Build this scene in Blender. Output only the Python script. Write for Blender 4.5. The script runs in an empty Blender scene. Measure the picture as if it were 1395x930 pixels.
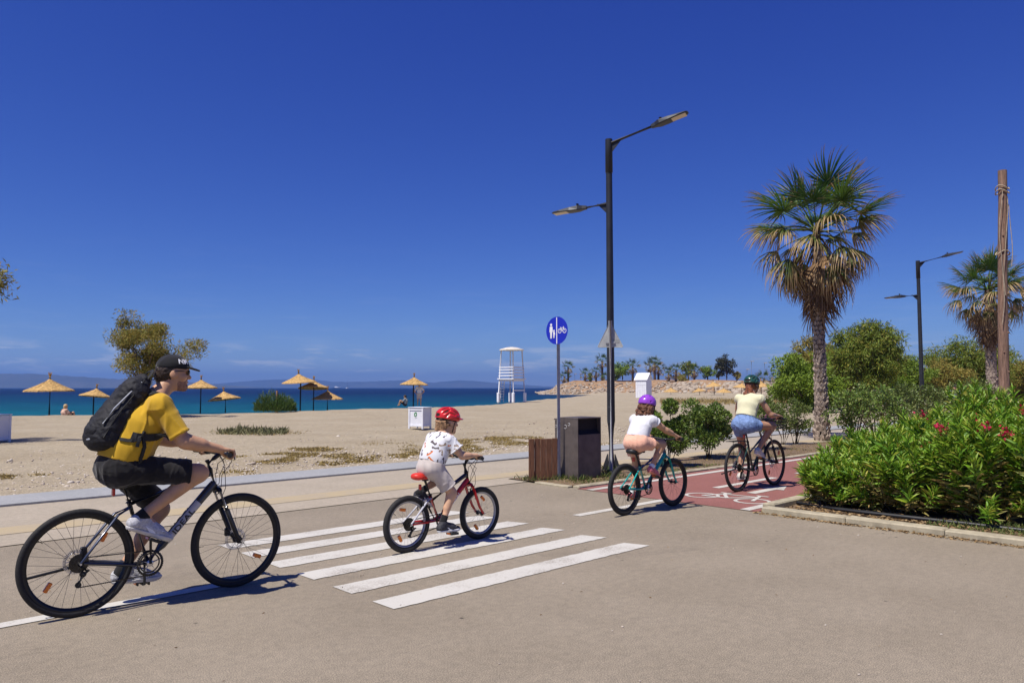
import bpy, math, random
import numpy as np
from mathutils import Vector, Matrix
from mathutils.bvhtree import BVHTree
R = math.radians
random.seed(7); rng = np.random.default_rng(7)
sc = bpy.context.scene
COL = sc.collection
# ---------------------------------------------------------------- camera
EYE = 1.49; FPX = 1020.0; PITCH = math.atan(63 / FPX)
cam = bpy.data.cameras.new('camera'); cam.sensor_width = 36; cam.lens = 36 * FPX / 1395
cam.clip_start = 0.05; cam.clip_end = 60000
camo = bpy.data.objects.new('camera', cam); COL.objects.link(camo)
camo.location = (0, 0, EYE); camo.rotation_euler = (math.pi / 2 + PITCH, 0, 0)
sc.camera = camo
# ---------------------------------------------------------------- light
AX = R(44)                       # direction of the cycle lane, measured from +X
SUN_EL, SUN_AZ = R(63), AX + R(1.5)
sd = Vector((math.cos(SUN_AZ) * math.cos(SUN_EL), math.sin(SUN_AZ) * math.cos(SUN_EL), -math.sin(SUN_EL)))
sl = bpy.data.lights.new('sun', 'SUN'); sl.energy = 4.8; sl.angle = R(0.53); sl.color = (1.0, 0.945, 0.865)
so = bpy.data.objects.new('sun', sl); COL.objects.link(so)
so.rotation_euler = sd.to_track_quat('-Z', 'Y').to_euler(); so.location = (-20, -20, 40)
w = bpy.data.worlds.new('World'); sc.world = w; w.use_nodes = True
nt = w.node_tree; nt.nodes.clear()
wo = nt.nodes.new('ShaderNodeOutputWorld'); bg = nt.nodes.new('ShaderNodeBackground')
sky = nt.nodes.new('ShaderNodeTexSky'); sky.sky_type = 'NISHITA'; sky.sun_disc = False
sky.sun_elevation = SUN_EL; sky.sun_rotation = math.atan2(-sd.x, -sd.y) % (2 * math.pi)
sky.altitude = 0; sky.air_density = 0.8; sky.dust_density = 0.1; sky.ozone_density = 3.0
# the whole sky deepened evenly, as through a polarising filter
SK = 0.10; sep = nt.nodes.new('ShaderNodeSeparateColor'); comb = nt.nodes.new('ShaderNodeCombineColor')
nt.links.new(sky.outputs[0], sep.inputs[0])
for i_, (g_, t_) in enumerate(((1.48, .78), (1.38, .79), (.82, .88))):
    m1 = nt.nodes.new('ShaderNodeMath'); m1.operation = 'MULTIPLY'; m1.inputs[1].default_value = .082
    m2 = nt.nodes.new('ShaderNodeMath'); m2.operation = 'POWER'; m2.inputs[1].default_value = g_
    m3 = nt.nodes.new('ShaderNodeMath'); m3.operation = 'MULTIPLY'; m3.inputs[1].default_value = t_ / SK
    nt.links.new(sep.outputs[i_], m1.inputs[0]); nt.links.new(m1.outputs[0], m2.inputs[0]); nt.links.new(m2.outputs[0], m3.inputs[0]); nt.links.new(m3.outputs[0], comb.inputs[i_])
bg.inputs['Strength'].default_value = SK
# low fair-weather clouds along the whole horizon
tc = nt.nodes.new('ShaderNodeTexCoord'); mp = nt.nodes.new('ShaderNodeMapping'); mp.inputs['Scale'].default_value = (13, 13, 100)
mp.inputs['Location'].default_value = (3.3, 1.7, 0.4)
nz = nt.nodes.new('ShaderNodeTexNoise'); nz.inputs['Scale'].default_value = 1.0; nz.inputs['Detail'].default_value = 7; nz.inputs['Roughness'].default_value = 0.58
rp = nt.nodes.new('ShaderNodeValToRGB'); rp.color_ramp.elements[0].position = 0.53; rp.color_ramp.elements[1].position = 0.68
sx = nt.nodes.new('ShaderNodeSeparateXYZ'); bd = nt.nodes.new('ShaderNodeValToRGB')
for p_, v_ in ((0.004, 0), (0.022, .85), (0.04, .8), (0.058, 0.06), (0.12, 0.02), (0.2, 0)):
    e = bd.color_ramp.elements.new(p_); e.color = (v_, v_, v_, 1)
bd.color_ramp.elements.remove(bd.color_ramp.elements[0]); bd.color_ramp.elements[-1].color = (0, 0, 0, 1)
ml = nt.nodes.new('ShaderNodeMath'); ml.operation = 'MULTIPLY'
mx = nt.nodes.new('ShaderNodeMix'); mx.data_type = 'RGBA'; mx.inputs['B'].default_value = (5.2, 5.6, 6.4, 1)
L = nt.links.new
L(tc.outputs['Generated'], mp.inputs[0]); L(mp.outputs[0], nz.inputs['Vector']); L(nz.outputs[0], rp.inputs[0])
L(tc.outputs['Generated'], sx.inputs[0]); L(sx.outputs['Z'], bd.inputs[0])
L(rp.outputs[0], ml.inputs[0]); L(bd.outputs[0], ml.inputs[1]); L(ml.outputs[0], mx.inputs['Factor'])
L(comb.outputs[0], mx.inputs['A']); L(mx.outputs['Result'], bg.inputs['Color']); L(bg.outputs[0], wo.inputs['Surface'])
sc.view_settings.view_transform = 'Standard'; sc.view_settings.look = 'None'
sc.view_settings.exposure = 0.28; sc.view_settings.gamma = 1.0; sc.view_settings.use_curve_mapping = False
sc.cycles.max_bounces = 6; sc.cycles.transparent_max_bounces = 8; sc.cycles.volume_bounces = 0
sc.cycles.use_denoising = True; sc.cycles.caustics_reflective = False; sc.cycles.caustics_refractive = False
# ---------------------------------------------------------------- helpers
CA, SA = math.cos(AX), math.sin(AX)
def W(u, v, z=0.0): return Vector((u * CA - v * SA, u * SA + v * CA, z))      # lane frame -> world
def UV(x, y): return (x * CA + y * SA, -x * SA + y * CA)
def lin(c): c /= 255.0; return c / 12.92 if c <= 0.04045 else ((c + .055) / 1.055) ** 2.4
def C(r, g, b, k=1.0): return (lin(r) * k, lin(g) * k, lin(b) * k, 1)
def at(px, py, Y):
    "a point of the place from its bearing in the photograph and its distance"
    x, y, z = (px - 697.5) / FPX, 1.0, -(py - 465) / FPX
    c, s = math.cos(PITCH), math.sin(PITCH)
    y, z = y * c - z * s, y * s + z * c
    return Vector((x / y * Y, Y, EYE + z / y * Y))
def ground(px, py, z0=0.0):
    x, y, z = (px - 697.5) / FPX, 1.0, -(py - 465) / FPX
    c, s = math.cos(PITCH), math.sin(PITCH)
    y, z = y * c - z * s, y * s + z * c
    t = (z0 - EYE) / z
    return Vector((x * t, y * t, z0))
def nd(n, t, **kw):
    o = n.nodes.new(t)
    for k, v in kw.items():
        if k in o.inputs.keys(): o.inputs[k].default_value = v
        else: setattr(o, k, v)
    return o
def scale_c(c, k): return (min(c[0] * k, 1), min(c[1] * k, 1), min(c[2] * k, 1), 1)
def mat(name, col, rough=.6, metal=0., var=.12, scale=12., bump=0., bscale=90., spec=.4, col2=None, lo=.35, hi=.65, detail=4., sheen=0., coat=0., stretch=None, bdist=.01):
    m = bpy.data.materials.new(name); m.use_nodes = True; n = m.node_tree
    b = n.nodes['Principled BSDF']
    b.inputs['Roughness'].default_value = rough; b.inputs['Metallic'].default_value = metal
    b.inputs['Specular IOR Level'].default_value = spec
    if sheen: b.inputs['Sheen Weight'].default_value = sheen
    if coat: b.inputs['Coat Weight'].default_value = coat; b.inputs['Coat Roughness'].default_value = .12
    t = nd(n, 'ShaderNodeTexCoord'); src = t.outputs['Object']
    if stretch:
        q = nd(n, 'ShaderNodeMapping'); q.inputs['Scale'].default_value = stretch; n.links.new(src, q.inputs[0]); src = q.outputs[0]
    z = nd(n, 'ShaderNodeTexNoise', Scale=scale, Detail=detail, Roughness=.6); n.links.new(src, z.inputs['Vector'])
    r = nd(n, 'ShaderNodeValToRGB'); e = r.color_ramp.elements
    e[0].position = lo; e[1].position = hi
    e[0].color = scale_c(col, 1 - var) if col2 is None else col; e[1].color = scale_c(col, 1 + var) if col2 is None else col2
    n.links.new(z.outputs[0], r.inputs[0]); n.links.new(r.outputs[0], b.inputs['Base Color'])
    if bump:
        z2 = nd(n, 'ShaderNodeTexNoise', Scale=bscale, Detail=3.); n.links.new(src, z2.inputs['Vector'])
        bp = nd(n, 'ShaderNodeBump', Strength=bump, Distance=bdist); n.links.new(z2.outputs[0], bp.inputs['Height'])
        n.links.new(bp.outputs[0], b.inputs['Normal'])
    return m
def leaf_mat(name, cols, rough=.5, trans=.25, spec=.35, attr=None, tipcol=None, t0=.5, t1=.8):
    "leaves: every leaf its own tint; optional dry tips along the blade"
    m = bpy.data.materials.new(name); m.use_nodes = True; n = m.node_tree
    b = n.nodes['Principled BSDF']; b.inputs['Roughness'].default_value = rough; b.inputs['Specular IOR Level'].default_value = spec
    g = nd(n, 'ShaderNodeNewGeometry'); r = nd(n, 'ShaderNodeValToRGB'); el = r.color_ramp.elements
    el[0].color = cols[0]; el[1].color = cols[-1]
    for i, c in enumerate(cols[1:-1]):
        e = el.new((i + 1) / (len(cols) - 1)); e.color = c
    n.links.new(g.outputs['Random Per Island'], r.inputs[0]); out = r.outputs[0]
    if attr:
        a = nd(n, 'ShaderNodeAttribute', attribute_name=attr); rr = nd(n, 'ShaderNodeMapRange')
        rr.inputs['From Min'].default_value = t0; rr.inputs['From Max'].default_value = t1
        ad = nd(n, 'ShaderNodeMath', operation='MULTIPLY_ADD'); ad.inputs[1].default_value = .35; n.links.new(g.outputs['Random Per Island'], ad.inputs[0])
        n.links.new(a.outputs['Fac'], ad.inputs[2]); n.links.new(ad.outputs[0], rr.inputs['Value'])
        mm = nd(n, 'ShaderNodeMix', data_type='RGBA'); n.links.new(rr.outputs[0], mm.inputs['Factor']); n.links.new(out, mm.inputs['A']); mm.inputs['B'].default_value = tipcol
        out = mm.outputs['Result']
    n.links.new(out, b.inputs['Base Color'])
    if trans:
        tr = nd(n, 'ShaderNodeBsdfTranslucent'); n.links.new(out, tr.inputs['Color'])
        ms = nd(n, 'ShaderNodeMixShader'); ms.inputs[0].default_value = trans
        n.links.new(b.outputs[0], ms.inputs[1]); n.links.new(tr.outputs[0], ms.inputs[2]); n.links.new(ms.outputs[0], n.nodes['Material Output'].inputs[0])
    return m
def tag(o, label=None, cat=None, group=None, kind=None):
    if label: o['label'] = label
    if cat: o['category'] = cat
    if group: o['group'] = group
    if kind: o['kind'] = kind
    return o
def empty(name, loc=(0, 0, 0), rz=0, label=None, cat=None, group=None, parent=None):
    o = bpy.data.objects.new(name, None); COL.objects.link(o); o.location = loc; o.rotation_euler = (0, 0, rz); o.empty_display_size = .1
    o.parent = parent
    return tag(o, label, cat, group)
def raw_mesh(name, V, F, smooth=False, attr=None):
    "V (n,3); F an (m,k) array or a list of tuples"
    me = bpy.data.meshes.new(name); V = np.asarray(V, dtype=np.float32)
    if isinstance(F, np.ndarray):
        m, k = F.shape
        me.vertices.add(len(V)); me.vertices.foreach_set('co', V.ravel())
        me.loops.add(m * k); me.loops.foreach_set('vertex_index', F.astype(np.int32).ravel())
        me.polygons.add(m); me.polygons.foreach_set('loop_start', np.arange(0, m * k, k, dtype=np.int32))
        me.update(calc_edges=True)
    else:
        me.from_pydata(V.tolist(), [], F); me.update()
    if smooth: me.polygons.foreach_set('use_smooth', np.ones(len(me.polygons), dtype=bool))
    if attr is not None:
        a = me.attributes.new('t', 'FLOAT', 'POINT'); a.data.foreach_set('value', np.asarray(attr, dtype=np.float32))
    return me
def mobj(name, me, m, parent=None, loc=None, rz=None):
    o = bpy.data.objects.new(name, me); COL.objects.link(o)
    if m is not None and not me.materials: me.materials.append(m)
    o.parent = parent
    if loc is not None: o.location = loc
    if rz is not None: o.rotation_euler = (0, 0, rz)
    return o
def frame_of(d):
    d = Vector(d).normalized(); a = Vector((0, 0, 1)) if abs(d.z) < .95 else Vector((1, 0, 0))
    s = d.cross(a).normalized(); return d, s, s.cross(d).normalized()
class MB:
    def __init__(s): s.V = []; s.F = []; s.S = []
    def add(s, V, F, smooth=False):
        o = len(s.V); s.V += [tuple(v) for v in V]; s.F += [tuple(i + o for i in f) for f in F]; s.S += [smooth] * len(F); return s
    def box(s, c, d, M=None, taper=1.0, bev=0.0):
        hx, hy, hz = d[0] / 2, d[1] / 2, d[2] / 2; P = []
        if bev <= 0:
            for z, k in ((-hz, 1), (hz, taper)): P += [(-hx * k, -hy * k, z), (hx * k, -hy * k, z), (hx * k, hy * k, z), (-hx * k, hy * k, z)]
            F = [(3, 2, 1, 0), (4, 5, 6, 7), (0, 1, 5, 4), (1, 2, 6, 5), (2, 3, 7, 6), (3, 0, 4, 7)]
        else:
            b = bev
            def ring(z, i, k): 
                x, y = (hx - i) * k, (hy - i) * k; q = b if i == 0 else 0.0001
                return [(-x + q, -y, z), (x - q, -y, z), (x, -y + q, z), (x, y - q, z), (x - q, y, z), (-x + q, y, z), (-x, y - q, z), (-x, -y + q, z)]
            for z, i, k in ((-hz, b, 1), (-hz + b, 0, 1), (hz - b, 0, taper), (hz, b, taper)): P += ring(z, i, k)
            F = [tuple(range(7, -1, -1)), tuple(range(24, 32))]
            for r in range(3):
                for j in range(8): F.append((r * 8 + j, r * 8 + (j + 1) % 8, r * 8 + 8 + (j + 1) % 8, r * 8 + 8 + j))
        P = [Vector(p) for p in P]
        if M is not None: P = [M @ p for p in P]
        return s.add([p + Vector(c) for p in P], F)
    def tube(s, pts, rad, n=8, cap=True, flat=None):
        pts = [Vector(p) for p in pts]; m = len(pts)
        if not hasattr(rad, '__len__'): rad = [rad] * m
        V = []; up = None
        for i, p in enumerate(pts):
            d = (pts[min(i + 1, m - 1)] - pts[max(i - 1, 0)]).normalized()
            if up is None: _, a, b = frame_of(d)
            else:
                a = (up - d * up.dot(d)).normalized(); b = d.cross(a)
            up = a
            for j in range(n):
                t = 2 * math.pi * j / n; k = flat if flat else 1
                V.append(p + a * (math.cos(t) * rad[i]) + b * (math.sin(t) * rad[i] * k))
        F = [(i * n + j, i * n + (j + 1) % n, (i + 1) * n + (j + 1) % n, (i + 1) * n + j) for i in range(m - 1) for j in range(n)]
        s.add(V, F, True)
        if cap: s.add(V[:n], [tuple(range(n - 1, -1, -1))]); s.add(V[-n:], [tuple(range(n))])
        return s
    def cyl(s, a, b, r0, r1=None, n=12): return s.tube([a, b], [r0, r0 if r1 is None else r1], n)
    def lathe(s, prof, n=24, c=(0, 0, 0), axis='z', smooth=True, jit=None):
        V = []
        for r, z in prof:
            for j in range(n):
                t = 2 * math.pi * j / n; k = r * (1 + (jit[j] if jit is not None else 0))
                p = (k * math.cos(t), k * math.sin(t), z) if axis == 'z' else (k * math.cos(t), z, k * math.sin(t))
                V.append((p[0] + c[0], p[1] + c[1], p[2] + c[2]))
        F = [(i * n + j, i * n + (j + 1) % n, (i + 1) * n + (j + 1) % n, (i + 1) * n + j) for i in range(len(prof) - 1) for j in range(n)]
        if axis == 'y': F = [f[::-1] for f in F]
        return s.add(V, F, smooth)
    def torus(s, c, Rr, r, n=64, k=10, a0=0, a1=2 * math.pi, fy=1.0):
        "ring in the XZ plane"
        V = []; full = abs(a1 - a0 - 2 * math.pi) < 1e-6; m = n if full else n + 1
        for i in range(m):
            t = a0 + (a1 - a0) * i / n
            for j in range(k):
                p = 2 * math.pi * j / k; q = Rr + r * math.cos(p)
                V.append((c[0] + q * math.cos(t), c[1] + r * fy * math.sin(p), c[2] + q * math.sin(t)))
        F = [(i * k + j, i * k + (j + 1) % k, ((i + 1) % m) * k + (j + 1) % k, ((i + 1) % m) * k + j) for i in range(n) for j in range(k)]
        return s.add(V, F, True)
    def prism(s, poly, y0, y1, f=None):
        "polygon given as (a,b); extruded from y0 to y1; f maps (a,y,b) to a point"
        f = f or (lambda a, y, b: (a, y, b)); n = len(poly)
        V = [f(a, y0, b) for a, b in poly] + [f(a, y1, b) for a, b in poly]
        return s.add(V, [tuple(range(n)), tuple(range(2 * n - 1, n - 1, -1))] + [(i, i + n, (i + 1) % n + n, (i + 1) % n) for i in range(n)])
    def ell(s, c, r, n=14, m=9, M=None):
        V = []; 
        for i in range(m + 1):
            a = -math.pi / 2 + math.pi * i / m
            for j in range(n):
                b = 2 * math.pi * j / n; p = Vector((r[0] * math.cos(a) * math.cos(b), r[1] * math.cos(a) * math.sin(b), r[2] * math.sin(a)))
                if M is not None: p = M @ p
                V.append(p + Vector(c))
        return s.add(V, [(i * n + j, i * n + (j + 1) % n, (i + 1) * n + (j + 1) % n, (i + 1) * n + j) for i in range(m) for j in range(n)], True)
    def mesh(s, name):
        me = bpy.data.meshes.new(name); me.from_pydata(s.V, [], s.F); me.polygons.foreach_set('use_smooth', s.S); me.update()
        return me
    def build(s, name, m, parent=None, loc=None, rz=None): return mobj(name, s.mesh(name), m, parent, loc, rz)
def noise3(P, seed=0, f=1.0):
    "cheap smooth warped noise in numpy, about -1..1"
    r = np.random.default_rng(seed); P = np.asarray(P, np.float32); o = np.zeros(P.shape[:-1], dtype=np.float32)
    W1 = r.normal(size=(3, 3)) * f * .45; Q = P + np.sin(P @ W1 + r.uniform(0, 6.28, 3)).astype(np.float32) * (1.3 / f)
    for k in range(9):
        d = r.normal(size=3); d *= f * (.55 + 1.5 * r.random()) / np.linalg.norm(d); o += np.sin(Q @ d + r.uniform(0, 6.28)) * r.uniform(.5, 1)
    return o / 3.0
def text_mesh(body, size, extrude=.0006):
    cu = bpy.data.curves.new('lettering', 'FONT'); cu.body = body; cu.size = size; cu.extrude = extrude; cu.align_x = 'CENTER'; cu.align_y = 'CENTER'; cu.offset = size * .018
    cu.resolution_u = 3
    o = bpy.data.objects.new('lettering', cu); COL.objects.link(o); dg = bpy.context.evaluated_depsgraph_get()
    me = bpy.data.meshes.new_from_object(o.evaluated_get(dg)); bpy.data.objects.remove(o); bpy.data.curves.remove(cu)
    return me
def basis(x, y, z, o): return Matrix(((x[0], y[0], z[0], o[0]), (x[1], y[1], z[1], o[1]), (x[2], y[2], z[2], o[2]), (0, 0, 0, 1)))
# ---------------------------------------------------------------- implicit surfaces for bodies and soft things
class Field:
    def __init__(s, lo, hi, h):
        s.lo = np.array(lo, np.float32); s.h = h; s.n = np.ceil((np.array(hi) - s.lo) / h).astype(int) + 1
        s.F = np.full(s.n, 9.0, np.float32)
    def sub(s, lo, hi):
        a = np.clip(np.floor((np.array(lo) - s.lo) / s.h).astype(int), 0, s.n); b = np.clip(np.ceil((np.array(hi) - s.lo) / s.h).astype(int) + 1, 0, s.n)
        sl_ = tuple(slice(x, y) for x, y in zip(a, b)); ax = [s.lo[i] + s.h * np.arange(a[i], b[i], dtype=np.float32) for i in range(3)]
        if any(len(q) == 0 for q in ax): return None, None
        return sl_, np.stack(np.meshgrid(*ax, indexing='ij'), -1)
    def put(s, lo, hi, fn, k, op='+', cuts=()):
        sl_, P = s.sub(np.array(lo) - k * 1.5 - s.h * 3, np.array(hi) + k * 1.5 + s.h * 3)
        if sl_ is None: return s
        d = fn(P).astype(np.float32)
        for c, nrm in cuts:
            d = np.maximum(d, (P - np.array(c, np.float32)) @ np.array(nrm, np.float32))
        f = s.F[sl_]
        if op == '+':
            h = np.clip(.5 + .5 * (f - d) / max(k, 1e-5), 0, 1); s.F[sl_] = f * (1 - h) + d * h - k * h * (1 - h)
        elif op == '-': 
            h = np.clip(.5 - .5 * (f + d) / max(k, 1e-5), 0, 1); s.F[sl_] = f * (1 - h) - d * h + k * h * (1 - h)
        return s
    def cone(s, a, b, ra, rb, k=.02, op='+', sc=(1, 1, 1), cuts=()):
        a = np.array(a, np.float32); b = np.array(b, np.float32); S = np.array(sc, np.float32); m = max(ra, rb) * S.max()
        def fn(P):
            A = a / S; D = (b - a) / S; Q = P / S - A; t = np.clip((Q @ D) / max((D @ D), 1e-9), 0, 1)
            return (np.linalg.norm(Q - t[..., None] * D, axis=-1) - (ra + (rb - ra) * t)) * S.min()
        return s.put(np.minimum(a, b) - m, np.maximum(a, b) + m, fn, k, op, cuts)
    def ell(s, c, r, k=.02, op='+', M=None, cuts=()):
        c = np.array(c, np.float32); r = np.array(r, np.float32); m = r.max(); Mi = None if M is None else np.array(M.to_3x3().transposed(), np.float32)
        def fn(P):
            Q = P - c
            if Mi is not None: Q = Q @ Mi.T
            k0 = np.linalg.norm(Q / r, axis=-1); k1 = np.linalg.norm(Q / (r * r), axis=-1)
            return k0 * (k0 - 1) / np.maximum(k1, 1e-6)
        return s.put(c - m, c + m, fn, k, op, cuts)
    def rbox(s, c, d, rr, k=.01, op='+', M=None, cuts=()):
        c = np.array(c, np.float32); hd = np.array(d, np.float32) / 2 - rr; m = np.linalg.norm(d) / 2; Mi = None if M is None else np.array(M.to_3x3().transposed(), np.float32)
        def fn(P):
            Q = P - c
            if Mi is not None: Q = Q @ Mi.T
            q = np.abs(Q) - hd; return np.linalg.norm(np.maximum(q, 0), axis=-1) + np.minimum(q.max(-1), 0) - rr
        return s.put(c - m, c + m, fn, k, op, cuts)
    def cut(s, c, nrm, k=.0):
        "remove everything on the side the normal points to"
        sl_, P = s.sub(s.lo, s.lo + s.n * s.h); s.F = np.maximum(s.F, (P - np.array(c, np.float32)) @ np.array(nrm, np.float32)); return s
    def wrinkle(s, amp, f, seed=1, aniso=(1, 1, 1)):
        m = np.abs(s.F) < 3 * s.h + amp * 2; ix = np.argwhere(m); P = s.lo + ix * s.h
        s.F[m] += amp * noise3((P * np.array(aniso)).astype(np.float32), seed, f); return s
    def crease(s, amp, f, seed=1, aniso=(1, 1, 1)):
        m = np.abs(s.F) < 3 * s.h + amp * 2; ix = np.argwhere(m); P = s.lo + ix * s.h
        n = noise3((P * np.array(aniso)).astype(np.float32), seed, f); k = np.clip(noise3(P.astype(np.float32), seed + 40, f * .35) + .35, 0, 1); s.F[m] -= amp * k * (np.exp(-(n / .16) ** 2) - .25); return s
    def mesh(s, name, smooth=True):
        F = s.F; h = s.h; I = F < 0; n = s.n; c = np.zeros(n - 1, np.int8)
        offs = [(i, j, k) for i in (0, 1) for j in (0, 1) for k in (0, 1)]
        for i, j, k in offs: c += I[i:n[0] - 1 + i, j:n[1] - 1 + j, k:n[2] - 1 + k]
        act = (c > 0) & (c < 8); ix = np.argwhere(act); idx = np.full(act.shape, -1, np.int32); idx[act] = np.arange(len(ix))
        val = {o: F[ix[:, 0] + o[0], ix[:, 1] + o[1], ix[:, 2] + o[2]] for o in offs}
        acc = np.zeros((len(ix), 3)); cnt = np.zeros(len(ix))
        for o in offs:
            for ax in range(3):
                if o[ax] == 0:
                    q = list(o); q[ax] = 1; q = tuple(q); a, b = val[o], val[q]; m = (a < 0) != (b < 0)
                    t = a / np.where(m, a - b, 1); p = np.tile(np.array(o, float), (len(ix), 1)); p[:, ax] += t
                    acc[m] += p[m]; cnt[m] += 1
        V = s.lo + (ix + acc / np.maximum(cnt, 1)[:, None]) * h
        Q = []
        for ax in range(3):
            b1, b2 = (ax + 1) % 3, (ax + 2) % 3
            sa = [slice(None)] * 3; sb = [slice(None)] * 3; sa[ax] = slice(0, -1); sb[ax] = slice(1, None)
            A = I[tuple(sa)]; B = I[tuple(sb)]; e = np.argwhere(A != B)
            e = e[(e[:, b1] > 0) & (e[:, b2] > 0) & (e[:, b1] < n[b1] - 1) & (e[:, b2] < n[b2] - 1)]
            ins = A[e[:, 0], e[:, 1], e[:, 2]]
            def cell(d1, d2):
                q = e.copy(); q[:, b1] -= d1; q[:, b2] -= d2; return idx[q[:, 0], q[:, 1], q[:, 2]]
            q = np.stack([cell(1, 1), cell(0, 1), cell(0, 0), cell(1, 0)], 1); q[~ins] = q[~ins][:, ::-1]; Q.append(q)
        Q = np.concatenate(Q); Q = Q[(Q >= 0).all(1)]
        return raw_mesh(name, V, Q, smooth)
    def build(s, name, m, parent=None): return mobj(name, s.mesh(name), m, parent)
def ribbon(bvh, pts, w, th=.004, off=.004, n=26):
    "a flat strap lying on a surface along a polyline"
    P = [Vector(p) for p in pts]; seg = [(b - a).length for a, b in zip(P[:-1], P[1:])]; tot = sum(seg); out = []
    for i in range(n):
        d = tot * i / (n - 1); j = 0
        while j < len(seg) - 1 and d > seg[j]: d -= seg[j]; j += 1
        q = P[j].lerp(P[j + 1], min(d / seg[j], 1)); loc, nrm, _, dist = bvh.find_nearest(q); out.append((loc + nrm * off if dist < .09 else q, nrm))
    V = []
    for i, (p, nr) in enumerate(out):
        t = (out[min(i + 1, n - 1)][0] - out[max(i - 1, 0)][0]).normalized(); s_ = t.cross(nr).normalized(); nr = s_.cross(t)
        V += [p - s_ * w - nr * .006, p - s_ * w + nr * th, p + s_ * w + nr * th, p + s_ * w - nr * .006]
    return MB().add(V, [(i * 4 + k, i * 4 + (k + 1) % 4, i * 4 + 4 + (k + 1) % 4, i * 4 + 4 + k) for i in range(n - 1) for k in range(4)])
def lerp(a, b, t): return Vector(a) * (1 - t) + Vector(b) * t
HAZE=1.3e-4
# ================================================================ the setting
def ground_mat(name, c1, c2, speck, fine=260., mid=1.3, bump=.35, rough=.85, sp=(.42, .62), bdist=.004, stains=0.0, spot=None):
    m = bpy.data.materials.new(name); m.use_nodes = True; n = m.node_tree; b = n.nodes['Principled BSDF']
    b.inputs['Roughness'].default_value = rough; b.inputs['Specular IOR Level'].default_value = .25
    t = nd(n, 'ShaderNodeTexCoord'); o = t.outputs['Object']; K = n.links.new
    z1 = nd(n, 'ShaderNodeTexNoise', Scale=mid, Detail=6., Roughness=.62); K(o, z1.inputs['Vector'])
    r1 = nd(n, 'ShaderNodeValToRGB'); r1.color_ramp.elements[0].position = .3; r1.color_ramp.elements[1].position = .7
    r1.color_ramp.elements[0].color = c1; r1.color_ramp.elements[1].color = c2; K(z1.outputs[0], r1.inputs[0])
    z2 = nd(n, 'ShaderNodeTexNoise', Scale=fine, Detail=2., Roughness=.7); K(o, z2.inputs['Vector'])
    r2 = nd(n, 'ShaderNodeValToRGB'); r2.color_ramp.elements[0].position = sp[0]; r2.color_ramp.elements[1].position = sp[1]
    a = 1 - speck; r2.color_ramp.elements[0].color = (a, a, a, 1); q = 1 + speck * .8; r2.color_ramp.elements[1].color = (q, q, q, 1); K(z2.outputs[0], r2.inputs[0])
    mm = nd(n, 'ShaderNodeMix', data_type='RGBA', blend_type='MULTIPLY'); mm.inputs['Factor'].default_value = 1; K(r1.outputs[0], mm.inputs['A']); K(r2.outputs[0], mm.inputs['B'])
    out = mm.outputs['Result']
    z3 = nd(n, 'ShaderNodeTexNoise', Scale=fine * .12, Detail=3., Roughness=.6); K(o, z3.inputs['Vector'])
    r3 = nd(n, 'ShaderNodeValToRGB'); r3.color_ramp.elements[0].position = .35; r3.color_ramp.elements[1].position = .65
    r3.color_ramp.elements[0].color = (.9, .9, .9, 1); r3.color_ramp.elements[1].color = (1.07, 1.06, 1.05, 1); K(z3.outputs[0], r3.inputs[0])
    m3 = nd(n, 'ShaderNodeMix', data_type='RGBA', blend_type='MULTIPLY'); m3.inputs['Factor'].default_value = 1; K(out, m3.inputs['A']); K(r3.outputs[0], m3.inputs['B']); out = m3.outputs['Result']
    if stains:
        z4 = nd(n, 'ShaderNodeTexNoise', Scale=.55, Detail=8., Roughness=.72, Distortion=.6); K(o, z4.inputs['Vector'])
        r4 = nd(n, 'ShaderNodeValToRGB'); r4.color_ramp.elements[0].position = .57; r4.color_ramp.elements[1].position = .75
        r4.color_ramp.elements[0].color = (1, 1, 1, 1); k = 1 - stains; r4.color_ramp.elements[1].color = (k, k, k * 1.02, 1); K(z4.outputs[0], r4.inputs[0])
        m4 = nd(n, 'ShaderNodeMix', data_type='RGBA', blend_type='MULTIPLY'); m4.inputs['Factor'].default_value = 1; K(out, m4.inputs['A']); K(r4.outputs[0], m4.inputs['B']); out = m4.outputs['Result']
    if spot:   # scattered spots of another colour
        v = nd(n, 'ShaderNodeTexVoronoi', Scale=spot[0]); K(o, v.inputs['Vector'])
        r5 = nd(n, 'ShaderNodeValToRGB'); r5.color_ramp.elements[0].position = spot[1]; r5.color_ramp.elements[1].position = spot[1] + .03
        r5.color_ramp.elements[0].color = (1, 1, 1, 1); r5.color_ramp.elements[1].color = (0, 0, 0, 1); K(v.outputs['Distance'], r5.inputs[0])
        m5 = nd(n, 'ShaderNodeMix', data_type='RGBA'); K(r5.outputs[0], m5.inputs['Factor']); K(out, m5.inputs['A']); m5.inputs['B'].default_value = spot[2]; out = m5.outputs['Result']
    K(out, b.inputs['Base Color'])
    ad = nd(n, 'ShaderNodeMath', operation='ADD'); K(z2.outputs[0], ad.inputs[0]); K(z3.outputs[0], ad.inputs[1])
    bp = nd(n, 'ShaderNodeBump', Strength=bump, Distance=bdist); K(ad.outputs[0], bp.inputs['Height']); K(bp.outputs[0], b.inputs['Normal'])
    return m, out
M_asph, _ = ground_mat('asphalt', (0.251, 0.210, 0.154, 1), (0.305, 0.257, 0.192, 1), .36, 140, .8, .6, stains=.24, spot=(2.6, .022, (0.056, 0.048, 0.040, 1)))
M_prom, po = ground_mat('promenade_paving', (0.340, 0.292, 0.220, 1), (0.392, 0.336, 0.260, 1), .15, 150, 1.1, .3, stains=.1)
M_edge, _ = ground_mat('grey_edging', (0.288, 0.296, 0.296, 1), (0.336, 0.336, 0.336, 1), .14, 150, 1.2, .3)
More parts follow.
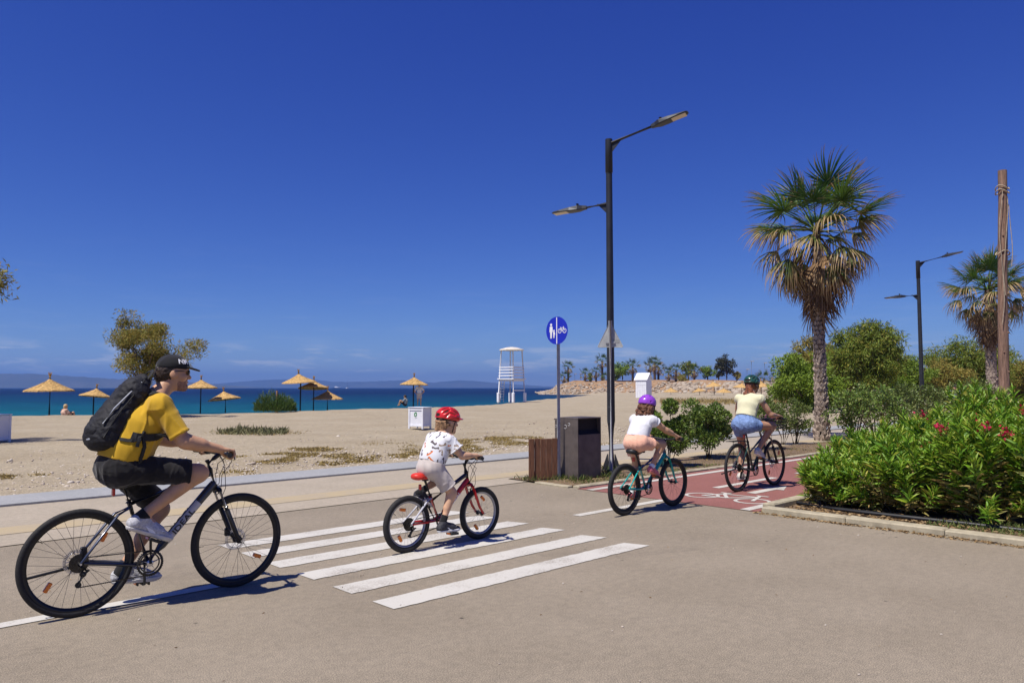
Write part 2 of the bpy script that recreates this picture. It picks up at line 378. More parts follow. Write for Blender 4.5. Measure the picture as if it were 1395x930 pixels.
M_red, _ = ground_mat('red_surfacing', (.235, .098, .082, 1), (.285, .122, .104, 1), .22, 170, .8, .4, stains=.14)
M_soil, _ = ground_mat('planter_soil', (0.160, 0.108, 0.066, 1), (0.248, 0.176, 0.112, 1), .35, 60, 1.6, .8, bdist=.02, spot=(9, .1, (0.288, 0.240, 0.176, 1)))
M_sand, _ = ground_mat('beach_sand', (0.347, 0.284, 0.190, 1), (0.420, 0.356, 0.254, 1), .26, 34, .35, 1.0, .95, bdist=.03, stains=.10, spot=(1.9, .045, (0.176, 0.128, 0.080, 1)))
M_kerb = mat('kerb_concrete', (.36, .315, .22, 1), .85, var=.2, scale=9, bump=.3, bscale=120)
M_joint = mat('kerb_joint', (.2, .17, .13, 1), .9)
def paint_mat(name, col, wear):
    m = bpy.data.materials.new(name); m.use_nodes = True; n = m.node_tree; b = n.nodes['Principled BSDF']; K = n.links.new
    b.inputs['Roughness'].default_value = .7; b.inputs['Specular IOR Level'].default_value = .3
    o = nd(n, 'ShaderNodeTexCoord').outputs['Object']
    z = nd(n, 'ShaderNodeTexNoise', Scale=90., Detail=5., Roughness=.75); K(o, z.inputs['Vector'])
    z2 = nd(n, 'ShaderNodeTexNoise', Scale=2.2, Detail=4.); K(o, z2.inputs['Vector'])
    mm = nd(n, 'ShaderNodeMath', operation='MULTIPLY_ADD'); mm.inputs[1].default_value = .55; K(z2.outputs[0], mm.inputs[0]); K(z.outputs[0], mm.inputs[2])
    r = nd(n, 'ShaderNodeValToRGB'); r.color_ramp.elements[0].position = wear; r.color_ramp.elements[1].position = wear + .16
    r.color_ramp.elements[0].color = (.25, .215, .17, 1); r.color_ramp.elements[1].color = col; K(mm.outputs[0], r.inputs[0]); K(r.outputs[0], b.inputs['Base Color'])
    bp = nd(n, 'ShaderNodeBump', Strength=.3, Distance=.003); K(z.outputs[0], bp.inputs['Height']); K(bp.outputs[0], b.inputs['Normal'])
    return m
M_paint = paint_mat('road_paint', (0.528, 0.504, 0.448, 1), .585)
def sheet(name, polys, z, m, parent=None, struct=True):
    mb = MB()
    for p in polys: mb.add([(a, b, z) for a, b in p], [tuple(range(len(p)))])
    o = mb.build(name, m, parent, rz=None if parent else AX)
    if struct and not parent: tag(o, kind='structure')
    return o
def rect(u0, v0, u1, v1): return [(u0, v0), (u1, v0), (u1, v1), (u0, v1)]
# --- terrain: sand, with the beach falling away to the water
CREST = [(-260, -90), (-120, -8), (-62, 22), (-28.5, 41.5), (-17, 48), (-8, 56), (-3.6, 67), (-.6, 81), (6, 112), (14, 150), (24, 185), (33, 200), (27, 244), (12, 262), (40, 330), (400, 600), (1200, 1500)]
CR = np.array(CREST, float)
def shore(P):
    "signed distance: positive seaward"
    best = np.full(len(P), 1e9); sg = np.zeros(len(P))
    for a, b in zip(CR[:-1], CR[1:]):
        d = b - a; t = np.clip(((P - a) @ d) / (d @ d), 0, 1); q = P - (a + t[:, None] * d); dist = np.hypot(q[:, 0], q[:, 1])
        s_ = d[0] * q[:, 1] - d[1] * q[:, 0]; m = dist < best - 1e-9; best[m] = dist[m]; sg[m] = np.sign(s_[m])
    return best * sg
az = np.radians(np.linspace(-100, 100, 260)); rr = np.concatenate([np.geomspace(4, 420, 190), [600, 900, 1400]])
A_, Rr_ = np.meshgrid(az, rr, indexing='ij'); X = (Rr_ * np.sin(A_)).ravel(); Y = (Rr_ * np.cos(A_)).ravel()
s_ = shore(np.stack([X, Y], 1)); uu = X * CA + Y * SA; vv = -X * SA + Y * CA
Z = .025 * noise3(np.stack([X, Y, X * 0], 1), 3, 1.3) + .05 * noise3(np.stack([X, Y, X * 0], 1), 4, .25) * np.clip((vv - 13) / 6, 0, 1)
Z = np.where(vv < 11.9, -.14, Z + .0); Z = np.where((vv >= 11.9) & (vv < 13), Z * .3 + .02, Z)
Z = np.where(s_ > -1.5, Z - np.clip(s_ + 1.5, 0, 9) * .17, Z); Z = np.maximum(Z, -1.7)
na, nr = A_.shape; I_ = np.arange(na * nr).reshape(na, nr)
Fq = np.stack([I_[:-1, :-1], I_[1:, :-1], I_[1:, 1:], I_[:-1, 1:]], -1).reshape(-1, 4)[:, ::-1]
tag(mobj('beach', raw_mesh('beach', np.stack([X, Y, Z], 1), Fq, True), M_sand), kind='structure')
# --- road, promenade, cycle lane
road = sheet('road', [rect(-45, -45, 8.5, 8.5)], 0, M_asph)
prom = sheet('promenade', [rect(-70, 8.45, 8.5, 11.25), rect(8.5, 8.9, 75, 11.25)], .008, M_prom)
# faded yellow guide band on the paving
m_y = paint_mat('faded_yellow_paint', (.44, .345, .18, 1), .62)
n_ = m_y.node_tree; n_.nodes['Color Ramp'].color_ramp.elements[0].color = (.36, .30, .215, 1); n_.nodes['Color Ramp'].color_ramp.elements[1].position = .95
sheet('yellow_guide_strip', [rect(-70, 9.08, 75, 9.55)], .012, m_y, prom)
eb = MB(); eb.add([(-70, 11.2, -.1), (75, 11.2, -.1), (75, 11.2, .036), (-70, 11.2, .036), (75, 11.23, .044), (-70, 11.23, .044), (75, 12.12, .04), (-70, 12.12, .04), (75, 12.2, -.1), (-70, 12.2, -.1)],
                  [(0, 1, 2, 3), (3, 2, 4, 5), (5, 4, 6, 7), (7, 6, 8, 9)])
tag(eb.build('promenade_edging', M_edge, rz=AX), kind='structure')
lane = sheet('cycle_lane', [rect(8.44, 4.5, 75, 7.36)], .006, M_red)
verge = MB()
def lumpy(name, u0, v0, u1, v1, z, m, nu, nv, amp, seed):
    U, V = np.meshgrid(np.linspace(u0, u1, nu), np.linspace(v0, v1, nv), indexing='ij'); P = np.stack([U.ravel(), V.ravel(), 0 * U.ravel()], 1)
    P[:, 2] = z + amp * noise3(P, seed, 2.2) + amp * .6 * noise3(P, seed + 9, 6)
    I = np.arange(nu * nv).reshape(nu, nv); F = np.stack([I[:-1, :-1], I[1:, :-1], I[1:, 1:], I[:-1, 1:]], -1).reshape(-1, 4)
    return tag(mobj(name, raw_mesh(name, P, F, True), m, rz=AX), kind='structure')
lumpy('verge_soil', 8.52, 7.5, 75, 8.92, .022, M_soil, 330, 10, .012, 1)
lumpy('planter_soil', 8.45, -30, 60, 4.46, .042, M_soil, 120, 90, .02, 2)
# kerbs, stone by stone
def kerb(name, u0, v0, u1, v1, w, h, step, label=None):
    root = tag(empty(name, W(u0, v0)), kind='structure'); d = Vector((u1 - u0, v1 - v0, 0)); Ln = d.length; d.normalize(); ang = math.atan2(d.y, d.x) + AX
    n = int(Ln / step); me = {}
    for k in range(3):
        mb = MB(); mb.box((0, 0, h / 2 - .05), (step - .005, w, h + .1), bev=.012)
        for i, v in enumerate(mb.V): mb.V[i] = (v[0] + random.uniform(-.002, .002), v[1] + random.uniform(-.003, .003), v[2] + random.uniform(-.003, .003))
        me[k] = mb.mesh('kerb_stone'); me[k].materials.append(M_kerb)
    for i in range(n):
        p = Vector((u0, v0, 0)) + d * (step * (i + .5)); o = mobj('kerb_stone', me[i % 3], None, root, Matrix.Identity(3) @ (W(p.x, p.y, random.uniform(-.004, .004)) - root.location), ang + random.uniform(-.004, .004))
    return root
kerb('planter_kerb', 8.47, 4.42, 8.47, -12.0, .17, .075, .98)
kerb('lane_kerb', 8.56, 4.42, 34, 4.42, .15, .10, .9)
kerb('verge_kerb', 8.5, 7.44, 44, 7.44, .13, .035, .9)
kerb('verge_end_kerb', 8.47, 7.52, 8.47, 8.92, .12, .03, .7)
# --- painted markings
for k, v0 in enumerate((4.25, 4.78, 5.33, 5.86, 6.38, 6.86)):
    jt = lambda: random.gauss(0, .0035)
    sheet('crossing_stripe', [[(3.0 + 2.93 * i / 60 + jt(), v0 + .01 * i / 60 + jt()) for i in range(61)] + [(5.85 - 2.85 * i / 60 + jt(), v0 + .26 + jt()) for i in range(61)]], .005, M_paint, road)
sheet('lane_dash', [rect(-9.5, 5.62, -6.0, 5.74)], .005, M_paint, road)
sheet('lane_dash', [rect(-4.0, 5.62, 2.62, 5.74)], .005, M_paint, road)
sheet('lane_dash', [rect(6.68, 5.78, 8.44, 5.90)], .005, M_paint, road)
for u0 in (9.98, 12.65, 15.3, 18.0, 20.7, 23.4): sheet('lane_dash', [rect(u0, 5.92, u0 + 1.84, 6.04)], .0105, M_paint, lane)
sheet('lane_edge_line', [rect(8.44, 7.06, 60, 7.19)], .0105, M_paint, lane)
sheet('lane_edge_line', [rect(8.44, 4.60, 60, 4.73)], .0105, M_paint, lane)
sheet('direction_arrow', [[(9.83, 5.26), (10.45, 5.26), (10.45, 5.15), (10.92, 5.33), (10.45, 5.51), (10.45, 5.40), (9.83, 5.40)]], .0105, M_paint, lane)
sy = MB(); cv = 5.32; g0 = 9.16                        # bicycle symbol; its wheels lie side by side across the lane
def ring2(cu, cvv, r, w_):
    n = 28; sy.add([(cu + q * math.cos(2 * math.pi * i / n), cvv + q * math.sin(2 * math.pi * i / n), .0105) for q in (r - w_, r) for i in range(n)], [(i, i + n, (i + 1) % n + n, (i + 1) % n) for i in range(n)])
def bar2(a, b, w_):
    a = Vector((a[0], a[1], 0)); b = Vector((b[0], b[1], 0)); d = (b - a).normalized(); s = Vector((-d.y, d.x, 0)) * w_ / 2
    sy.add([(p.x, p.y, .0108 + random.uniform(0, .0012)) for p in (a - s, b - s, b + s, a + s)], [(0, 1, 2, 3)])
ring2(g0, 5.70, .24, .05); ring2(g0, 4.95, .24, .05)
for a, b in (((g0, 5.70), (g0 + .33, 5.55)), ((g0 + .33, 5.55), (g0 + .02, 5.33)), ((g0 + .02, 5.33), (g0 + .36, 5.06)), ((g0 + .33, 5.55), (g0 + .36, 5.06)), ((g0, 4.95), (g0 + .5, 5.10)), ((g0 + .5, 5.16), (g0 + .5, 4.98)), ((g0 + .33, 5.55), (g0 + .43, 5.58)), ((g0 + .43, 5.66), (g0 + .43, 5.50)), ((g0, 5.70), (g0 + .02, 5.33))): bar2(a, b, .05)
sy.build('bicycle_symbol', M_paint, lane)
# --- sea
def sea_mat():
    m = bpy.data.materials.new('sea_water'); m.use_nodes = True; n = m.node_tree; b = n.nodes['Principled BSDF']; K = n.links.new
    b.inputs['Roughness'].default_value = .32; b.inputs['IOR'].default_value = 1.12; b.inputs['Specular IOR Level'].default_value = .22
    o = nd(n, 'ShaderNodeTexCoord').outputs['Object']; s = nd(n, 'ShaderNodeSeparateXYZ'); K(o, s.inputs[0])
    z = nd(n, 'ShaderNodeTexNoise', Scale=.02, Detail=5.); K(o, z.inputs['Vector'])
    ad = nd(n, 'ShaderNodeMath', operation='MULTIPLY_ADD'); ad.inputs[1].default_value = 60; K(z.outputs[0], ad.inputs[0]); K(s.outputs['Y'], ad.inputs[2])
    r = nd(n, 'ShaderNodeMapRange'); r.inputs['From Min'].default_value = 75; r.inputs['From Max'].default_value = 330; K(ad.outputs[0], r.inputs['Value'])
    c = nd(n, 'ShaderNodeValToRGB'); c.color_ramp.elements[0].color = (.002, .090, .112, 1); c.color_ramp.elements[1].color = (.0008, .009, .044, 1)
    e = c.color_ramp.elements.new(.35); e.color = (.001, .036, .075, 1); K(r.outputs[0], c.inputs[0])
    mp_ = nd(n, 'ShaderNodeMapping'); mp_.inputs['Scale'].default_value = (.35, 1, 1); mp_.inputs['Rotation'].default_value = (0, 0, R(12)); K(o, mp_.inputs[0])
    z2 = nd(n, 'ShaderNodeTexNoise', Scale=.55, Detail=6., Roughness=.65); K(mp_.outputs[0], z2.inputs['Vector'])
    r2 = nd(n, 'ShaderNodeValToRGB'); r2.color_ramp.elements[0].position = .35; r2.color_ramp.elements[1].position = .7; r2.color_ramp.elements[0].color = (.55, .58, .62, 1); r2.color_ramp.elements[1].color = (1.5, 1.5, 1.45, 1); K(z2.outputs[0], r2.inputs[0])
    mm = nd(n, 'ShaderNodeMix', data_type='RGBA', blend_type='MULTIPLY'); mm.inputs['Factor'].default_value = 1; K(c.outputs[0], mm.inputs['A']); K(r2.outputs[0], mm.inputs['B'])
    z3 = nd(n, 'ShaderNodeTexNoise', Scale=.25, Detail=8., Roughness=.8); K(mp_.outputs[0], z3.inputs['Vector'])
    r3 = nd(n, 'ShaderNodeValToRGB'); r3.color_ramp.elements[0].position = .73; r3.color_ramp.elements[1].position = .77; K(z3.outputs[0], r3.inputs[0])
    m3 = nd(n, 'ShaderNodeMix', data_type='RGBA'); K(r3.outputs[0], m3.inputs['Factor']); K(mm.outputs['Result'], m3.inputs['A']); m3.inputs['B'].default_value = (.6, .65, .68, 1)
    K(m3.outputs['Result'], b.inputs['Base Color'])
    bp = nd(n, 'ShaderNodeBump', Strength=.9, Distance=.5); K(z2.outputs[0], bp.inputs['Height']); K(bp.outputs[0], b.inputs['Normal'])
    return m
sea = MB(); sea.add([(-16000, -300, -.8), (16000, -300, -.8), (16000, 14000, -.8), (-16000, 14000, -.8)], [(0, 1, 2, 3)])
tag(sea.build('sea', sea_mat()), kind='structure')
# --- headland with its rubble slope
M_rub = mat('rubble_slope', (0.250, 0.147, 0.077, 1), .95, scale=.5, col2=(0.378, 0.246, 0.142, 1), bump=1., bscale=1.6, bdist=.6, detail=8)
M_rock = leaf_mat('boulder_stone', [(0.315, 0.247, 0.180, 1), (0.413, 0.345, 0.270, 1), (0.270, 0.203, 0.143, 1), (0.450, 0.390, 0.315, 1)], .9, 0)
HP = [(9, 268), (10.5, 258), (18, 250), (27, 241), (36, 232), (48, 222), (64, 212), (85, 204), (110, 200), (150, 200), (210, 205), (300, 215)]
hv = []; hp = []
for i in range(len(HP) - 1):
    for k in range(10): hp.append(lerp((*HP[i], 0), (*HP[i + 1], 0), k / 10))
nH = len(hp)
PR = [(0, -1.4), (1.2, -.4), (2.6, .5), (4.2, 1.5), (5.8, 2.5), (7.2, 3.25), (9.5, 3.5), (30, 3.6), (90, 3.8)]
for i, p in enumerate(hp):
    d = (hp[min(i + 1, nH - 1)] - hp[max(i - 1, 0)]).normalized(); nrm = Vector((-d.y, d.x, 0)); f = min(1, .15 + i / 16)
    for k, (q, z) in enumerate(PR):
        zz = z if z < 0 else z * (f if k < 8 else f)
        g = p + nrm * q; a = 0 if k in (0,) else 1
        hv.append((g.x + a * random.uniform(-.6, .6), g.y + a * random.uniform(-.5, .5), zz + a * (random.uniform(-.3, .3) + .3 * math.sin(i * .5) * (k > 3))))
nP = len(PR); headland = mobj('headland', raw_mesh('headland', hv, np.array([(i * nP + k, (i + 1) * nP + k, (i + 1) * nP + k + 1, i * nP + k + 1) for i in range(nH - 1) for k in range(nP - 1)]), True), M_rub)
tag(headland, kind='structure')
def ico_pts():
    t = (1 + 5 ** .5) / 2; V = np.array([(-1, t, 0), (1, t, 0), (-1, -t, 0), (1, -t, 0), (0, -1, t), (0, 1, t), (0, -1, -t), (0, 1, -t), (t, 0, -1), (t, 0, 1), (-t, 0, -1), (-t, 0, 1)], float); V /= np.linalg.norm(V[0])
    F = np.array([(0, 11, 5), (0, 5, 1), (0, 1, 7), (0, 7, 10), (0, 10, 11), (1, 5, 9), (5, 11, 4), (11, 10, 2), (10, 7, 6), (7, 1, 8), (3, 9, 4), (3, 4, 2), (3, 2, 6), (3, 6, 8), (3, 8, 9), (4, 9, 5), (2, 4, 11), (6, 2, 10), (8, 6, 7), (9, 8, 1)]); return V, F
IV, IF = ico_pts()
def rocks(P, size, flat=.75):
    "many stones as one mesh"
    n = len(P); V = IV[None] * (1 + rng.uniform(-.28, .28, (n, 12, 1))) * np.asarray(size)[:, None, None] * np.array([1, 1, flat]) * rng.uniform(.7, 1.3, (n, 1, 3))
    a = rng.uniform(0, 6.28, n); c, s = np.cos(a), np.sin(a); V = np.stack([V[..., 0] * c[:, None] - V[..., 1] * s[:, None], V[..., 0] * s[:, None] + V[..., 1] * c[:, None], V[..., 2]], -1) + np.asarray(P)[:, None]
    return V.reshape(-1, 3), (IF[None] + 12 * np.arange(n)[:, None, None]).reshape(-1, 3)
bp_ = []; bs = []
for _ in range(3000):
    i = random.randrange(nH); near = i > 46; q = random.uniform(-.8, 6.6) if near else (random.uniform(-.6, 3.0) if random.random() < .6 else random.uniform(2.5, 6.8))
    p = hp[i] + (hp[min(i + 1, nH - 1)] - hp[i]) * random.random(); d = (hp[min(i + 1, nH - 1)] - hp[max(i - 1, 0)]).normalized(); g = p + Vector((-d.y, d.x, 0)) * q
    z = np.interp(q, [a for a, b in PR], [b for a, b in PR]) * min(1, .15 + i / 16)
    bp_.append((g.x, g.y, z)); bs.append(random.uniform(.3, 1.05) if near else random.uniform(.2, .6))
tag(mobj('boulder', raw_mesh('boulder', *rocks(bp_, bs)), M_rock, headland), kind='stuff')
# --- far mountains across the gulf
M_hill = mat('mountain_scrub', (.05, .055, .045, 1), .95, scale=.004, col2=(.085, .08, .065, 1), detail=8)
def ridge(name, pts, Y, depth, seed, jag):
    xs = np.linspace(pts[0][0], pts[-1][0], 150); hh = np.interp(xs, [p[0] for p in pts], [p[1] for p in pts])
    r = np.random.default_rng(seed); V = []
    K_ = 9
    for k in range(K_):
        f = k / (K_ - 1); prof = math.sin(f * math.pi) ** .8
        for i, (x, h_) in enumerate(zip(xs, hh)):
            px = (x - 697.5) / FPX * Y; top = h_ / FPX * Y
            V.append((px * (1 + (f - .5) * depth / Y), Y + (f - .5) * depth, -6 + max(top * prof * (1 + jag * math.sin(i * .35 + k) * (k != K_ // 2) * .5) + jag * top * (r.random() - .5) * .5 * prof, 0)))
    I = np.arange(K_ * 150).reshape(K_, 150); F = np.stack([I[:-1, :-1], I[:-1, 1:], I[1:, 1:], I[1:, :-1]], -1).reshape(-1, 4)
    tag(mobj(name, raw_mesh(name, V, F, True), M_hill), kind='structure')
ridge('mountain_ridge', [(-420, 10), (-160, 16), (-60, 20), (20, 20), (60, 19.5), (110, 16), (160, 13), (220, 12), (270, 8), (330, 3), (380, .3)], 6200, 900, 1, .12)
ridge('mountain_ridge', [(230, .3), (280, 5), (330, 9), (375, 12), (420, 12.5), (455, 9), (500, 9), (545, 11), (590, 8), (620, 10.5), (650, 10), (690, 6), (740, 3), (800, .4)], 9800, 1300, 2, .15)
# ================================================================ bicycles
M_rubber = mat('tyre_rubber', (.018, .017, .017, 1), .75, bump=.5, bscale=260, bdist=.004, var=.25, scale=60)
M_blackp = mat('black_plastic', (.015, .015, .016, 1), .45, var=.2)
M_rimblk = mat('black_rim_alloy', (.02, .02, .022, 1), .3, metal=.3, var=.1)
M_alloy = mat('silver_alloy', (.62, .62, .64, 1), .28, metal=.9, var=.08)
M_steel = mat('spoke_steel', (.42, .42, .43, 1), .35, metal=.8, var=.05)
M_spokeblk = mat('dark_spoke', (.11, .11, .115, 1), .4, metal=.5, var=.05)
M_gear = mat('dark_gear_steel', (.06, .056, .05, 1), .35, metal=.8, var=.3, scale=80)
M_refl = mat('amber_reflector', (.85, .20, .012, 1), .2, var=.25, scale=160, coat=.6)
M_redrefl = mat('red_reflector', (.55, .012, .012, 1), .2, coat=.6)
M_white = mat('white_print', (.78, .78, .78, 1), .5, var=.04)
M_blackprint = mat('black_print', (.02, .02, .022, 1), .5, var=.04)
def bicycle(S):
    root = empty('bicycle', W(*S['pos']), AX + S.get('rz', 0), S['label'], 'bicycle', 'bicycles of the riding family')
    r, wb, tr = S['R'], S['WB'], S['tyre']; hubs = [Vector((0, 0, r)), Vector((wb, 0, r))]
    fm = S['paint']; fm2 = S.get('paint2', fm); n_sp = S.get('spokes', 28)
    # wheels ---------------------------------------------------------
    for k, hb in enumerate(hubs):
        rb = MB(); ri = r - tr * 1.75; d = S.get('rim_d', .022)
        rb.lathe([(ri + .004, -.011), (ri, -.0125), (ri - d, -.007), (ri - d - .003, 0), (ri - d, .007), (ri, .0125), (ri + .004, .011), (ri + .004, -.011)], 56, hb, 'y')
        wh = rb.build('wheel', S['rim'], root)
        MB().torus(hb, r - tr, tr, 72, 12, fy=.95).build('tyre', M_rubber, wh)
        h_ = MB(); h_.lathe([(.006, -.055), (.012, -.05), (.014, -.034), (.024, -.032), (.024, -.028), (.013, -.024), (.012, .024), (.024, .028), (.024, .032), (.014, .034), (.012, .05), (.006, .055)], 14, hb, 'y'); h_.build('hub', S.get('hub', M_blackp), wh)
        sp = MB(); L_ = ri - d - .022; sp.tube([(0, 0, 0), (0, 0, 1)], [1, 1], 4); base = sp.mesh('spoke'); base.materials.append(S['spoke'])
        a0 = S.get('phase', .3) + k * .7; radius = S.get('spoke_r', .0011)
        for i in range(n_sp):
            sd_ = 1 if i % 2 else -1; a = a0 + 2 * math.pi * i / n_sp; off = (.95 if (i // 2) % 2 else -.95)
            p0 = hb + Vector((.023 * math.cos(a + off), sd_ * .029, .023 * math.sin(a + off))); p1 = hb + Vector(((ri - d) * math.cos(a), 0, (ri - d) * math.sin(a)))
            dr, s1, s2 = frame_of(p1 - p0); o = mobj('spoke', base, None, wh); o.matrix_local = basis(s1 * radius, s2 * radius, dr * (p1 - p0).length, p0)
        for a in S['reflect'][k]:
            q = hb + Vector((math.cos(a), 0, math.sin(a))) * (ri * .68); M_ = Matrix.Rotation(-a + math.pi / 2 + S.get('refl_tilt', 0), 3, 'Y')
            MB().box(q, (.022, .022, .066) if S.get('refl_radial') else (.066, .022, .028), M_, bev=.005).build('reflector', M_refl, wh)
        va = a0 + 2.2; vp = hb + Vector((math.cos(va), 0, math.sin(va))) * (ri - d); MB().cyl(vp, vp - Vector((math.cos(va), 0, math.sin(va))) * .035, .004, .003, 6).build('valve', M_blackp, wh)
        if S.get('disc'):
            db = MB(); n = 48; yo = .034
            for j in range(n):
                a = 2 * math.pi * j / n; b_ = 2 * math.pi * (j + .62) / n
                for q0, q1 in ((.062, .08),): db.prism([(hb.x + q0 * math.cos(a), hb.z + q0 * math.sin(a)), (hb.x + q1 * math.cos(a), hb.z + q1 * math.sin(a)), (hb.x + q1 * math.cos(b_), hb.z + q1 * math.sin(b_)), (hb.x + q0 * math.cos(b_), hb.z + q0 * math.sin(b_))], yo, yo + .002)
            db.torus(hb + Vector((0, yo + .001, 0)), .0625, .002, 32, 4)
            for j in range(5):
                a = 2 * math.pi * j / 5; db.tube([hb + Vector((.02 * math.cos(a), yo, .02 * math.sin(a))), hb + Vector((.063 * math.cos(a + .6), yo, .063 * math.sin(a + .6)))], .003, 4)
            db.build('brake_disc', M_alloy, wh)
            cp = hb + Vector((-.06 if k else .045, .045, .06)); MB().box(cp, (.04, .03, .06), bev=.006).build('brake_caliper', M_blackp, root)
        elif S.get('drum') is None:
            # rim brake arms
            cz = hb + (Vector((-.10, 0, r + .0)) * 0)
            dr = (Vector((S['HB'][0], 0, S['HB'][1])) - hb).normalized() if k else (Vector((S['ST'][0], 0, S['ST'][1])) - hb).normalized(); m = hb + dr * (ri - .01)
            for s in (-1, 1): MB().tube([m + Vector((0, s * .035, -.03)), m + Vector((.0, s * .045, .03)), m + Vector((0, s * .03, .075))], [.008, .007, .005], 6).build('brake_arm', M_blackp, root)
    BB, ST, HB, HT, SAD, BAR = (Vector((S[q][0], 0, S[q][1])) for q in ('BB', 'ST', 'HB', 'HT', 'SAD', 'BAR'))
    tk = S.get('tk', 1.0)
    # frame ------------------------------------------------------------
    MB().tube([BB + (BB - ST).normalized() * .02, ST], .0165 * tk, 12).build('seat_tube', S.get('rear_paint', fm), root); MB().tube([HB, HT], .021 * tk, 14).build('head_tube', S.get('tt_paint', fm), root)
    MB().cyl(BB + Vector((0, -.036, 0)), BB + Vector((0, .036, 0)), .023, .023, 16).build('bottom_bracket_shell', S.get('rear_paint', fm), root)
    dt0 = BB; dt1 = lerp(HB, HT, S.get('dt_join', .3)); rdt = S.get('dt_r', .023)
    dmid = [lerp(dt0, dt1, t) + Vector((0, 0, S.get('dt_bow', 0) * math.sin(t * math.pi))) for t in (0, .2, .4, .6, .8, .93, 1)]
    dtube = MB().tube(dmid, [rdt * .8, rdt, rdt, rdt * 1.02, rdt * 1.05, rdt * 1.1, rdt], 14, flat=S.get('flat', 1.0)).build('down_tube', fm, root)
    tt0 = lerp(BB, ST, S.get('tt_seat', .95)); tt1 = lerp(HB, HT, S.get('tt_join', .78))
    MB().tube([tt0, lerp(tt0, tt1, .5) + Vector((0, 0, S.get('tt_bow', 0))), tt1], [.014 * tk, .017 * tk, .02 * tk], 12).build('top_tube', S.get('tt_paint', fm2), root)
    for s in (-1, 1):
        MB().tube([BB + Vector((-.01, s * .03, 0)), BB + Vector((-.09, s * .036, -.002)), hubs[0] + Vector((.02, s * .062, .0))], [.0125, .0115, .010], 8).build('chain_stay', S.get('cs_paint', fm), root)
        MB().tube([lerp(BB, ST, S.get('ss_join', .9)) + Vector((-.005, s * .014, 0)), lerp(ST, hubs[0], .25) + Vector((0, s * .04, .012)), hubs[0] + Vector((.004, s * .064, .005))], [.0095, .0095, .008], 8).build('seat_stay', S.get('ss_paint', fm), root)
    if 'letter' in S:
        ax = (dt1 - dt0).normalized(); up = Vector((-ax.z, 0, ax.x)); mid = lerp(dt0, dt1, S.get('let_t', .5)) + Vector((0, 0, S.get('dt_bow', 0) * .9))
        if S.get('panel'):
            hw, ln = S['panel']; pm = MB(); a, b = mid - ax * ln, mid + ax * ln
            for y, h2 in ((-rdt * 1.035, .62),):
                V = [a + up * hw * h2 * .6, a - up * hw, b - up * hw * .5, b + up * hw]
                pm.add([(v.x, -rdt * S.get('flat', 1) * 1.05 - .0015 * (1 if i in (1, 2) else 1), v.z) for i, v in enumerate(V)], [(0, 1, 2, 3)])
            # wrapped plate: follow the tube
            pm = MB(); n = 9
            V = []
            for t in (a, lerp(a, b, .5), b):
                for j in range(n):
                    q = R(-62 + 124 * j / (n - 1)); V.append(t + Vector((0, -math.cos(q) * (rdt * 1.07 * S.get('flat', 1)), 0)) + up * (math.sin(q) * rdt * 1.07))
            pm.add(V, [(i * n + j, i * n + j + 1, (i + 1) * n + j + 1, (i + 1) * n + j) for i in range(2) for j in range(n - 1)], True); pm.build('paint_panel', S['panel_mat'], dtube)
        tm = text_mesh(S['letter'], S['let_size'], .0008); o = mobj('lettering', tm, S['let_mat'], dtube)
        o.matrix_local = basis(ax * 1.15, up * .82, Vector((0, -1, 0)), mid + Vector((0, -rdt * 1.07 * S.get('flat', 1) - .0025, 0)))
        o2 = mobj('lettering', tm, None, dtube); o2.matrix_local = basis(-ax * 1.15, up * .82, Vector((0, 1, 0)), mid + Vector((0, rdt * 1.07 * S.get('flat', 1) + .0025, 0)))
    # fork -------------------------------------------------------------
    F2 = hubs[1]; crown = HB + (HB - HT).normalized() * .02; yw = S.get('fork_y', .055)
    fk = MB(); fk.tube([HB, crown], .018, 10)
    fk.tube([crown + Vector((0, -yw, -.005)), crown + Vector((.006, -yw * .5, .012)), crown + Vector((.008, 0, .015)), crown + Vector((.006, yw * .5, .012)), crown + Vector((0, yw, -.005))], [.014, .018, .02, .018, .014], 10)
    fo = fk.build('fork', S.get('fork_paint', fm), root)
    for s in (-1, 1):
        top = crown + Vector((0, s * yw, 0)); bot = F2 + Vector((-.012, s * yw, .0))
        if S.get('susp'):
            m1 = lerp(top, bot, .30); MB().tube([top, m1], .0125, 10).build('stanchion', M_alloy, fo)
            MB().tube([m1, m1 + (bot - m1) * .08, lerp(m1, bot, .85), F2 + Vector((0, s * yw, .01)), F2 + Vector((0, s * yw, -.014))], [.0195, .0175, .017, .0165, .012], 10).build('fork_leg', S['leg_paint'], fo)
        else:
            MB().tube([top, lerp(top, bot, .35) + Vector((-.004, s * .004, 0)), lerp(top, bot, .75) + Vector((-.008, 0, 0)), F2 + Vector((0, s * yw * .95, 0))], [.016, .0155, .013, .010], 10).build('fork_leg', S.get('leg_paint', S.get('fork_paint', fm)), fo)
    for k, hb in enumerate(hubs): MB().cyl(hb + Vector((0, -.078, 0)), hb + Vector((0, .078, 0)), .007, .007, 8).build('axle', M_alloy, root)
    # cockpit ----------------------------------------------------------
    stem = MB(); qt = HT + (HT - HB).normalized() * S.get('spacer', .045); stem.tube([HT, qt + (HT - HB).normalized() * .025], .0165, 12); stem.tube([qt, lerp(qt, BAR, .5), BAR], [.017, .016, .018], 10); stem.build('stem', M_blackp, root)
    hw = S['hw']; sw = S.get('sweep', .05); rise = S.get('rise', .0)
    bar = [BAR + Vector((-sw, -hw, rise)), BAR + Vector((-sw * .45, -hw * .6, rise)), BAR + Vector((0, -hw * .22, 0)), BAR, BAR + Vector((0, hw * .22, 0)), BAR + Vector((-sw * .45, hw * .6, rise)), BAR + Vector((-sw, hw, rise))]
    hbar = MB().tube(bar, .012, 10).build('handlebar', M_blackp, root); grips = {}
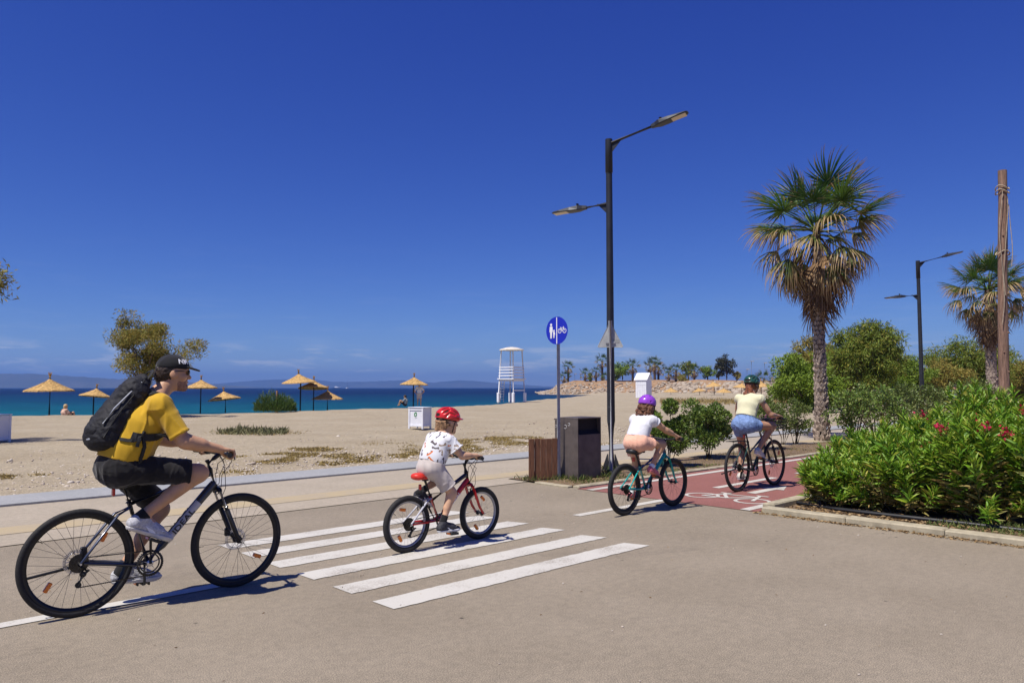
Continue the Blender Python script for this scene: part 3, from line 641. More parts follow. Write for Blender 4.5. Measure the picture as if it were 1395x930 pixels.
    for s, nm in ((-1, 'R'), (1, 'L')):
        e = bar[0] if s < 0 else bar[-1]; i_ = bar[1] if s < 0 else bar[-2]; dd = (e - i_).normalized()
        MB().tube([e - dd * .12, e - dd * .06, e + dd * .006], [.0165, .0175, .018], 10).build('grip', S.get('grip', M_blackp), root); grips[nm] = e - dd * .055
        lv = MB(); q = e - dd * .13; lv.box(q + Vector((.015, 0, -.012)), (.04, .03, .028), bev=.006); lv.tube([q + Vector((.03, 0, -.016)), q + Vector((.05, 0, -.022)) + dd * .04, q + Vector((.042, 0, -.034)) + dd * .10], [.007, .006, .0045], 6, flat=.6); lv.build('brake_lever', S.get('lever', M_blackp), root)
    for s in (-1, 1):
        q = (bar[0] if s < 0 else bar[-1]) * .6 + BAR * .4
        MB().tube([q + Vector((.03, 0, -.01)), q + Vector((.075, -s * .05, .005)), q + Vector((.095, -s * .12, -.07)), lerp(crown, HT, .5) + Vector((.075, -s * .03, .03)), lerp(crown, HT, .15) + Vector((.055, -s * .04, .0)), crown + Vector((.02, -s * .045, -.03))], .0026, 5).build('cable', M_blackp, root)
        MB().tube([q + Vector((.03, 0, -.012)), q + Vector((.07, -s * .06, .0)), HT + Vector((.085, -s * .06, .03)), HT + Vector((.06, -s * .035, -.05)), dt1 + Vector((.025, -s * .028, .0)), lerp(dt1, dt0, .2) + Vector((0, -s * .028, 0))], .0026, 5).build('cable', M_blackp, root)
    # saddle -------------------------------------------------------------
    f = Field(SAD + Vector((-.2, -.13, -.1)), SAD + Vector((.22, .13, .08)), .006)
    k = S.get('sad_k', 1.); f.cone(SAD + Vector((-.085, 0, -.012)), SAD + Vector((.03, 0, -.01)), .062 * k, .026, .03, sc=(1, 1.2, .42)); f.cone(SAD + Vector((.0, 0, -.012)), SAD + Vector((.145 * k, 0, -.022)), .03, .022, .03, sc=(1, 1, .6)); f.ell(SAD + Vector((-.09, 0, .012)), (.055, .06 * k, .02), .03)
    f.build('saddle', S['saddle'], root)
    post = MB(); post.tube([lerp(BB, ST, .8), SAD + Vector((-.005, 0, -.04))], .0135, 10); post.box(SAD + Vector((0, 0, -.038)), (.05, .04, .02)); post.tube([SAD + Vector((-.09, -.02, -.025)), SAD + Vector((.08, -.02, -.035))], .0035, 5); post.tube([SAD + Vector((-.09, .02, -.025)), SAD + Vector((.08, .02, -.035))], .0035, 5)
    post.build('seat_post', S.get('post', M_blackp), root)
    cl = ST + (ST - BB).normalized() * .0; MB().cyl(cl - Vector((0, 0, .012)), cl + Vector((0, 0, .012)), .021 * tk, .021 * tk, 14).build('seat_clamp', M_blackp, root)
    rl = SAD + Vector((-.06, 0, -.10)); MB().box(rl, (.018, .034, .05), bev=.005).build('rear_reflector', M_redrefl, root)
    # drivetrain -----------------------------------------------------------
    cr = S['crank']; ca = S['crank_a']; ch = MB(); cy = -.048; cr_r = S['ring_r']; n = 40
    for rad, yy in ((cr_r, cy), (cr_r * .80, cy + .007)):
        ch.lathe([(rad * .86, yy - .0015), (rad, yy - .0015), (rad, yy + .0015), (rad * .86, yy + .0015), (rad * .86, yy - .0015)], 40, BB, 'y', smooth=False)
    for i in range(36):
        a_ = 2 * math.pi * i / 36; ch.box(BB + Vector((math.cos(a_) * (cr_r + .002), cy, math.sin(a_) * (cr_r + .002))), (.007, .0025, .006), Matrix.Rotation(-a_, 3, 'Y'))
    ch.build('chainring', M_gear, root)
    MB().lathe([(cr_r * .90, cy - .006), (cr_r * 1.02, cy - .006), (cr_r * 1.03, cy - .0035), (cr_r * .90, cy - .003)], 36, BB, 'y').build('chain_guard', M_blackp, root)
    sd2 = MB(); sd2.lathe([(.004, cy - .012), (.017, cy - .011), (.022, cy - .006), (.022, cy + .004)], 20, BB, 'y')
    for i in range(5):
        a_ = 2 * math.pi * i / 5 + .3; sd2.tube([BB + Vector((math.cos(a_) * .018, cy - .003, math.sin(a_) * .018)), BB + Vector((math.cos(a_) * cr_r * .9, cy - .002, math.sin(a_) * cr_r * .9))], [.009, .006], 6, flat=.5)
    sd2.build('spider', S.get('spider', M_alloy), root)
    for s, off in ((-1, 0), (1, math.pi)):
        a = ca + off; pe = BB + Vector((math.cos(a) * cr, s * .075, math.sin(a) * cr)); y0 = s * .06
        MB().tube([BB + Vector((0, y0, 0)), BB + Vector((math.cos(a) * cr * .5, s * .07, math.sin(a) * cr * .5)), pe], [.016, .0125, .0125], 8, flat=.7).build('crank_arm', S.get('crank_m', M_blackp), root)
        pa = S['pedal_pitch'][0 if s < 0 else 1]; M_ = Matrix.Rotation(-pa, 3, 'Y')
        pb = MB(); pb.box(pe + Vector((0, s * .055, 0)), (.022, .085, .02), M_, bev=.004)
        for q in (-.038, .038): pb.box(pe + Vector((0, s * .057, 0)) + M_ @ Vector((q, 0, 0)), (.012, .085, .022), M_, bev=.003)
        pb.box(pe + Vector((0, s * .098, 0)), (.085, .012, .02), M_, bev=.003)
        pl = pb.build('pedal', M_blackp, root); MB().box(pe + Vector((0, s * .057, 0)) + M_ @ Vector((-.046, 0, 0)), (.004, .05, .014), M_).build('reflector', M_refl, pl)
    H0 = hubs[0]; cs = MB()
    for i, q in enumerate(S.get('cogs', (.06, .054, .048, .042, .036, .03, .025))): cs.lathe([(q * .6, -.03 - i * .0042), (q, -.03 - i * .0042), (q, -.032 - i * .0042), (q * .6, -.032 - i * .0042)], 26, H0, 'y', smooth=False)
    cs.build('cassette', M_gear, root)
    ju = H0 + Vector((.02, -.05, -.075)); jl = H0 + Vector((.01, -.05, -.15)); qq = r / .35; ju = H0 + Vector((.022, -.05, -.07 * qq)); jl = H0 + Vector((-.005, -.05, -.135 * qq))
    de = MB(); de.tube([H0 + Vector((.008, -.06, -.02)), H0 + Vector((.045, -.064, -.05 * qq)), ju + Vector((0, -.008, 0))], [.012, .014, .009], 6); 
    for q in (-.008, .008): de.tube([ju + Vector((0, q, 0)), jl + Vector((0, q, 0))], [.010, .009], 6, flat=.3)
    for q in (ju, jl): de.cyl(q + Vector((0, -.006, 0)), q + Vector((0, .006, 0)), .019 * qq, .019 * qq, 11)
    de.build('derailleur', M_blackp, root)
    # chain as a flat loop of short links
    def arc(c, rad, a0, a1, n): return [c + Vector((rad * math.cos(a0 + (a1 - a0) * i / n), 0, rad * math.sin(a0 + (a1 - a0) * i / n))) for i in range(n + 1)]
    cy_ = Vector((0, -.044, 0)); loop = arc(H0 + cy_, .037, R(100), R(250), 6) + [ju + Vector((.019, .004, 0))] + [jl + Vector((-.018, .004, -.002)), jl + Vector((.012, .004, -.017))] + arc(BB + cy_, cr_r * .99, R(-105), R(92), 12); loop.append(loop[0])
    cm = MB(); run = 0
    for a, b in zip(loop[:-1], loop[1:]):
        dd = b - a; k_ = max(1, int(dd.length / .0127)); 
        for i in range(k_):
            m_ = a + dd * ((i + .5) / k_); cm.box(m_, (dd.length / k_ * .86, .006 if run % 2 else .0035, .0075), basis(dd.normalized(), Vector((0, 1, 0)), dd.normalized().cross(Vector((0, 1, 0))), (0, 0, 0)).to_3x3()); run += 1
    cm.build('chain', M_gear, root)
    if S.get('stand'):
        a, b = H0 + Vector((.03, .055, -.03)), H0 + Vector((-.285, .085, -.075)); MB().tube([a, lerp(a, b, .08), lerp(a, b, .97), b], [.014, .010, .009, .013], 8).build('kickstand', M_blackp, root)
    if S.get('rack'):
        rk = MB(); z = r * 2 + .03; 
        for s in (-.06, .06): rk.tube([ST + Vector((-.01, s * .4, .0)), Vector((.14, s, z)), Vector((-.2, s, z))], .006, 6); rk.tube([Vector((.0, s, z)), H0 + Vector((0, s * 1.15, .02))], .005, 6)
        for q in (.1, -.0, -.1, -.2): rk.tube([Vector((q, -.06, z)), Vector((q, .06, z))], .005, 6)
        rk.build('rear_rack', M_blackp, root)
    return root, {'grip': grips, 'BB': BB, 'crank': cr, 'ca': ca, 'SAD': SAD}
M_bikegrey = mat('graphite_frame_paint', (.045, .048, .058, 1), .32, metal=.35, var=.08, coat=.5)
M_navy = mat('navy_frame_paint', (.03, .04, .075, 1), .3, metal=.3, var=.08, coat=.5)
M_silverp = mat('light_silver_paint', (.46, .46, .50, 1), .4, metal=.0, var=.05)
M_red = mat('red_frame_paint', (.52, .014, .016, 1), .28, var=.06, coat=.6)
M_blkp = mat('black_frame_paint', (.018, .018, .026, 1), .28, var=.06, coat=.6)
M_teal = mat('turquoise_frame_paint', (.014, .34, .31, 1), .3, var=.06, coat=.6)
M_dteal = mat('dark_blue_frame_paint', (.025, .06, .15, 1), .3, var=.06, coat=.6)
M_green = mat('dark_green_frame_paint', (.035, .085, .068, 1), .3, var=.08, coat=.5)
M_redsad = mat('red_saddle_vinyl', (.62, .035, .02, 1), .42, var=.06)
M_greyrim = mat('grey_alloy_rim', (.32, .32, .34, 1), .35, metal=.5, var=.08)
SPEC = {}
SPEC['man'] = dict(pos=(1.415, 5.56, 0), R=.348, WB=1.075, tyre=.021, BB=(.435, .285), ST=(.30, .715), HB=(.905, .742), HT=(.852, .893), SAD=(.262, .885), BAR=(.925, 1.0), hw=.315, sweep=.06, rise=.012, paint=M_bikegrey, tt_paint=M_bikegrey, cs_paint=M_bikegrey, ss_paint=M_navy, fork_paint=M_blackp, leg_paint=M_blackp, susp=True, disc=True, rim=M_rimblk, spoke=M_spokeblk, spoke_r=.0011, spokes=32, saddle=M_blackp, crank=.17, crank_a=R(93), pedal_pitch=(R(-24), R(-4)), ring_r=.085, stand=True, dt_r=.029, letter='IDEAL', let_size=.066, let_t=.50, let_mat=M_blackprint, panel=(.028, .165), panel_mat=M_silverp, reflect=([R(218), R(44)], [R(-42)]), refl_radial=False, refl_tilt=R(70),
    label='large graphite bicycle with black disc-brake wheels under the man in yellow')
SPEC['boy'] = dict(pos=(4.10, 5.62, 0), R=.256, WB=.885, tyre=.027, BB=(.362, .255), ST=(.262, .485), HB=(.735, .552), HT=(.70, .675), SAD=(.205, .675), BAR=(.722, .80), hw=.272, sweep=.05, rise=.02, paint=M_red, rear_paint=M_red, tt_paint=M_blkp, cs_paint=M_red, ss_paint=M_silverp, fork_paint=M_red, leg_paint=M_red, rim=M_greyrim, spoke=M_steel, spoke_r=.001, spokes=28, saddle=M_redsad, sad_k=.92, crank=.135, crank_a=R(-62), pedal_pitch=(R(-2), R(-25)), ring_r=.062, dt_r=.024, letter='IDEAL', let_size=.052, let_t=.52, let_mat=M_white, reflect=([R(110), R(238)], [R(75), R(250)]), rim_d=.018, refl_tilt=R(30), tt_seat=.8, spacer=.06, dt_join=.35, tk=1.05,
    label="small red and black children's bicycle with red saddle on the zebra crossing")
SPEC['girl'] = dict(pos=(7.12, 5.47, 0), R=.302, WB=1.0, tyre=.026, BB=(.41, .28), ST=(.295, .56), HB=(.835, .63), HT=(.80, .745), SAD=(.235, .738), BAR=(.855, .845), hw=.275, sweep=.05, rise=.015, paint=M_teal, rear_paint=M_teal, tt_paint=M_dteal, cs_paint=M_teal, ss_paint=M_teal, fork_paint=M_teal, leg_paint=M_teal, rim=M_rimblk, spoke=M_spokeblk, spoke_r=.0011, spokes=28, saddle=M_blackp, crank=.145, crank_a=R(78), pedal_pitch=(R(-18), R(0)), ring_r=.07, dt_r=.022, reflect=([], []), tt_seat=.85, rim_d=.026,
    label="mid-size turquoise bicycle ridden by the girl in the purple helmet")
SPEC['woman'] = dict(pos=(9.86, 5.55, 0), R=.348, WB=1.1, tyre=.021, BB=(.435, .285), ST=(.305, .70), HB=(.91, .735), HT=(.86, .89), SAD=(.262, .885), BAR=(.885, 1.005), hw=.30, sweep=.08, rise=.03, paint=M_green, rear_paint=M_green, tt_paint=M_green, fork_paint=M_blackp, leg_paint=M_blackp, susp=True, disc=True, rim=M_rimblk, spoke=M_spokeblk, spoke_r=.0011, spokes=28, saddle=M_blackp, crank=.17, crank_a=R(80), pedal_pitch=(R(-20), R(0)), ring_r=.08, dt_r=.023, reflect=([R(200)], [R(40), R(222)]), stand=True, rack=True, tt_seat=.62, tt_join=.5, refl_tilt=R(60),
    label='dark green bicycle with rear rack and black front basket on the red lane')
BIKE = {k: bicycle(s) for k, s in SPEC.items()}
# wire basket and flowers on the woman's handlebar (parts of her bicycle)
wr = BIKE['woman'][0]; bc = Vector((1.06, 0, 1.0)); bk = MB()
def rr_(z, k): return [bc + Vector((a * .13 * k, b * .18 * k, z)) for a, b in ((-1, -1), (1, -1), (1, 1), (-1, 1), (-1, -1))]
for z, k in ((.02, 1), (-.03, .95), (-.08, .9), (-.13, .85)): bk.tube(rr_(z, k), .006, 5)
for i in range(4):
    for t in np.linspace(0, 1, 9)[:-1]: bk.tube([lerp(rr_(.02, 1)[i], rr_(.02, 1)[i + 1], t), lerp(rr_(-.13, .85)[i], rr_(-.13, .85)[i + 1], t)], .0035, 4)
bk.box(bc + Vector((0, 0, -.132)), (.22, .30, .008)); bk.build('basket', M_blackp, wr)
M_purple = leaf_mat('purple_flower', [(.25, .03, .22, 1), (.42, .06, .30, 1), (.12, .02, .14, 1)], .6, .1)
fl = MB()
for i in range(46):
    p = bc + Vector((random.uniform(-.12, .1), random.uniform(-.19, .19), random.uniform(-.02, .075)))
    for j in range(5):
        a = j * 1.257 + i; q = Vector((math.cos(a), math.sin(a), random.uniform(-.3, .6))) * .022; s = Vector((-math.sin(a), math.cos(a), 0)) * .010; fl.add([p, p + q * .6 + s, p + q, p + q * .6 - s], [(0, 1, 2, 3)])
fl.build('flower_garland', M_purple, wr)
# ================================================================ people
def skin_mat(name, c):
    m = mat(name, c, .5, var=.10, scale=14, bump=.12, bscale=220, spec=.35); b = m.node_tree.nodes['Principled BSDF']
    b.inputs['Subsurface Weight'].default_value = .06; b.inputs['Subsurface Radius'].default_value = (.012, .005, .003); return m
def cloth(name, c, var=.08, bump=.25, bscale=380, rough=.85, sheen=.2): return mat(name, c, rough, var=var, scale=9, bump=bump, bscale=bscale, spec=.15, sheen=sheen, bdist=.003)
SK_man = skin_mat('sunned_skin', (.53, .30, .175, 1)); SK_boy = skin_mat('fair_skin', (.58, .345, .215, 1)); SK_girl = skin_mat('light_tan_skin', (.52, .295, .175, 1)); SK_wom = skin_mat('tanned_skin', (.46, .25, .15, 1))
M_eye = mat('eye_white', (.7, .7, .68, 1), .2, var=.02); M_iris = mat('dark_iris', (.05, .03, .02, 1), .2); M_lip = mat('lip_skin', (.42, .16, .13, 1), .5)
M_glass = mat('dark_lens', (.008, .008, .01, 1), .08, spec=.6)
def ik(a, b, l1, l2, hint):
    a, b, hint = Vector(a), Vector(b), Vector(hint); d = b - a; L_ = min(d.length, (l1 + l2) * .995); u = d.normalized()
    x = (L_ * L_ + l1 * l1 - l2 * l2) / (2 * L_); h = math.sqrt(max(l1 * l1 - x * x, 0)); p = (hint - u * hint.dot(u)).normalized(); return a + u * x + p * h
def hand(f, g, w, s, k, q=.004):
    "five fingers closed round a bar along Y at g; s = +1 left hand"
    g = Vector(g); w = Vector(w)
    def pt(dx, dy, dz): return (g.x + dx * k, g.y + s * dy * k, g.z + dz * k)
    for i, (yo, ln) in enumerate(((-.034, .95), (-.0115, 1.06), (.011, 1.0), (.032, .86))):
        kn, p1, p2, p3 = pt(-.014, yo, .036), pt(.022, yo * 1.05, .030), pt(.036 * ln, yo * 1.05, .0), pt(.012, yo, -.029 * ln)
        f.cone(w + Vector((0, s * yo * .35 * k, 0)), kn, .019 * k, .0135 * k, .010); f.cone(kn, p1, .0115 * k, .010 * k, q); f.cone(p1, p2, .010 * k, .0092 * k, q); f.cone(p2, p3, .009 * k, .0075 * k, q)
    f.cone(lerp(w, g, .45) + Vector((0, -s * .02 * k, 0)), pt(-.030, -.046, .010), .017 * k, .013 * k, .008); f.cone(pt(-.030, -.046, .010), pt(-.006, -.062, -.012), .0125 * k, .0105 * k, q); f.cone(pt(-.006, -.062, -.012), pt(.020, -.055, -.022), .0105 * k, .008 * k, q)
def free_hand(f, w, d, k):
    d = Vector(d).normalized(); _, a, b = frame_of(d); w = Vector(w); p = w + d * .085 * k
    f.cone(w, p, .024 * k, .03 * k, .01, sc=(1, 1, 1))
    for i, ln in enumerate((.06, .068, .064, .05)): f.cone(p + a * ((i - 1.5) * .018 * k), p + a * ((i - 1.5) * .02 * k) + d * ln * k + b * .02 * k, .0095 * k, .0075 * k, .004)
    f.cone(w + d * .03 * k + a * -.025 * k, w + d * .075 * k + a * -.05 * k + b * .012, .012 * k, .009 * k, .005)
def shoe(root, B, d, nrm, k, up_m, sole_m, P, s):
    "B: point under the ball of the foot on the sole; d forward, nrm up"
    B, d, nrm = Vector(B), Vector(d).normalized(), Vector(nrm).normalized(); sd_ = nrm.cross(d); M_ = basis(d, sd_, nrm, (0, 0, 0)).to_3x3()
    def q(a, b, c): return B + d * a * k + sd_ * b * k + nrm * c * k
    lo = q(-.25, 0, 0); f = Field(Vector(B) - Vector((.3, .16, .26)) * k, Vector(B) + Vector((.24, .16, .28)) * k, P['h'] * .8)
    f.cone(q(-.15, 0, .045), q(0, 0, .040), .036 * k, .038 * k, .03); f.cone(q(0, 0, .038), q(.085, 0, .028), .038 * k, .026 * k, .03); f.cone(q(-.155, 0, .05), q(-.125, 0, .105), .038 * k, .037 * k, .03); f.cone(q(-.10, 0, .085), q(.0, 0, .05), .033 * k, .026 * k, .03)
    f.cut(q(-.13, 0, .112), nrm); f.cut(q(0, 0, .02), -nrm); f.wrinkle(.0012, 120, 5)
    up = f.build('shoe', up_m, root)
    g = Field(Vector(B) - Vector((.3, .16, .26)) * k, Vector(B) + Vector((.24, .16, .28)) * k, P['h'] * .8)
    g.cone(q(-.15, 0, .03), q(-.05, 0, .03), .042 * k, .038 * k, .03); g.cone(q(-.05, 0, .03), q(.035, 0, .028), .038 * k, .045 * k, .03); g.cone(q(.03, 0, .028), q(.088, 0, .03), .044 * k, .031 * k, .03)
    g.cut(q(0, 0, .0), -nrm); g.cut(q(0, 0, .028), (nrm - d * .04).normalized()); g.build('sole', sole_m, up)
    lm = MB()
    for i in range(4):
        a = -.075 + i * .022; lm.tube([q(a, -.028, .095 - i * .011), q(a + .004, 0, .108 - i * .013), q(a, .028, .095 - i * .011)], .0035 * k, 5)
    lm.build('lace', P.get('lace', M_white), up)
    if P.get('swoosh'):
        for sg in (-1, 1):
            # curved tick on the side of the shoe
            pts = [(-.09, .052), (-.055, .034), (-.02, .036), (.03, .058)]; wd = [.002, .011, .009, .001]
            V = []
            for (a, c), w_ in zip(pts, wd): V += [q(a, sg * (.0395 + .002), c - w_), q(a, sg * (.0385 + .002), c + w_)]
            MB().add(V, [(0, 2, 3, 1), (2, 4, 5, 3), (4, 6, 7, 5)]).build('swoosh_mark', P['swoosh'], up)
    return q(-.125, 0, .10)
def person(J, P, root):
    h = P['h']; g = P['g']; k = P['hk']; V = {a: Vector(b) for a, b in J.items()}
    allp = np.array([tuple(v) for a, v in V.items() if not a.startswith('d_')]); lo = allp.min(0) - .24; hi = allp.max(0) + .24
    f = Field(lo, hi, h); sp = (V['neck'] - V['pelvis']).normalized(); yy = Vector(P.get('left', (0, 1, 0)))
    wy = P.get('sy', (1.25, 1.2)); sc_ = (1, wy[0], 1) if abs(yy.y) > .5 else (wy[0], 1, 1)
    waist = lerp(V['pelvis'], V['chest'], .45) + Vector(P.get('waist_off', (0, 0, 0)))
    tr = P.get('torso', (.125, .112, .125))
    f.cone(V['pelvis'], waist, tr[0] * g, tr[1] * g, .04, sc=sc_); f.cone(waist, V['chest'], tr[1] * g, tr[2] * g, .04, sc=sc_); f.cone(V['chest'], V['neck'], tr[2] * g, .062 * g, .05, sc=sc_)
    for s in 'LR': f.cone(lerp(V['chest'], V['neck'], .7), V['sh' + s], .06 * g, .062 * g, .05)
    # head
    fw = V['d_face'].normalized(); lf = Vector((0, 0, 1)).cross(fw).normalized(); up = fw.cross(lf).normalized(); Mh = basis(fw, lf, up, (0, 0, 0)).to_3x3(); c = V['head']
    def H(a, b, d): return c + fw * a * k + lf * b * k + up * d * k
    f.cone(V['neck'] - sp * .02, H(-.02, 0, -.06), .066 * g, .056 * k, .03); f.ell(H(-.008, 0, .03), (.100 * k, .078 * k, .098 * k), .02, M=Mh); f.ell(H(.028, 0, -.03), (.068 * k, .064 * k, .085 * k), .03, M=Mh)
    f.cone(H(.0, 0, -.072), H(.072, 0, -.104), .054 * k, .027 * k, .03); f.cone(H(.086, 0, .002), H(.110, 0, -.032), .008 * k, .0125 * k, .012); f.ell(H(.101, 0, -.036), (.012 * k, .016 * k, .009 * k), .008, M=Mh)
    f.cone(H(.078, .036, .022), H(.084, -.036, .022), .014 * k, .014 * k, .02); f.cone(H(.086, .014, -.066), H(.086, -.014, -.066), .010 * k, .010 * k, .012)
    for s in (-1, 1): f.ell(H(.088, s * .033, .001), (.015 * k, .016 * k, .012 * k), .012, '-', M=Mh); f.ell(H(-.005, s * .079, -.012), (.028 * k, .010 * k, .034 * k), .008, M=Mh @ Matrix.Rotation(R(12), 3, 'Y')); f.ell(H(.058, s * .05, -.03), (.025 * k, .022 * k, .022 * k), .02, M=Mh)
    # limbs
    ar = P.get('arm', 1.) * g; lr = P.get('leg', 1.) * g
    for s, sg in (('L', 1), ('R', -1)):
        sh, el, wr = V['sh' + s], V['el' + s], V['wr' + s]; f.cone(sh, el, .050 * ar, .040 * ar, .03); f.cone(lerp(sh, el, .35), lerp(sh, el, .7), .047 * ar, .046 * ar, .02)
        f.cone(el, wr, .039 * ar, .026 * ar, .02); f.cone(lerp(el, wr, .12), lerp(el, wr, .45), .043 * ar, .038 * ar, .03)
        if 'grip' + s in V: hand(f, V['grip' + s], wr, sg, P['hand'])
        else: free_hand(f, wr, wr - el + Vector((0, 0, -.05)), P['hand'])
        hp, kn, an = V['hip' + s], V['kn' + s], V['an' + s]; sd_ = (kn - hp).normalized(); sh_ = (an - kn).normalized()
        f.cone(hp, kn, .088 * lr, .056 * lr, .05); f.cone(kn - sd_ * .03, kn + sh_ * .02, .057 * lr, .053 * lr, .03); f.cone(kn, an, .052 * lr, .036 * lr, .03)
        bk_ = (kn - lerp(hp, an, .5)).normalized() * -1; f.cone(lerp(kn, an, .14) + bk_ * .018 * g, lerp(kn, an, .48) + bk_ * .016 * g, .050 * lr, .040 * lr, .03)
        f.cone(an, an + Vector(V['d_foot' + s]) * .07 * g - Vector((0, 0, .03 * g)), .034 * lr, .03 * lr, .02)
    f.build('body', P['skin'], root)
    # shirt ------------------------------------------------------------
    o = P.get('loose', .014); f2 = Field(lo, hi, h); f2.cone(V['pelvis'], waist, tr[0] * g + o * .8, tr[1] * g + o * 1.5, .04, sc=sc_); f2.cone(waist, V['chest'], tr[1] * g + o * 1.5, tr[2] * g + o, .05, sc=sc_)
    nk = P.get('neckline', .72); f2.cone(V['chest'], V['neck'], tr[2] * g + o, .062 * g + o * .8, .05, sc=sc_, cuts=[(lerp(V['chest'], V['neck'], nk + .28), sp)])
    for s in 'LR':
        d = (V['el' + s] - V['sh' + s]); e = V['sh' + s] + d * P['sleeve']; dn = d.normalized()
        f2.cone(lerp(V['chest'], V['neck'], .62), V['sh' + s], .066 * g + o * .5, .064 * g + o * .6, .05)
        f2.cone(V['sh' + s], e + dn * .03, .058 * g + o * .6, (.052 * g + o) * P.get('flare', 1.15), .035, cuts=[(e, dn + Vector(P.get('sl_tilt', (0, 0, 0))))]); q_e = (.052 * g + o) * P.get('flare', 1.15); f2.cone(e - dn * .022 * g, e + dn * .01, q_e + .0035, q_e + .003, .004, cuts=[(e, dn), (e - dn * .018 * g, -dn)])
    hem = V['pelvis'] + sp * P['hem']; f2.cut(hem, -(sp + Vector(P.get('hem_tilt', (0, 0, 0)))).normalized())
    f2.wrinkle(P.get('wr', .004) * .55, 18, 3, (1, 1, .6)); f2.crease(P.get('wr', .004) * 2.6, 15, 8, (.6, .7, 1.6)); f2.crease(P.get('wr', .004) * 1.5, 30, 9, (1.2, 1, .7)); f2.build('shirt', P['shirt'], root)
    if P.get('collar'):
        fc = Field(V['neck'] - Vector((.2, .2, .2)), V['neck'] + Vector((.2, .2, .2)), h * .8); nd_ = (c - V['neck']).normalized(); q = V['neck'] - nd_ * .015
        fc.cone(q - nd_ * .05, q + nd_ * .06, .085 * g, .073 * g, .01, cuts=[(q + nd_ * .022, nd_), (q - nd_ * .05, -nd_)]); fc.cone(q, q + nd_ * .15, .066 * g, .062 * g, .005, '-'); fc.build('collar', P['shirt'], root)
    # shorts -------------------------------------------------------------
    f3 = Field(lo, hi, h); os_ = P.get('loose_s', .012); wc = [(V['pelvis'] + sp * P['waistband'], sp)]; f3.cone(V['pelvis'] - sp * .03, V['pelvis'] + sp * .14, tr[0] * g + os_ * .6, tr[1] * g + os_ * .9, .03, sc=sc_, cuts=wc)
    f3.ell(V['pelvis'] + Vector(P.get('seat', (-.03, 0, -.02))), (.112 * g + os_ * .6, .150 * g + os_ * .4, .098 * g + os_ * .5), .05, cuts=wc)
    for s in 'LR':
        d = V['kn' + s] - V['hip' + s]; e = V['hip' + s] + d * P['leglen']; dn = d.normalized()
        f3.cone(V['hip' + s], e + dn * .04, .094 * lr + os_, (.066 * lr + os_) * P.get('flare_s', 1.15), P.get('blend_s', .05), cuts=[(e, dn)]); r_e = (.066 * lr + os_) * P.get('flare_s', 1.15); f3.cone(e - dn * .022 * g, e + dn * .01, r_e + .006, r_e + .004, .004, cuts=[(e, dn), (e - dn * .02 * g, -dn)])
    f3.wrinkle(.0025, 26, 13); f3.crease(.009, 18, 14, (1.4, 1, .8)); f3.crease(.005, 36, 15); sh_o = f3.build('shorts', P['shorts'], root)
    # shoes
    for s in 'LR':
        if P.get('bare'): continue
        d = Vector(V['d_foot' + s]); nrm = d.cross(yy).normalized(); nrm = nrm if nrm.z > 0 else -nrm
        shoe(root, V['ball' + s], d, nrm, P['foot'], P['shoe'], P['sole'], P, s)
        if P.get('sock'):
            kn, an = V['kn' + s], V['an' + s]; dn = (kn - an).normalized(); fs = Field(an - Vector((.16,) * 3), an + Vector((.22,) * 3), h * .8); fs.cone(an - dn * .05, an + dn * P['sock'][1], .038 * lr + .006, .040 * lr + .005, .01, cuts=[(an + dn * P['sock'][1], dn)]); fs.build('sock', P['sock'][0], root)
    # face
    if P.get('face', True):
        for s in (-1, 1):
            if not P.get('shades'): e_ = MB().ell(H(.083, s * .033, .001), (.0115 * k,) * 3).build('eye', M_eye, root); MB().ell(H(.0925, s * .033, .001), (.0035 * k, .005 * k, .005 * k)).build('iris', M_iris, e_)
        MB().tube([H(.089, .021, -.066), H(.0975, .0, -.066), H(.089, -.021, -.066)], [.003 * k, .006 * k, .003 * k], 6).build('mouth', M_lip, root)
    return H, Mh, k, fw, lf, up, V
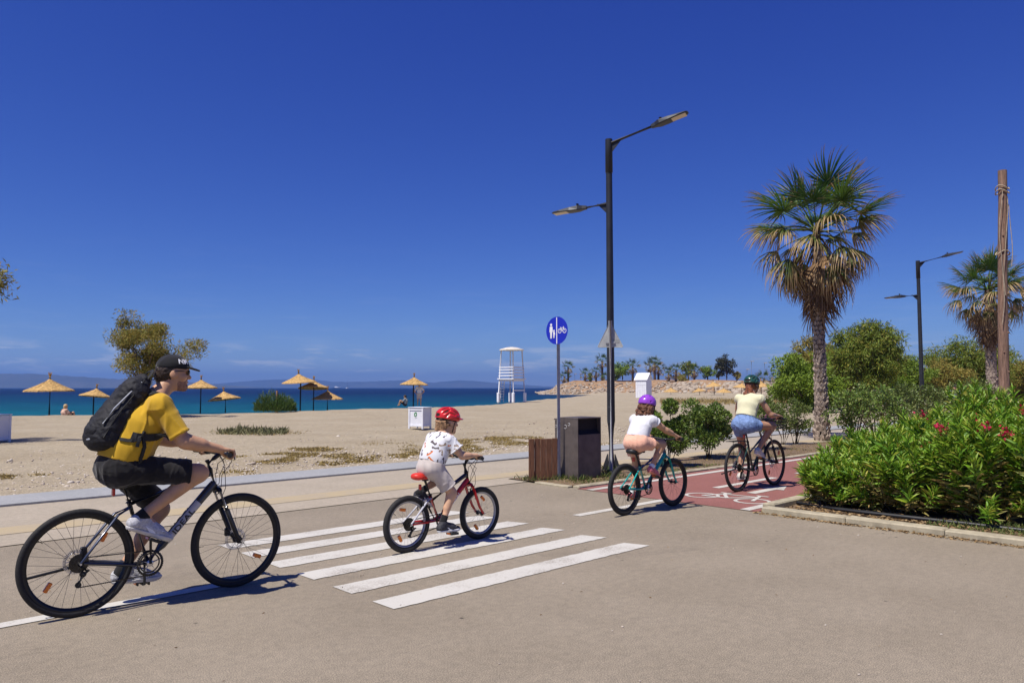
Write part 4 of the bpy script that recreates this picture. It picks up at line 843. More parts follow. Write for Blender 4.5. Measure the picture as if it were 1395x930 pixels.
def helmet(root, H, Mh, k, m, m_in, h, style, visor=False, m_strap=None):
    c = H(-.012, 0, .045); f = Field(np.array(c) - .24, np.array(c) + .24, h); up = Mh @ Vector((0, 0, 1)); fw = Mh @ Vector((1, 0, 0)); lf = Mh @ Vector((0, 1, 0))
    rx, ry, rz = (.142, .112, .112) if style != 'round' else (.130, .108, .112); pl = H(-.012, 0, .018)
    f.ell(c, (rx * k, ry * k, rz * k), .02, M=Mh, cuts=[(pl, -(up + fw * .10).normalized())])
    if style == 'vent':
        for j, (b, a0, a1, z, w_) in enumerate(((0, -.10, .09, .118, .013), (.042, -.11, .10, .104, .013), (-.042, -.11, .10, .104, .013), (.078, -.10, .075, .082, .012), (-.078, -.10, .075, .082, .012), (.103, -.09, .03, .052, .011), (-.103, -.09, .03, .052, .011))):
            for (t0, t1) in ((a0, a0 + (a1 - a0) * .42), (a0 + (a1 - a0) * .58, a1)):
                def zz(t): return .045 + rz * math.sqrt(max(0, 1 - (b / ry) ** 2 - ((t + .012) / rx) ** 2)) if (b / ry) ** 2 + ((t + .012) / rx) ** 2 < 1 else z * .6
                f.cone(H(t0, b, zz(t0)), H(t1, b, zz(t1)), w_ * k, w_ * k, .006, '-')
        f.ell(H(-.145, 0, .06), (.03 * k, .07 * k, .018 * k), .01, '-', M=Mh)
    else:
        for b, t in ((.03, .075), (-.03, .075), (.055, -.02), (-.055, -.02), (.03, -.105), (-.03, -.105), (.0, .0)):
            q = (b / ry) ** 2 + ((t + .012) / rx) ** 2; z = .045 + rz * math.sqrt(max(0, 1 - q)); f.ell(H(t, b, z), (.022 * k, .009 * k, .02 * k), .004, '-', M=Mh)
        for t in (-.09, -.05, .03): f.ell(H(t, -.1, .062), (.011 * k, .02 * k, .009 * k), .004, '-', M=Mh)
    hm = f.build('helmet', m, root)
    g = Field(np.array(c) - .2, np.array(c) + .2, h); g.ell(c, (rx * k - .012, ry * k - .012, rz * k - .014), .02, M=Mh, cuts=[(H(-.012, 0, .008), -(up + fw * .10).normalized())]); g.build('helmet_liner', m_in, hm)
    if visor: 
        vb = MB(); V = []
        for t in np.linspace(-1, 1, 9): V += [H(.118 - .05 * t * t, t * .09, .048 + .006 * (1 - t * t)), H(.175 - .085 * t * t, t * .092, .032 + .008 * (1 - t * t)), H(.172 - .085 * t * t, t * .09, .024 + .008 * (1 - t * t)), H(.118 - .05 * t * t, t * .088, .036)]
        vb.add(V, [(i * 4 + j, i * 4 + (j + 1) % 4, i * 4 + 4 + (j + 1) % 4, i * 4 + 4 + j) for i in range(8) for j in range(4)], True); vb.build('visor', m, hm)
    for s in (-1, 1):
        MB().tube([H(.045, s * .088, .02), H(.03, s * .088, -.05), H(.035, s * .062, -.098), H(.05, 0, -.128)], .007 * k, 6, flat=.3).build('chin_strap', m_strap or M_blackp, hm); MB().tube([H(-.075, s * .08, .02), H(-.02, s * .09, -.045), H(.03, s * .086, -.055)], .007 * k, 6, flat=.3).build('chin_strap', m_strap or M_blackp, hm)
    return hm
def rider(key, P, pelvis, chest, neck, head, face, sh, hip, arm, leg, elbow_hint, pitchR, pitchL, knee_out=.25, label=''):
    S = SPEC[key]; info = BIKE[key][1]; root = empty('person', W(*S['pos']), AX + S.get('rz', 0), label, 'person', 'family riding in a line')
    J = dict(pelvis=(pelvis[0], 0, pelvis[1]), chest=(chest[0], 0, chest[1]), neck=(neck[0], 0, neck[1]), head=(head[0], P.get('head_y', 0), head[1]), d_face=face)
    ft = P['foot']
    for s, sg, pt in (('R', -1, pitchR), ('L', 1, pitchL)):
        a = info['ca'] + (0 if sg < 0 else math.pi); pe = info['BB'] + Vector((math.cos(a) * info['crank'], sg * .118, math.sin(a) * info['crank']))
        d = Vector((math.cos(pt), 0, math.sin(pt))); nrm = Vector((-math.sin(pt), 0, math.cos(pt))); B = pe + nrm * .0135
        an = B - d * .125 * ft + nrm * .10 * ft; hp = Vector((hip[0], sg * hip[2], hip[1])); kn = ik(hp, an, leg[0], leg[1], Vector((1, sg * knee_out, .15)))
        gr = info['grip'][s] ; shp = Vector((sh[0], sg * sh[2], sh[1])); wr = gr + Vector((-.070, sg * .005, .045)) * P['hand']; el = ik(shp, wr, arm[0], arm[1], Vector(elbow_hint) * Vector((1, 1, 1)) + Vector((0, sg * .5, 0)))
        J.update({'hip' + s: hp, 'kn' + s: kn, 'an' + s: an, 'd_foot' + s: d, 'ball' + s: B, 'sh' + s: shp, 'el' + s: el, 'wr' + s: wr, 'grip' + s: gr})
    return root, person(J, P, root)
def unit(yaw, pitch): return (math.cos(yaw) * math.cos(pitch), math.sin(yaw) * math.cos(pitch), math.sin(pitch))
# ---- materials of their clothes
M_yel = cloth('mustard_jersey', (.56, .335, .022, 1), bump=.35); M_blk = cloth('black_shorts', (.014, .013, .014, 1), .2, .3); M_runner = mat('grey_running_shoe', (.46, .46, .48, 1), .55, var=.25, scale=60, bump=.4, bscale=300); M_solew = mat('pale_sole', (.55, .54, .53, 1), .6, var=.1)
M_cap = cloth('black_cap', (.012, .012, .014, 1)); M_hairdk = mat('dark_brown_hair', (.035, .022, .014, 1), .5, var=.5, scale=60, bump=.6, bscale=240, stretch=(1, 1, .25))
# ---- the man
P = dict(h=.0068, g=1.0, hk=1.0, hand=1.0, foot=1.08, skin=SK_man, shirt=M_yel, shorts=M_blk, shoe=M_runner, sole=M_solew, swoosh=M_white, sleeve=.84, flare=1.02, hem=.015, hem_tilt=(-.1, 0, 0), waistband=.05, leglen=.86, flare_s=1.12, loose=.018, loose_s=.010, collar=True, shades=True, sock=(M_cap, .035), wr=.005, torso=(.132, .128, .140), sy=(1.26, 1.2), sl_tilt=(.1, 0, .0), arm=1.14, seat=(0, 0, -.02))
man, (H, Mh, k, fw, lf, up, JM) = rider('man', P, (.235, .975), (.355, 1.235), (.46, 1.43), (.575, 1.598), unit(R(-14), R(-2)), (.425, 1.375, .185), (.255, .945, .088), (.298, .262), (.465, .45), (-.2, 0, -1), R(-24), R(-4), .22,
    label='man in mustard T-shirt, black cap and black shorts riding the graphite bicycle')
hf = Field(np.array(H(0, 0, 0)) - .2, np.array(H(0, 0, 0)) + .2, .006); hf.ell(H(-.018, 0, .018), (.101, .084, .10), .02, M=Mh); hf.cone(H(-.07, 0, -.03), H(-.06, 0, -.075), .055, .045, .03, sc=(1, 1, 1)); hf.ell(H(.005, 0, -.02), (.03, .2, .045), .01, '-', M=Mh); hf.ell(H(.09, 0, -.02), (.085, .2, .11), .02, '-', M=Mh); hf.wrinkle(.003, 160, 2); hf.build('hair', M_hairdk, man)
cf = Field(np.array(H(0, 0, 0)) - .24, np.array(H(0, 0, 0)) + .26, .006); CC = H(-.008, 0, .042); cr_ = (.112, .09, .09); cf.ell(CC, cr_, .02, M=Mh, cuts=[(H(0, 0, .03), -(up + fw * .06).normalized())]); cf.wrinkle(.0015, 60, 2); cap = cf.build('cap', M_cap, man)
bf = Field(np.array(H(0, 0, 0)) - .24, np.array(H(0, 0, 0)) + .28, .005); bf.ell(H(.088, 0, .028), (.092, .075, .035), .01, M=Mh, cuts=[(H(.1, 0, .046), (up + fw * .28).normalized()), (H(.1, 0, .036), -(up + fw * .30).normalized()), (H(.075, 0, .04), -fw)]); bf.build('brim', M_cap, cap)
MB().ell(H(-.008, 0, .133), (.008, .008, .005)).build('cap_button', M_cap, cap)
def cap_text(body, size, th0, ph0, m, name='lettering'):
    tm = text_mesh(body, size, .0006); n = len(tm.vertices); co = np.empty(n * 3, np.float32); tm.vertices.foreach_get('co', co); co = co.reshape(-1, 3); out = []
    for a, b, z in co:
        th = th0 + a / .10; ph = ph0 + b / .09; q = Vector((cr_[0] * math.cos(ph) * math.cos(th), cr_[1] * math.cos(ph) * math.sin(th), cr_[2] * math.sin(ph))) * (1.02 + z * 6); out.append(CC + Mh @ q)
    tm.vertices.foreach_set('co', np.array([tuple(v) for v in out], np.float32).ravel()); tm.update(); mobj(name, tm, m, cap)
cap_text('NM', .052, R(-52), R(24), M_white)
M_beard = mat('short_beard', (.30, .165, .115, 1), .8, var=.4, scale=120, bump=.5, bscale=300)
bf = Field(np.array(H(0, 0, 0)) - .22, np.array(H(0, 0, 0)) + .22, .0055); bf.cone(H(.0, 0, -.072), H(.072, 0, -.104), .0558 * k, .0288 * k, .03); bf.ell(H(.028, 0, -.031), (.069 * k, .065 * k, .0855 * k), .03, M=Mh); bf.cut(H(.0, 0, -.058), (up - fw * .35).normalized()); bf.ell(H(.095, 0, -.064), (.02, .024, .012), .006, '-', M=Mh); bf.ell(H(-.06, 0, -.1), (.055, .2, .2), .01, '-', M=Mh); bf.build('beard', M_beard, man)
M_stub = mat('stubble_skin', (.30, .17, .12, 1), .7, var=.3, scale=200)
for s in (-1, 1):
    ln = MB().ell(H(.098, s * .034, .004), (.008, .028, .019), M=Mh @ Matrix.Rotation(s * R(14), 3, 'Z')).build('sunglasses', M_glass, man); MB().tube([H(.092, s * .062, .012), H(.05, s * .079, .012), H(-.005, s * .088, .008)], .0035, 6).build('temple', M_glass, ln)
# ---- his backpack
sp = (JM['neck'] - JM['pelvis']).normalized(); bn = Vector((-sp.z, 0, sp.x)); Bc = lerp(JM['pelvis'], JM['neck'], .60) + bn * .165; Mb = basis(bn, Vector((0, 1, 0)), sp, (0, 0, 0)).to_3x3() if False else basis(sp.cross(Vector((0, 1, 0))) * -1, Vector((0, 1, 0)), sp, (0, 0, 0)).to_3x3()
M_pack = mat('black_pack_nylon', (.016, .016, .019, 1), .72, var=.35, scale=20, bump=.8, bscale=46, bdist=.008, spec=.3); M_webb = mat('black_webbing', (.012, .012, .013, 1), .7); M_greyrefl = mat('grey_piping', (.30, .32, .36, 1), .4)
pack = empty('backpack', man.location, man.rotation_euler.z, 'black nylon backpack worn by the man in the mustard T-shirt', 'backpack')
sho = [o for o in man.children if o.name.startswith('shirt')][0].data; SB = BVHTree.FromPolygons([v.co for v in sho.vertices], [tuple(p.vertices) for p in sho.polygons])
def Bp(a, b, c): return Bc + bn * a + Vector((0, b, 0)) + sp * c
f = Field(np.array(Bc) - .42, np.array(Bc) + .42, .0075)
f.cone(Bp(0, 0, -.15), Bp(-.02, 0, .15), .128, .10, .05, sc=(1, 1.28, 1)); f.cone(Bp(-.01, 0, .15), Bp(-.035, 0, .25), .088, .05, .05, sc=(1, 1.3, 1)); f.cone(Bp(.035, 0, -.18), Bp(.025, 0, .05), .095, .07, .04, sc=(1, 1.15, 1)); f.wrinkle(.008, 24, 5, (1, 1, .6)); f.wrinkle(.0045, 60, 6, (1, 1, 1.4)); pbod = f.build('pack_body', M_pack, pack)
f = Field(np.array(Bc) - .42, np.array(Bc) + .42, .0075); f.cone(Bp(.085, 0, -.17), Bp(.062, 0, .0), .055, .035, .04, sc=(1, 1.7, 1)); f.wrinkle(.004, 30, 9); f.build('front_pocket', M_pack, pack)
MB().tube([Bp(-.04, -.05, .275), Bp(-.05, -.045, .335), Bp(-.055, 0, .35), Bp(-.05, .045, .335), Bp(-.04, .05, .275)], .017, 8, flat=.35).build('grab_handle', M_webb, pack)
for s in (-1, 1):
    MB().tube([Bp(.09, s * .125, -.12), Bp(.075, s * .128, 0), Bp(.03, s * .115, .14), Bp(-.01, s * .085, .235)], .0055, 6).build('piping', M_greyrefl, pack); MB().tube([Bp(.05, s * .147, -.2), Bp(.04, s * .146, -.02), Bp(.005, s * .124, .14), Bp(-.02, s * .08, .26)], .0042, 5).build('zip', M_webb, pack)
    nb = JM['neck']; shp = JM['shL' if s > 0 else 'shR']; top = lerp(nb, shp, .52)
    ribbon(SB, [Bp(-.07, s * .075, .24), top + Vector((-.07, 0, .055)), top + Vector((.0, 0, .085)), top + Vector((.085, 0, .028)), top + Vector((.13, s * .01, -.06)), top + Vector((.12, s * .06, -.16)), top + Vector((.05, s * .12, -.25)), Bp(-.10, s * .16, -.13)], .024, .008).build('shoulder_strap', M_webb, pack)
    a = lerp(JM['pelvis'], JM['chest'], .66); ribbon(SB, [Bp(-.05, s * .155, -.17), a + Vector((-.08, s * .24, .0)), a + Vector((.03, s * .24, .02))], .011, .006).build('side_strap', M_webb, pack); ribbon(SB, [a + Vector((.01, s * .24, .045)), a + Vector((.01, s * .24, -.06)), a + Vector((-.005, s * .24, -.20))], .010, .007, .007).build('loose_strap', M_webb, pack); ribbon(SB, [a + Vector((-.035, s * .24, .03)), a + Vector((-.04, s * .24, -.05))], .010, .008, .008, 8).build('loose_strap', M_webb, pack)
MB().ell(Bp(.094, 0, -.235), (.014, .06, .016), M=Mb).build('reflective_patch', M_greyrefl, pack)
# ---- the boy: skateboard print on white
def print_mat():
    m = cloth('white_skateboard_print', (.66, .66, .68, 1), .03); n = m.node_tree; b = n.nodes['Principled BSDF']; K = n.links.new; old = b.inputs['Base Color'].links[0].from_socket
    o = nd(n, 'ShaderNodeTexCoord').outputs['Object']; g_ = nd(n, 'ShaderNodeNewGeometry'); v = nd(n, 'ShaderNodeTexVoronoi', Scale=11.5, Randomness=.6); K(o, v.inputs['Vector'])
    def vm(op, a, b_=None, sc_=None):
        q = nd(n, 'ShaderNodeVectorMath', operation=op)
        for i, x in enumerate((a, b_)):
            if x is None: continue
            if isinstance(x, tuple): q.inputs[i].default_value = x
            else: K(x, q.inputs[i])
        if sc_ is not None: (K(sc_, q.inputs['Scale']) if not isinstance(sc_, float) else setattr(q.inputs['Scale'], 'default_value', sc_))
        return q.outputs['Value'] if op in ('DOT_PRODUCT', 'LENGTH') else q.outputs['Vector']
    def mt(op, a, b_):
        q = nd(n, 'ShaderNodeMath', operation=op)
        for i, x in enumerate((a, b_)): (setattr(q.inputs[i], 'default_value', x) if isinstance(x, float) else K(x, q.inputs[i]))
        return q.outputs[0]
    vt = nd(n, 'ShaderNodeVectorTransform', vector_type='NORMAL', convert_from='WORLD', convert_to='OBJECT'); K(g_.outputs['Normal'], vt.inputs[0]); N = vt.outputs[0]
    l = vm('SUBTRACT', o, v.outputs['Position']); ln_ = vm('DOT_PRODUCT', l, N); lt = vm('SUBTRACT', l, vm('SCALE', N, sc_=ln_)); rd = vm('SUBTRACT', v.outputs['Color'], (.5, .5, .5)); d = vm('NORMALIZE', vm('CROSS_PRODUCT', N, rd))
    a = vm('DOT_PRODUCT', lt, d); per = vm('SUBTRACT', lt, vm('SCALE', d, sc_=a)); bb = vm('LENGTH', per); aa = mt('ABSOLUTE', a, 0.); deck = mt('MULTIPLY', mt('LESS_THAN', aa, .034), mt('LESS_THAN', bb, .0075))
    wheel = mt('LESS_THAN', vm('LENGTH', vm('SUBTRACT', vm('SUBTRACT', lt, vm('SCALE', vm('CROSS_PRODUCT', N, d), sc_=.0115)), vm('SCALE', d, sc_=mt('MULTIPLY', mt('SIGN', a, 0.), .021)))), .006)
    se = nd(n, 'ShaderNodeSeparateColor'); K(v.outputs['Color'], se.inputs[0]); cr2 = nd(n, 'ShaderNodeValToRGB'); cr2.color_ramp.interpolation = 'CONSTANT'; e = cr2.color_ramp.elements
    e[0].color = (.10, .085, .09, 1); e[1].position = .34; e[1].color = (.30, .22, .15, 1); q = e.new(.6); q.color = (.62, .17, .05, 1); q = e.new(.82); q.color = (.07, .06, .09, 1); K(se.outputs[0], cr2.inputs[0])
    m1 = nd(n, 'ShaderNodeMix', data_type='RGBA'); K(deck, m1.inputs['Factor']); K(old, m1.inputs['A']); K(cr2.outputs[0], m1.inputs['B']); m2 = nd(n, 'ShaderNodeMix', data_type='RGBA'); K(wheel, m2.inputs['Factor']); K(m1.outputs['Result'], m2.inputs['A']); m2.inputs['B'].default_value = (.12, .07, .08, 1); K(m2.outputs['Result'], b.inputs['Base Color']); return m
M_beige = cloth('stone_cotton_shorts', (.52, .46, .42, 1)); M_dkshoe = mat('charcoal_shoe', (.035, .035, .042, 1), .6, var=.3, scale=60, bump=.4, bscale=300); M_whsole = mat('white_sole', (.72, .72, .72, 1), .5, var=.05); M_sockblk = cloth('black_sock', (.012, .012, .014, 1))
M_redhel = mat('red_helmet_shell', (.60, .018, .016, 1), .28, var=.05, coat=.7); M_liner = mat('black_foam', (.012, .012, .012, 1), .8)
P = dict(h=.0062, g=.70, hk=.90, hand=.66, foot=.88, skin=SK_boy, shirt=print_mat(), shorts=M_beige, shoe=M_dkshoe, sole=M_whsole, swoosh=M_white, sleeve=.62, flare=1.35, hem=.02, waistband=.09, leglen=.78, flare_s=1.3, loose=.016, loose_s=.014, sock=(M_sockblk, .07), wr=.004, torso=(.128, .118, .125))
boy, (H, Mh, k, fw, lf, up, JB) = rider('boy', P, (.262, .765), (.345, .935), (.40, 1.04), (.475, 1.168), unit(R(-14), R(-6)), (.385, 1.0, .128), (.272, .745, .06), (.19, .168), (.295, .285), (-.1, 0, -1), R(-3), R(-28), .2,
    label='small boy in red helmet and white skateboard-print T-shirt riding the red bicycle')
M_blond = mat('sandy_hair', (.30, .17, .085, 1), .5, var=.5, scale=50, bump=.7, bscale=200, stretch=(1, 1, .3))
f = Field(np.array(H(0, 0, 0)) - .2, np.array(H(0, 0, 0)) + .2, .006); f.ell(H(-.02, 0, .01), (.098, .083, .10), .02, M=Mh); f.cone(H(-.065, 0, -.02), H(-.075, 0, -.085), .055, .045, .03, sc=(1, 1.2, 1)); f.ell(H(.085, 0, -.03), (.09, .2, .12), .02, '-', M=Mh); f.wrinkle(.008, 75, 4); f.wrinkle(.004, 150, 6); f.build('hair', M_blond, boy)
helmet(boy, H, Mh, k, M_redhel, M_liner, .0055, 'vent', True)
# ---- the girl
M_wht = cloth('white_cotton_tee', (.66, .66, .69, 1), .03); M_peach = cloth('peach_shorts', (.80, .43, .30, 1)); M_pinkshoe = mat('pink_shoe', (.62, .16, .20, 1), .6, var=.35, scale=50); M_purph = mat('purple_helmet_shell', (.28, .06, .52, 1), .3, var=.08, coat=.6); M_sockwh = cloth('white_sock', (.75, .75, .76, 1)); M_coral = mat('coral_sole', (.75, .25, .17, 1), .6)
P = dict(h=.007, g=.78, hk=.93, hand=.72, foot=.80, skin=SK_girl, shirt=M_wht, shorts=M_peach, shoe=M_pinkshoe, sole=M_coral, sleeve=.30, flare=1.2, hem=.03, waistband=.10, leglen=.47, flare_s=1.35, loose=.012, loose_s=.009, blend_s=.08, sock=(M_sockwh, .03), wr=.004, torso=(.122, .105, .115))
girl, (H, Mh, k, fw, lf, up, JG) = rider('girl', P, (.22, .852), (.335, 1.02), (.405, 1.135), (.475, 1.262), unit(R(-6), R(-6)), (.385, 1.10, .135), (.24, .832, .07), (.225, .20), (.34, .325), (-.1, 0, -1), R(-20), R(-4), .2,
    label='girl in purple helmet, white T-shirt and peach shorts riding the turquoise bicycle')
M_curl = mat('curly_brown_hair', (.135, .055, .026, 1), .45, var=.6, scale=60, bump=.7, bscale=160)
f = Field(np.array(H(0, 0, 0)) - .24, np.array(H(0, 0, 0)) + .2, .0065); f.ell(H(-.03, 0, -.0), (.10, .09, .10), .02, M=Mh); f.ell(H(-.055, 0, -.085), (.075, .105, .075), .04, M=Mh)
for i in range(46):
    a = R(75 + 210 * random.random()); z = random.uniform(-.16, -.01); q = H(-.035 + .088 * math.cos(a), .105 * math.sin(a), z); f.ell(q, (random.uniform(.018, .03),) * 3, .008)
f.ell(H(.085, 0, -.06), (.085, .15, .15), .02, '-', M=Mh); f.wrinkle(.010, 90, 4); f.wrinkle(.005, 190, 6); f.build('hair', M_curl, girl)
helmet(girl, H, Mh, k, M_purph, M_liner, .0055, 'round')
# ---- the woman
M_cream = cloth('pale_yellow_top', (.64, .61, .40, 1), .04); M_denim = mat('light_denim', (.175, .26, .46, 1), .85, var=.22, scale=26, bump=.3, bscale=400, spec=.15); M_wshoe = mat('white_canvas_shoe', (.62, .58, .52, 1), .7, var=.12); M_grnh = mat('dark_green_helmet_shell', (.018, .075, .05, 1), .3, var=.1, coat=.6); M_aub = mat('auburn_hair', (.19, .062, .026, 1), .42, var=.5, scale=40, bump=.7, bscale=170, stretch=(1, 1, .2))
P = dict(h=.008, g=.92, hk=.97, hand=.86, foot=.94, skin=SK_wom, shirt=M_cream, shorts=M_denim, shoe=M_wshoe, sole=M_whsole, sleeve=.18, flare=1.12, hem=.085, waistband=.15, leglen=.38, flare_s=1.25, blend_s=.09, loose=.010, loose_s=.006, wr=.004, torso=(.128, .10, .115), lace=M_purple, seat=(-.02, 0, -.03), arm=.92)
wom, (H, Mh, k, fw, lf, up, JW) = rider('woman', P, (.215, .985), (.335, 1.235), (.405, 1.385), (.475, 1.535), unit(R(-4), R(-3)), (.385, 1.33, .165), (.225, .945, .09), (.285, .26), (.43, .42), (-.1, 0, -1), R(-24), R(-4), .35,
    label='woman in green helmet, pale yellow top and denim shorts on the red cycle lane')
f = Field(np.array(H(0, 0, 0)) - .34, np.array(H(0, 0, 0)) + .2, .0075); f.ell(H(-.02, 0, .0), (.099, .084, .10), .02, M=Mh); f.cone(H(-.085, 0, -.03), H(-.12, .01, -.15), .042, .036, .03); f.cone(H(-.12, .01, -.15), H(-.145, .0, -.27), .036, .012, .03, sc=(1, 1.4, 1)); f.cone(H(-.09, -.04, -.08), H(-.09, -.085, -.19), .03, .012, .02); f.ell(H(.085, 0, -.04), (.085, .2, .13), .02, '-', M=Mh); f.wrinkle(.009, 60, 4, (1, 1, .4)); f.wrinkle(.004, 150, 6, (1, 1, .3)); f.build('hair', M_aub, wom)
helmet(wom, H, Mh, k, M_grnh, M_liner, .006, 'vent')
# ================================================================ street furniture
M_pole = mat('anthracite_pole', (.035, .037, .043, 1), .45, metal=.3, var=.15, scale=4); M_galv = mat('galvanised_steel', (.40, .41, .43, 1), .5, metal=.15, var=.14, scale=18); M_lens = mat('lamp_lens', (.62, .52, .36, 1), .25, var=.1, scale=60)
def street_lamp(loc, label, rz, hgt=6.05):
    root = empty('street_lamp', loc, rz, label, 'street lamp', 'twin-arm lamps along the cycle lane')
    MB().tube([(0, 0, 0), (0, 0, .9), (0, 0, hgt - .62)], [.078, .072, .058], 16).build('pole', M_pole, root)
    b = MB(); b.box((0, 0, .012), (.34, .34, .024), bev=.004); b.build('base_plate', M_pole, root)
    for a in range(4): MB().prism([(.06, .02), (.17, .02), (.17, .04), (.075, .3), (.06, .3)], -.006, .006, lambda p, y, q, a=a: (Matrix.Rotation(a * math.pi / 2, 3, 'Z') @ Vector((p, y, q)))).build('gusset', M_pole, root)
    MB().tube([(0, 0, hgt - .62), (0, 0, hgt - .6), (0, 0, hgt + .02)], [.064, .068, .066], 16).build('arm_sleeve', M_pole, root)
    for s, z0, ln, rise in ((1, hgt - .06, .88, .22), (-1, hgt - 1.18, .52, -.035)):
        a = MB().tube([(s * .03, 0, z0), (s * ln, 0, z0 + rise)], [.034, .028], 12).build('arm', M_pole, root)
        MB().prism([(.05, -.18), (.05, -.02), (.24, .02 + rise * .1)], -.006, .006, lambda p, y, q, s=s, z0=z0: (s * p, y, z0 + q)).build('bracket', M_pole, a)
        d = Vector((s * ln, 0, rise)).normalized(); e = Vector((s * ln, 0, z0 + rise)); upv = Vector((-d.z * s, 0, abs(d.x))); M_ = basis(d, upv.cross(d), upv, (0, 0, 0)).to_3x3()
        hd = MB(); V = []
        for x, w_, t0, t1 in ((-.08, .035, -.03, .03), (.0, .05, -.035, .045), (.08, .10, -.04, .05), (.24, .115, -.035, .04), (.44, .115, -.018, .02), (.56, .10, -.012, .012), (.60, .055, -.01, .008)):
            for yy_, zz_ in ((-w_, t0 * .6), (-w_ * .85, t0), (w_ * .85, t0), (w_, t0 * .6), (w_ * .8, t1), (-w_ * .8, t1)): V.append(e + M_ @ Vector((x, yy_, zz_)))
        hd.add(V, [(i * 6 + j, i * 6 + (j + 1) % 6, i * 6 + 6 + (j + 1) % 6, i * 6 + 6 + j) for i in range(6) for j in range(6)] + [(5, 4, 3, 2, 1, 0), tuple(range(36, 42))]); h_ = hd.build('lamp_head', M_pole, root)
        MB().box(e + M_ @ Vector((.40, 0, -.026)), (.32, .17, .008), M_).build('lens', M_lens, h_)
        q = e + M_ @ Vector((.10, 0, .05)); MB().cyl(q, q + Vector((0, 0, .05)), .035, .03, 10).build('photocell', M_blackp, h_)
        for t in np.linspace(.0, .2, 5): MB().box(e + M_ @ Vector((.05 + t, 0, .052 - t * .05)), (.012, .12, .016), M_).build('cooling_fin', M_pole, h_)
    MB().box((0, -.074, 1.0), (.09, .012, .3), bev=.003).build('service_door', M_pole, root)
    return root
LRZ = R(2)
street_lamp(ground(833, 641), 'tall dark twin-arm street lamp behind the triangular sign', R(-25))
street_lamp((14.1, 25.8, .02), 'twin-arm street lamp rising behind the oleander hedge', R(-9), 5.85)
# --- round blue sign
M_blue = mat('blue_sign_face', (.012, .024, .42, 1), .35, var=.04); M_signgrey = mat('grey_sign_back', (.42, .43, .42, 1), .55, metal=.2, var=.1)
sp_ = W(8.93, 8.20, 0.02); sg = empty('road_sign', sp_, AX - R(90) + R(3), 'round blue footway and cycleway sign on a grey pole', 'sign')
MB().tube([(0, .035, 0), (0, .035, 2.62)], .031, 14).build('pole', M_galv, sg)
disc = MB(); n = 48; disc.prism([(.225 * math.cos(2 * math.pi * i / n), 2.395 + .225 * math.sin(2 * math.pi * i / n)) for i in range(n)], -.002, .002); ds = disc.build('disc', M_blue, sg)
def flat(name, polys, y0=-.0052, y1=-.0021, par=None):
    m_ = MB()
    for p in polys: m_.prism([(a, 2.395 + b) for a, b in p], y0, y1)
    return m_.build(name, M_white, par or ds)
def ringp(cx, cy, r, w_, n=22): return [[(cx + q * math.cos(a), cy + q * math.sin(a)) for q, a in ((r, 2 * math.pi * i / n), (r, 2 * math.pi * (i + 1) / n), (r - w_, 2 * math.pi * (i + 1) / n), (r - w_, 2 * math.pi * i / n))] for i in range(n)]
def barp(a, b, w_):
    d = Vector((b[0] - a[0], b[1] - a[1])).normalized() * w_ / 2; return [(a[0] - d.y, a[1] + d.x), (a[0] + d.y, a[1] - d.x), (b[0] + d.y, b[1] - d.x), (b[0] - d.y, b[1] + d.x)]
def circ(cx, cy, r, n=14): return [(cx + r * math.cos(2 * math.pi * i / n), cy + r * math.sin(2 * math.pi * i / n)) for i in range(n)]
flat('divider', [[(-.008, -.215), (.008, -.215), (.008, .215), (-.008, .215)]])
flat('adult_figure', [circ(-.118, .098, .021), [(-.145, .07), (-.09, .07), (-.082, -.02), (-.093, -.02), (-.098, .035), (-.098, -.03), (-.102, -.125), (-.115, -.125), (-.118, -.035), (-.121, -.125), (-.134, -.125), (-.139, -.03), (-.139, .035), (-.143, -.02), (-.154, -.02)]])
flat('child_figure', [circ(-.058, .0, .015), [(-.077, -.02), (-.041, -.02), (-.034, -.07), (-.042, -.07), (-.046, -.045), (-.049, -.12), (-.057, -.12), (-.059, -.08), (-.061, -.12), (-.069, -.12), (-.071, -.045), (-.082, -.02)]])
flat('bicycle_figure', ringp(.062, -.01, .038, .009) + ringp(.162, -.01, .038, .009) + [barp((.062, -.01), (.088, .035), .008), barp((.088, .035), (.115, -.012), .008), barp((.115, -.012), (.145, .035), .008), barp((.088, .035), (.145, .035), .008), barp((.162, -.01), (.14, .052), .008), barp((.128, .054), (.152, .054), .008), barp((.083, .045), (.088, .03), .008), barp((.072, .046), (.096, .046), .008)])
for z in (2.30, 2.49): MB().box((0, .018, z), (.11, .03, .03)).build('clamp', M_galv, sg)
# --- triangular sign seen from the back
tp = ground(833, 646, .02); tr_ = empty('road_sign', tp, R(-6), 'grey back of a triangular sign on a galvanised pole', 'sign'); th_ = 2.50
MB().tube([(0, 0, 0), (0, 0, 2.62)], .034, 14).build('pole', M_galv, tr_)
TB = MB(); tri = [(-.215, 2.18), (-.20, 2.165), (.20, 2.165), (.215, 2.18), (.012, 2.59), (-.012, 2.59)]; TB.prism(tri, .046, .050); TB.build('sign_plate', M_signgrey, tr_)
for a, b in zip(tri, tri[1:] + tri[:1]): MB().tube([(a[0], .046, a[1]), (b[0], .046, b[1])], .006, 6).build('folded_edge', M_signgrey, tr_)
for z in (2.25, 2.46): MB().box((0, .034, z), (.16 if z < 2.4 else .07, .02, .03)).build('clamp', M_galv, tr_)
MB().box((.10, .0445, 2.27), (.11, .002, .06)).build('sticker', mat('faded_sticker', (.30, .31, .30, 1), .6, var=.3, scale=140), tr_)
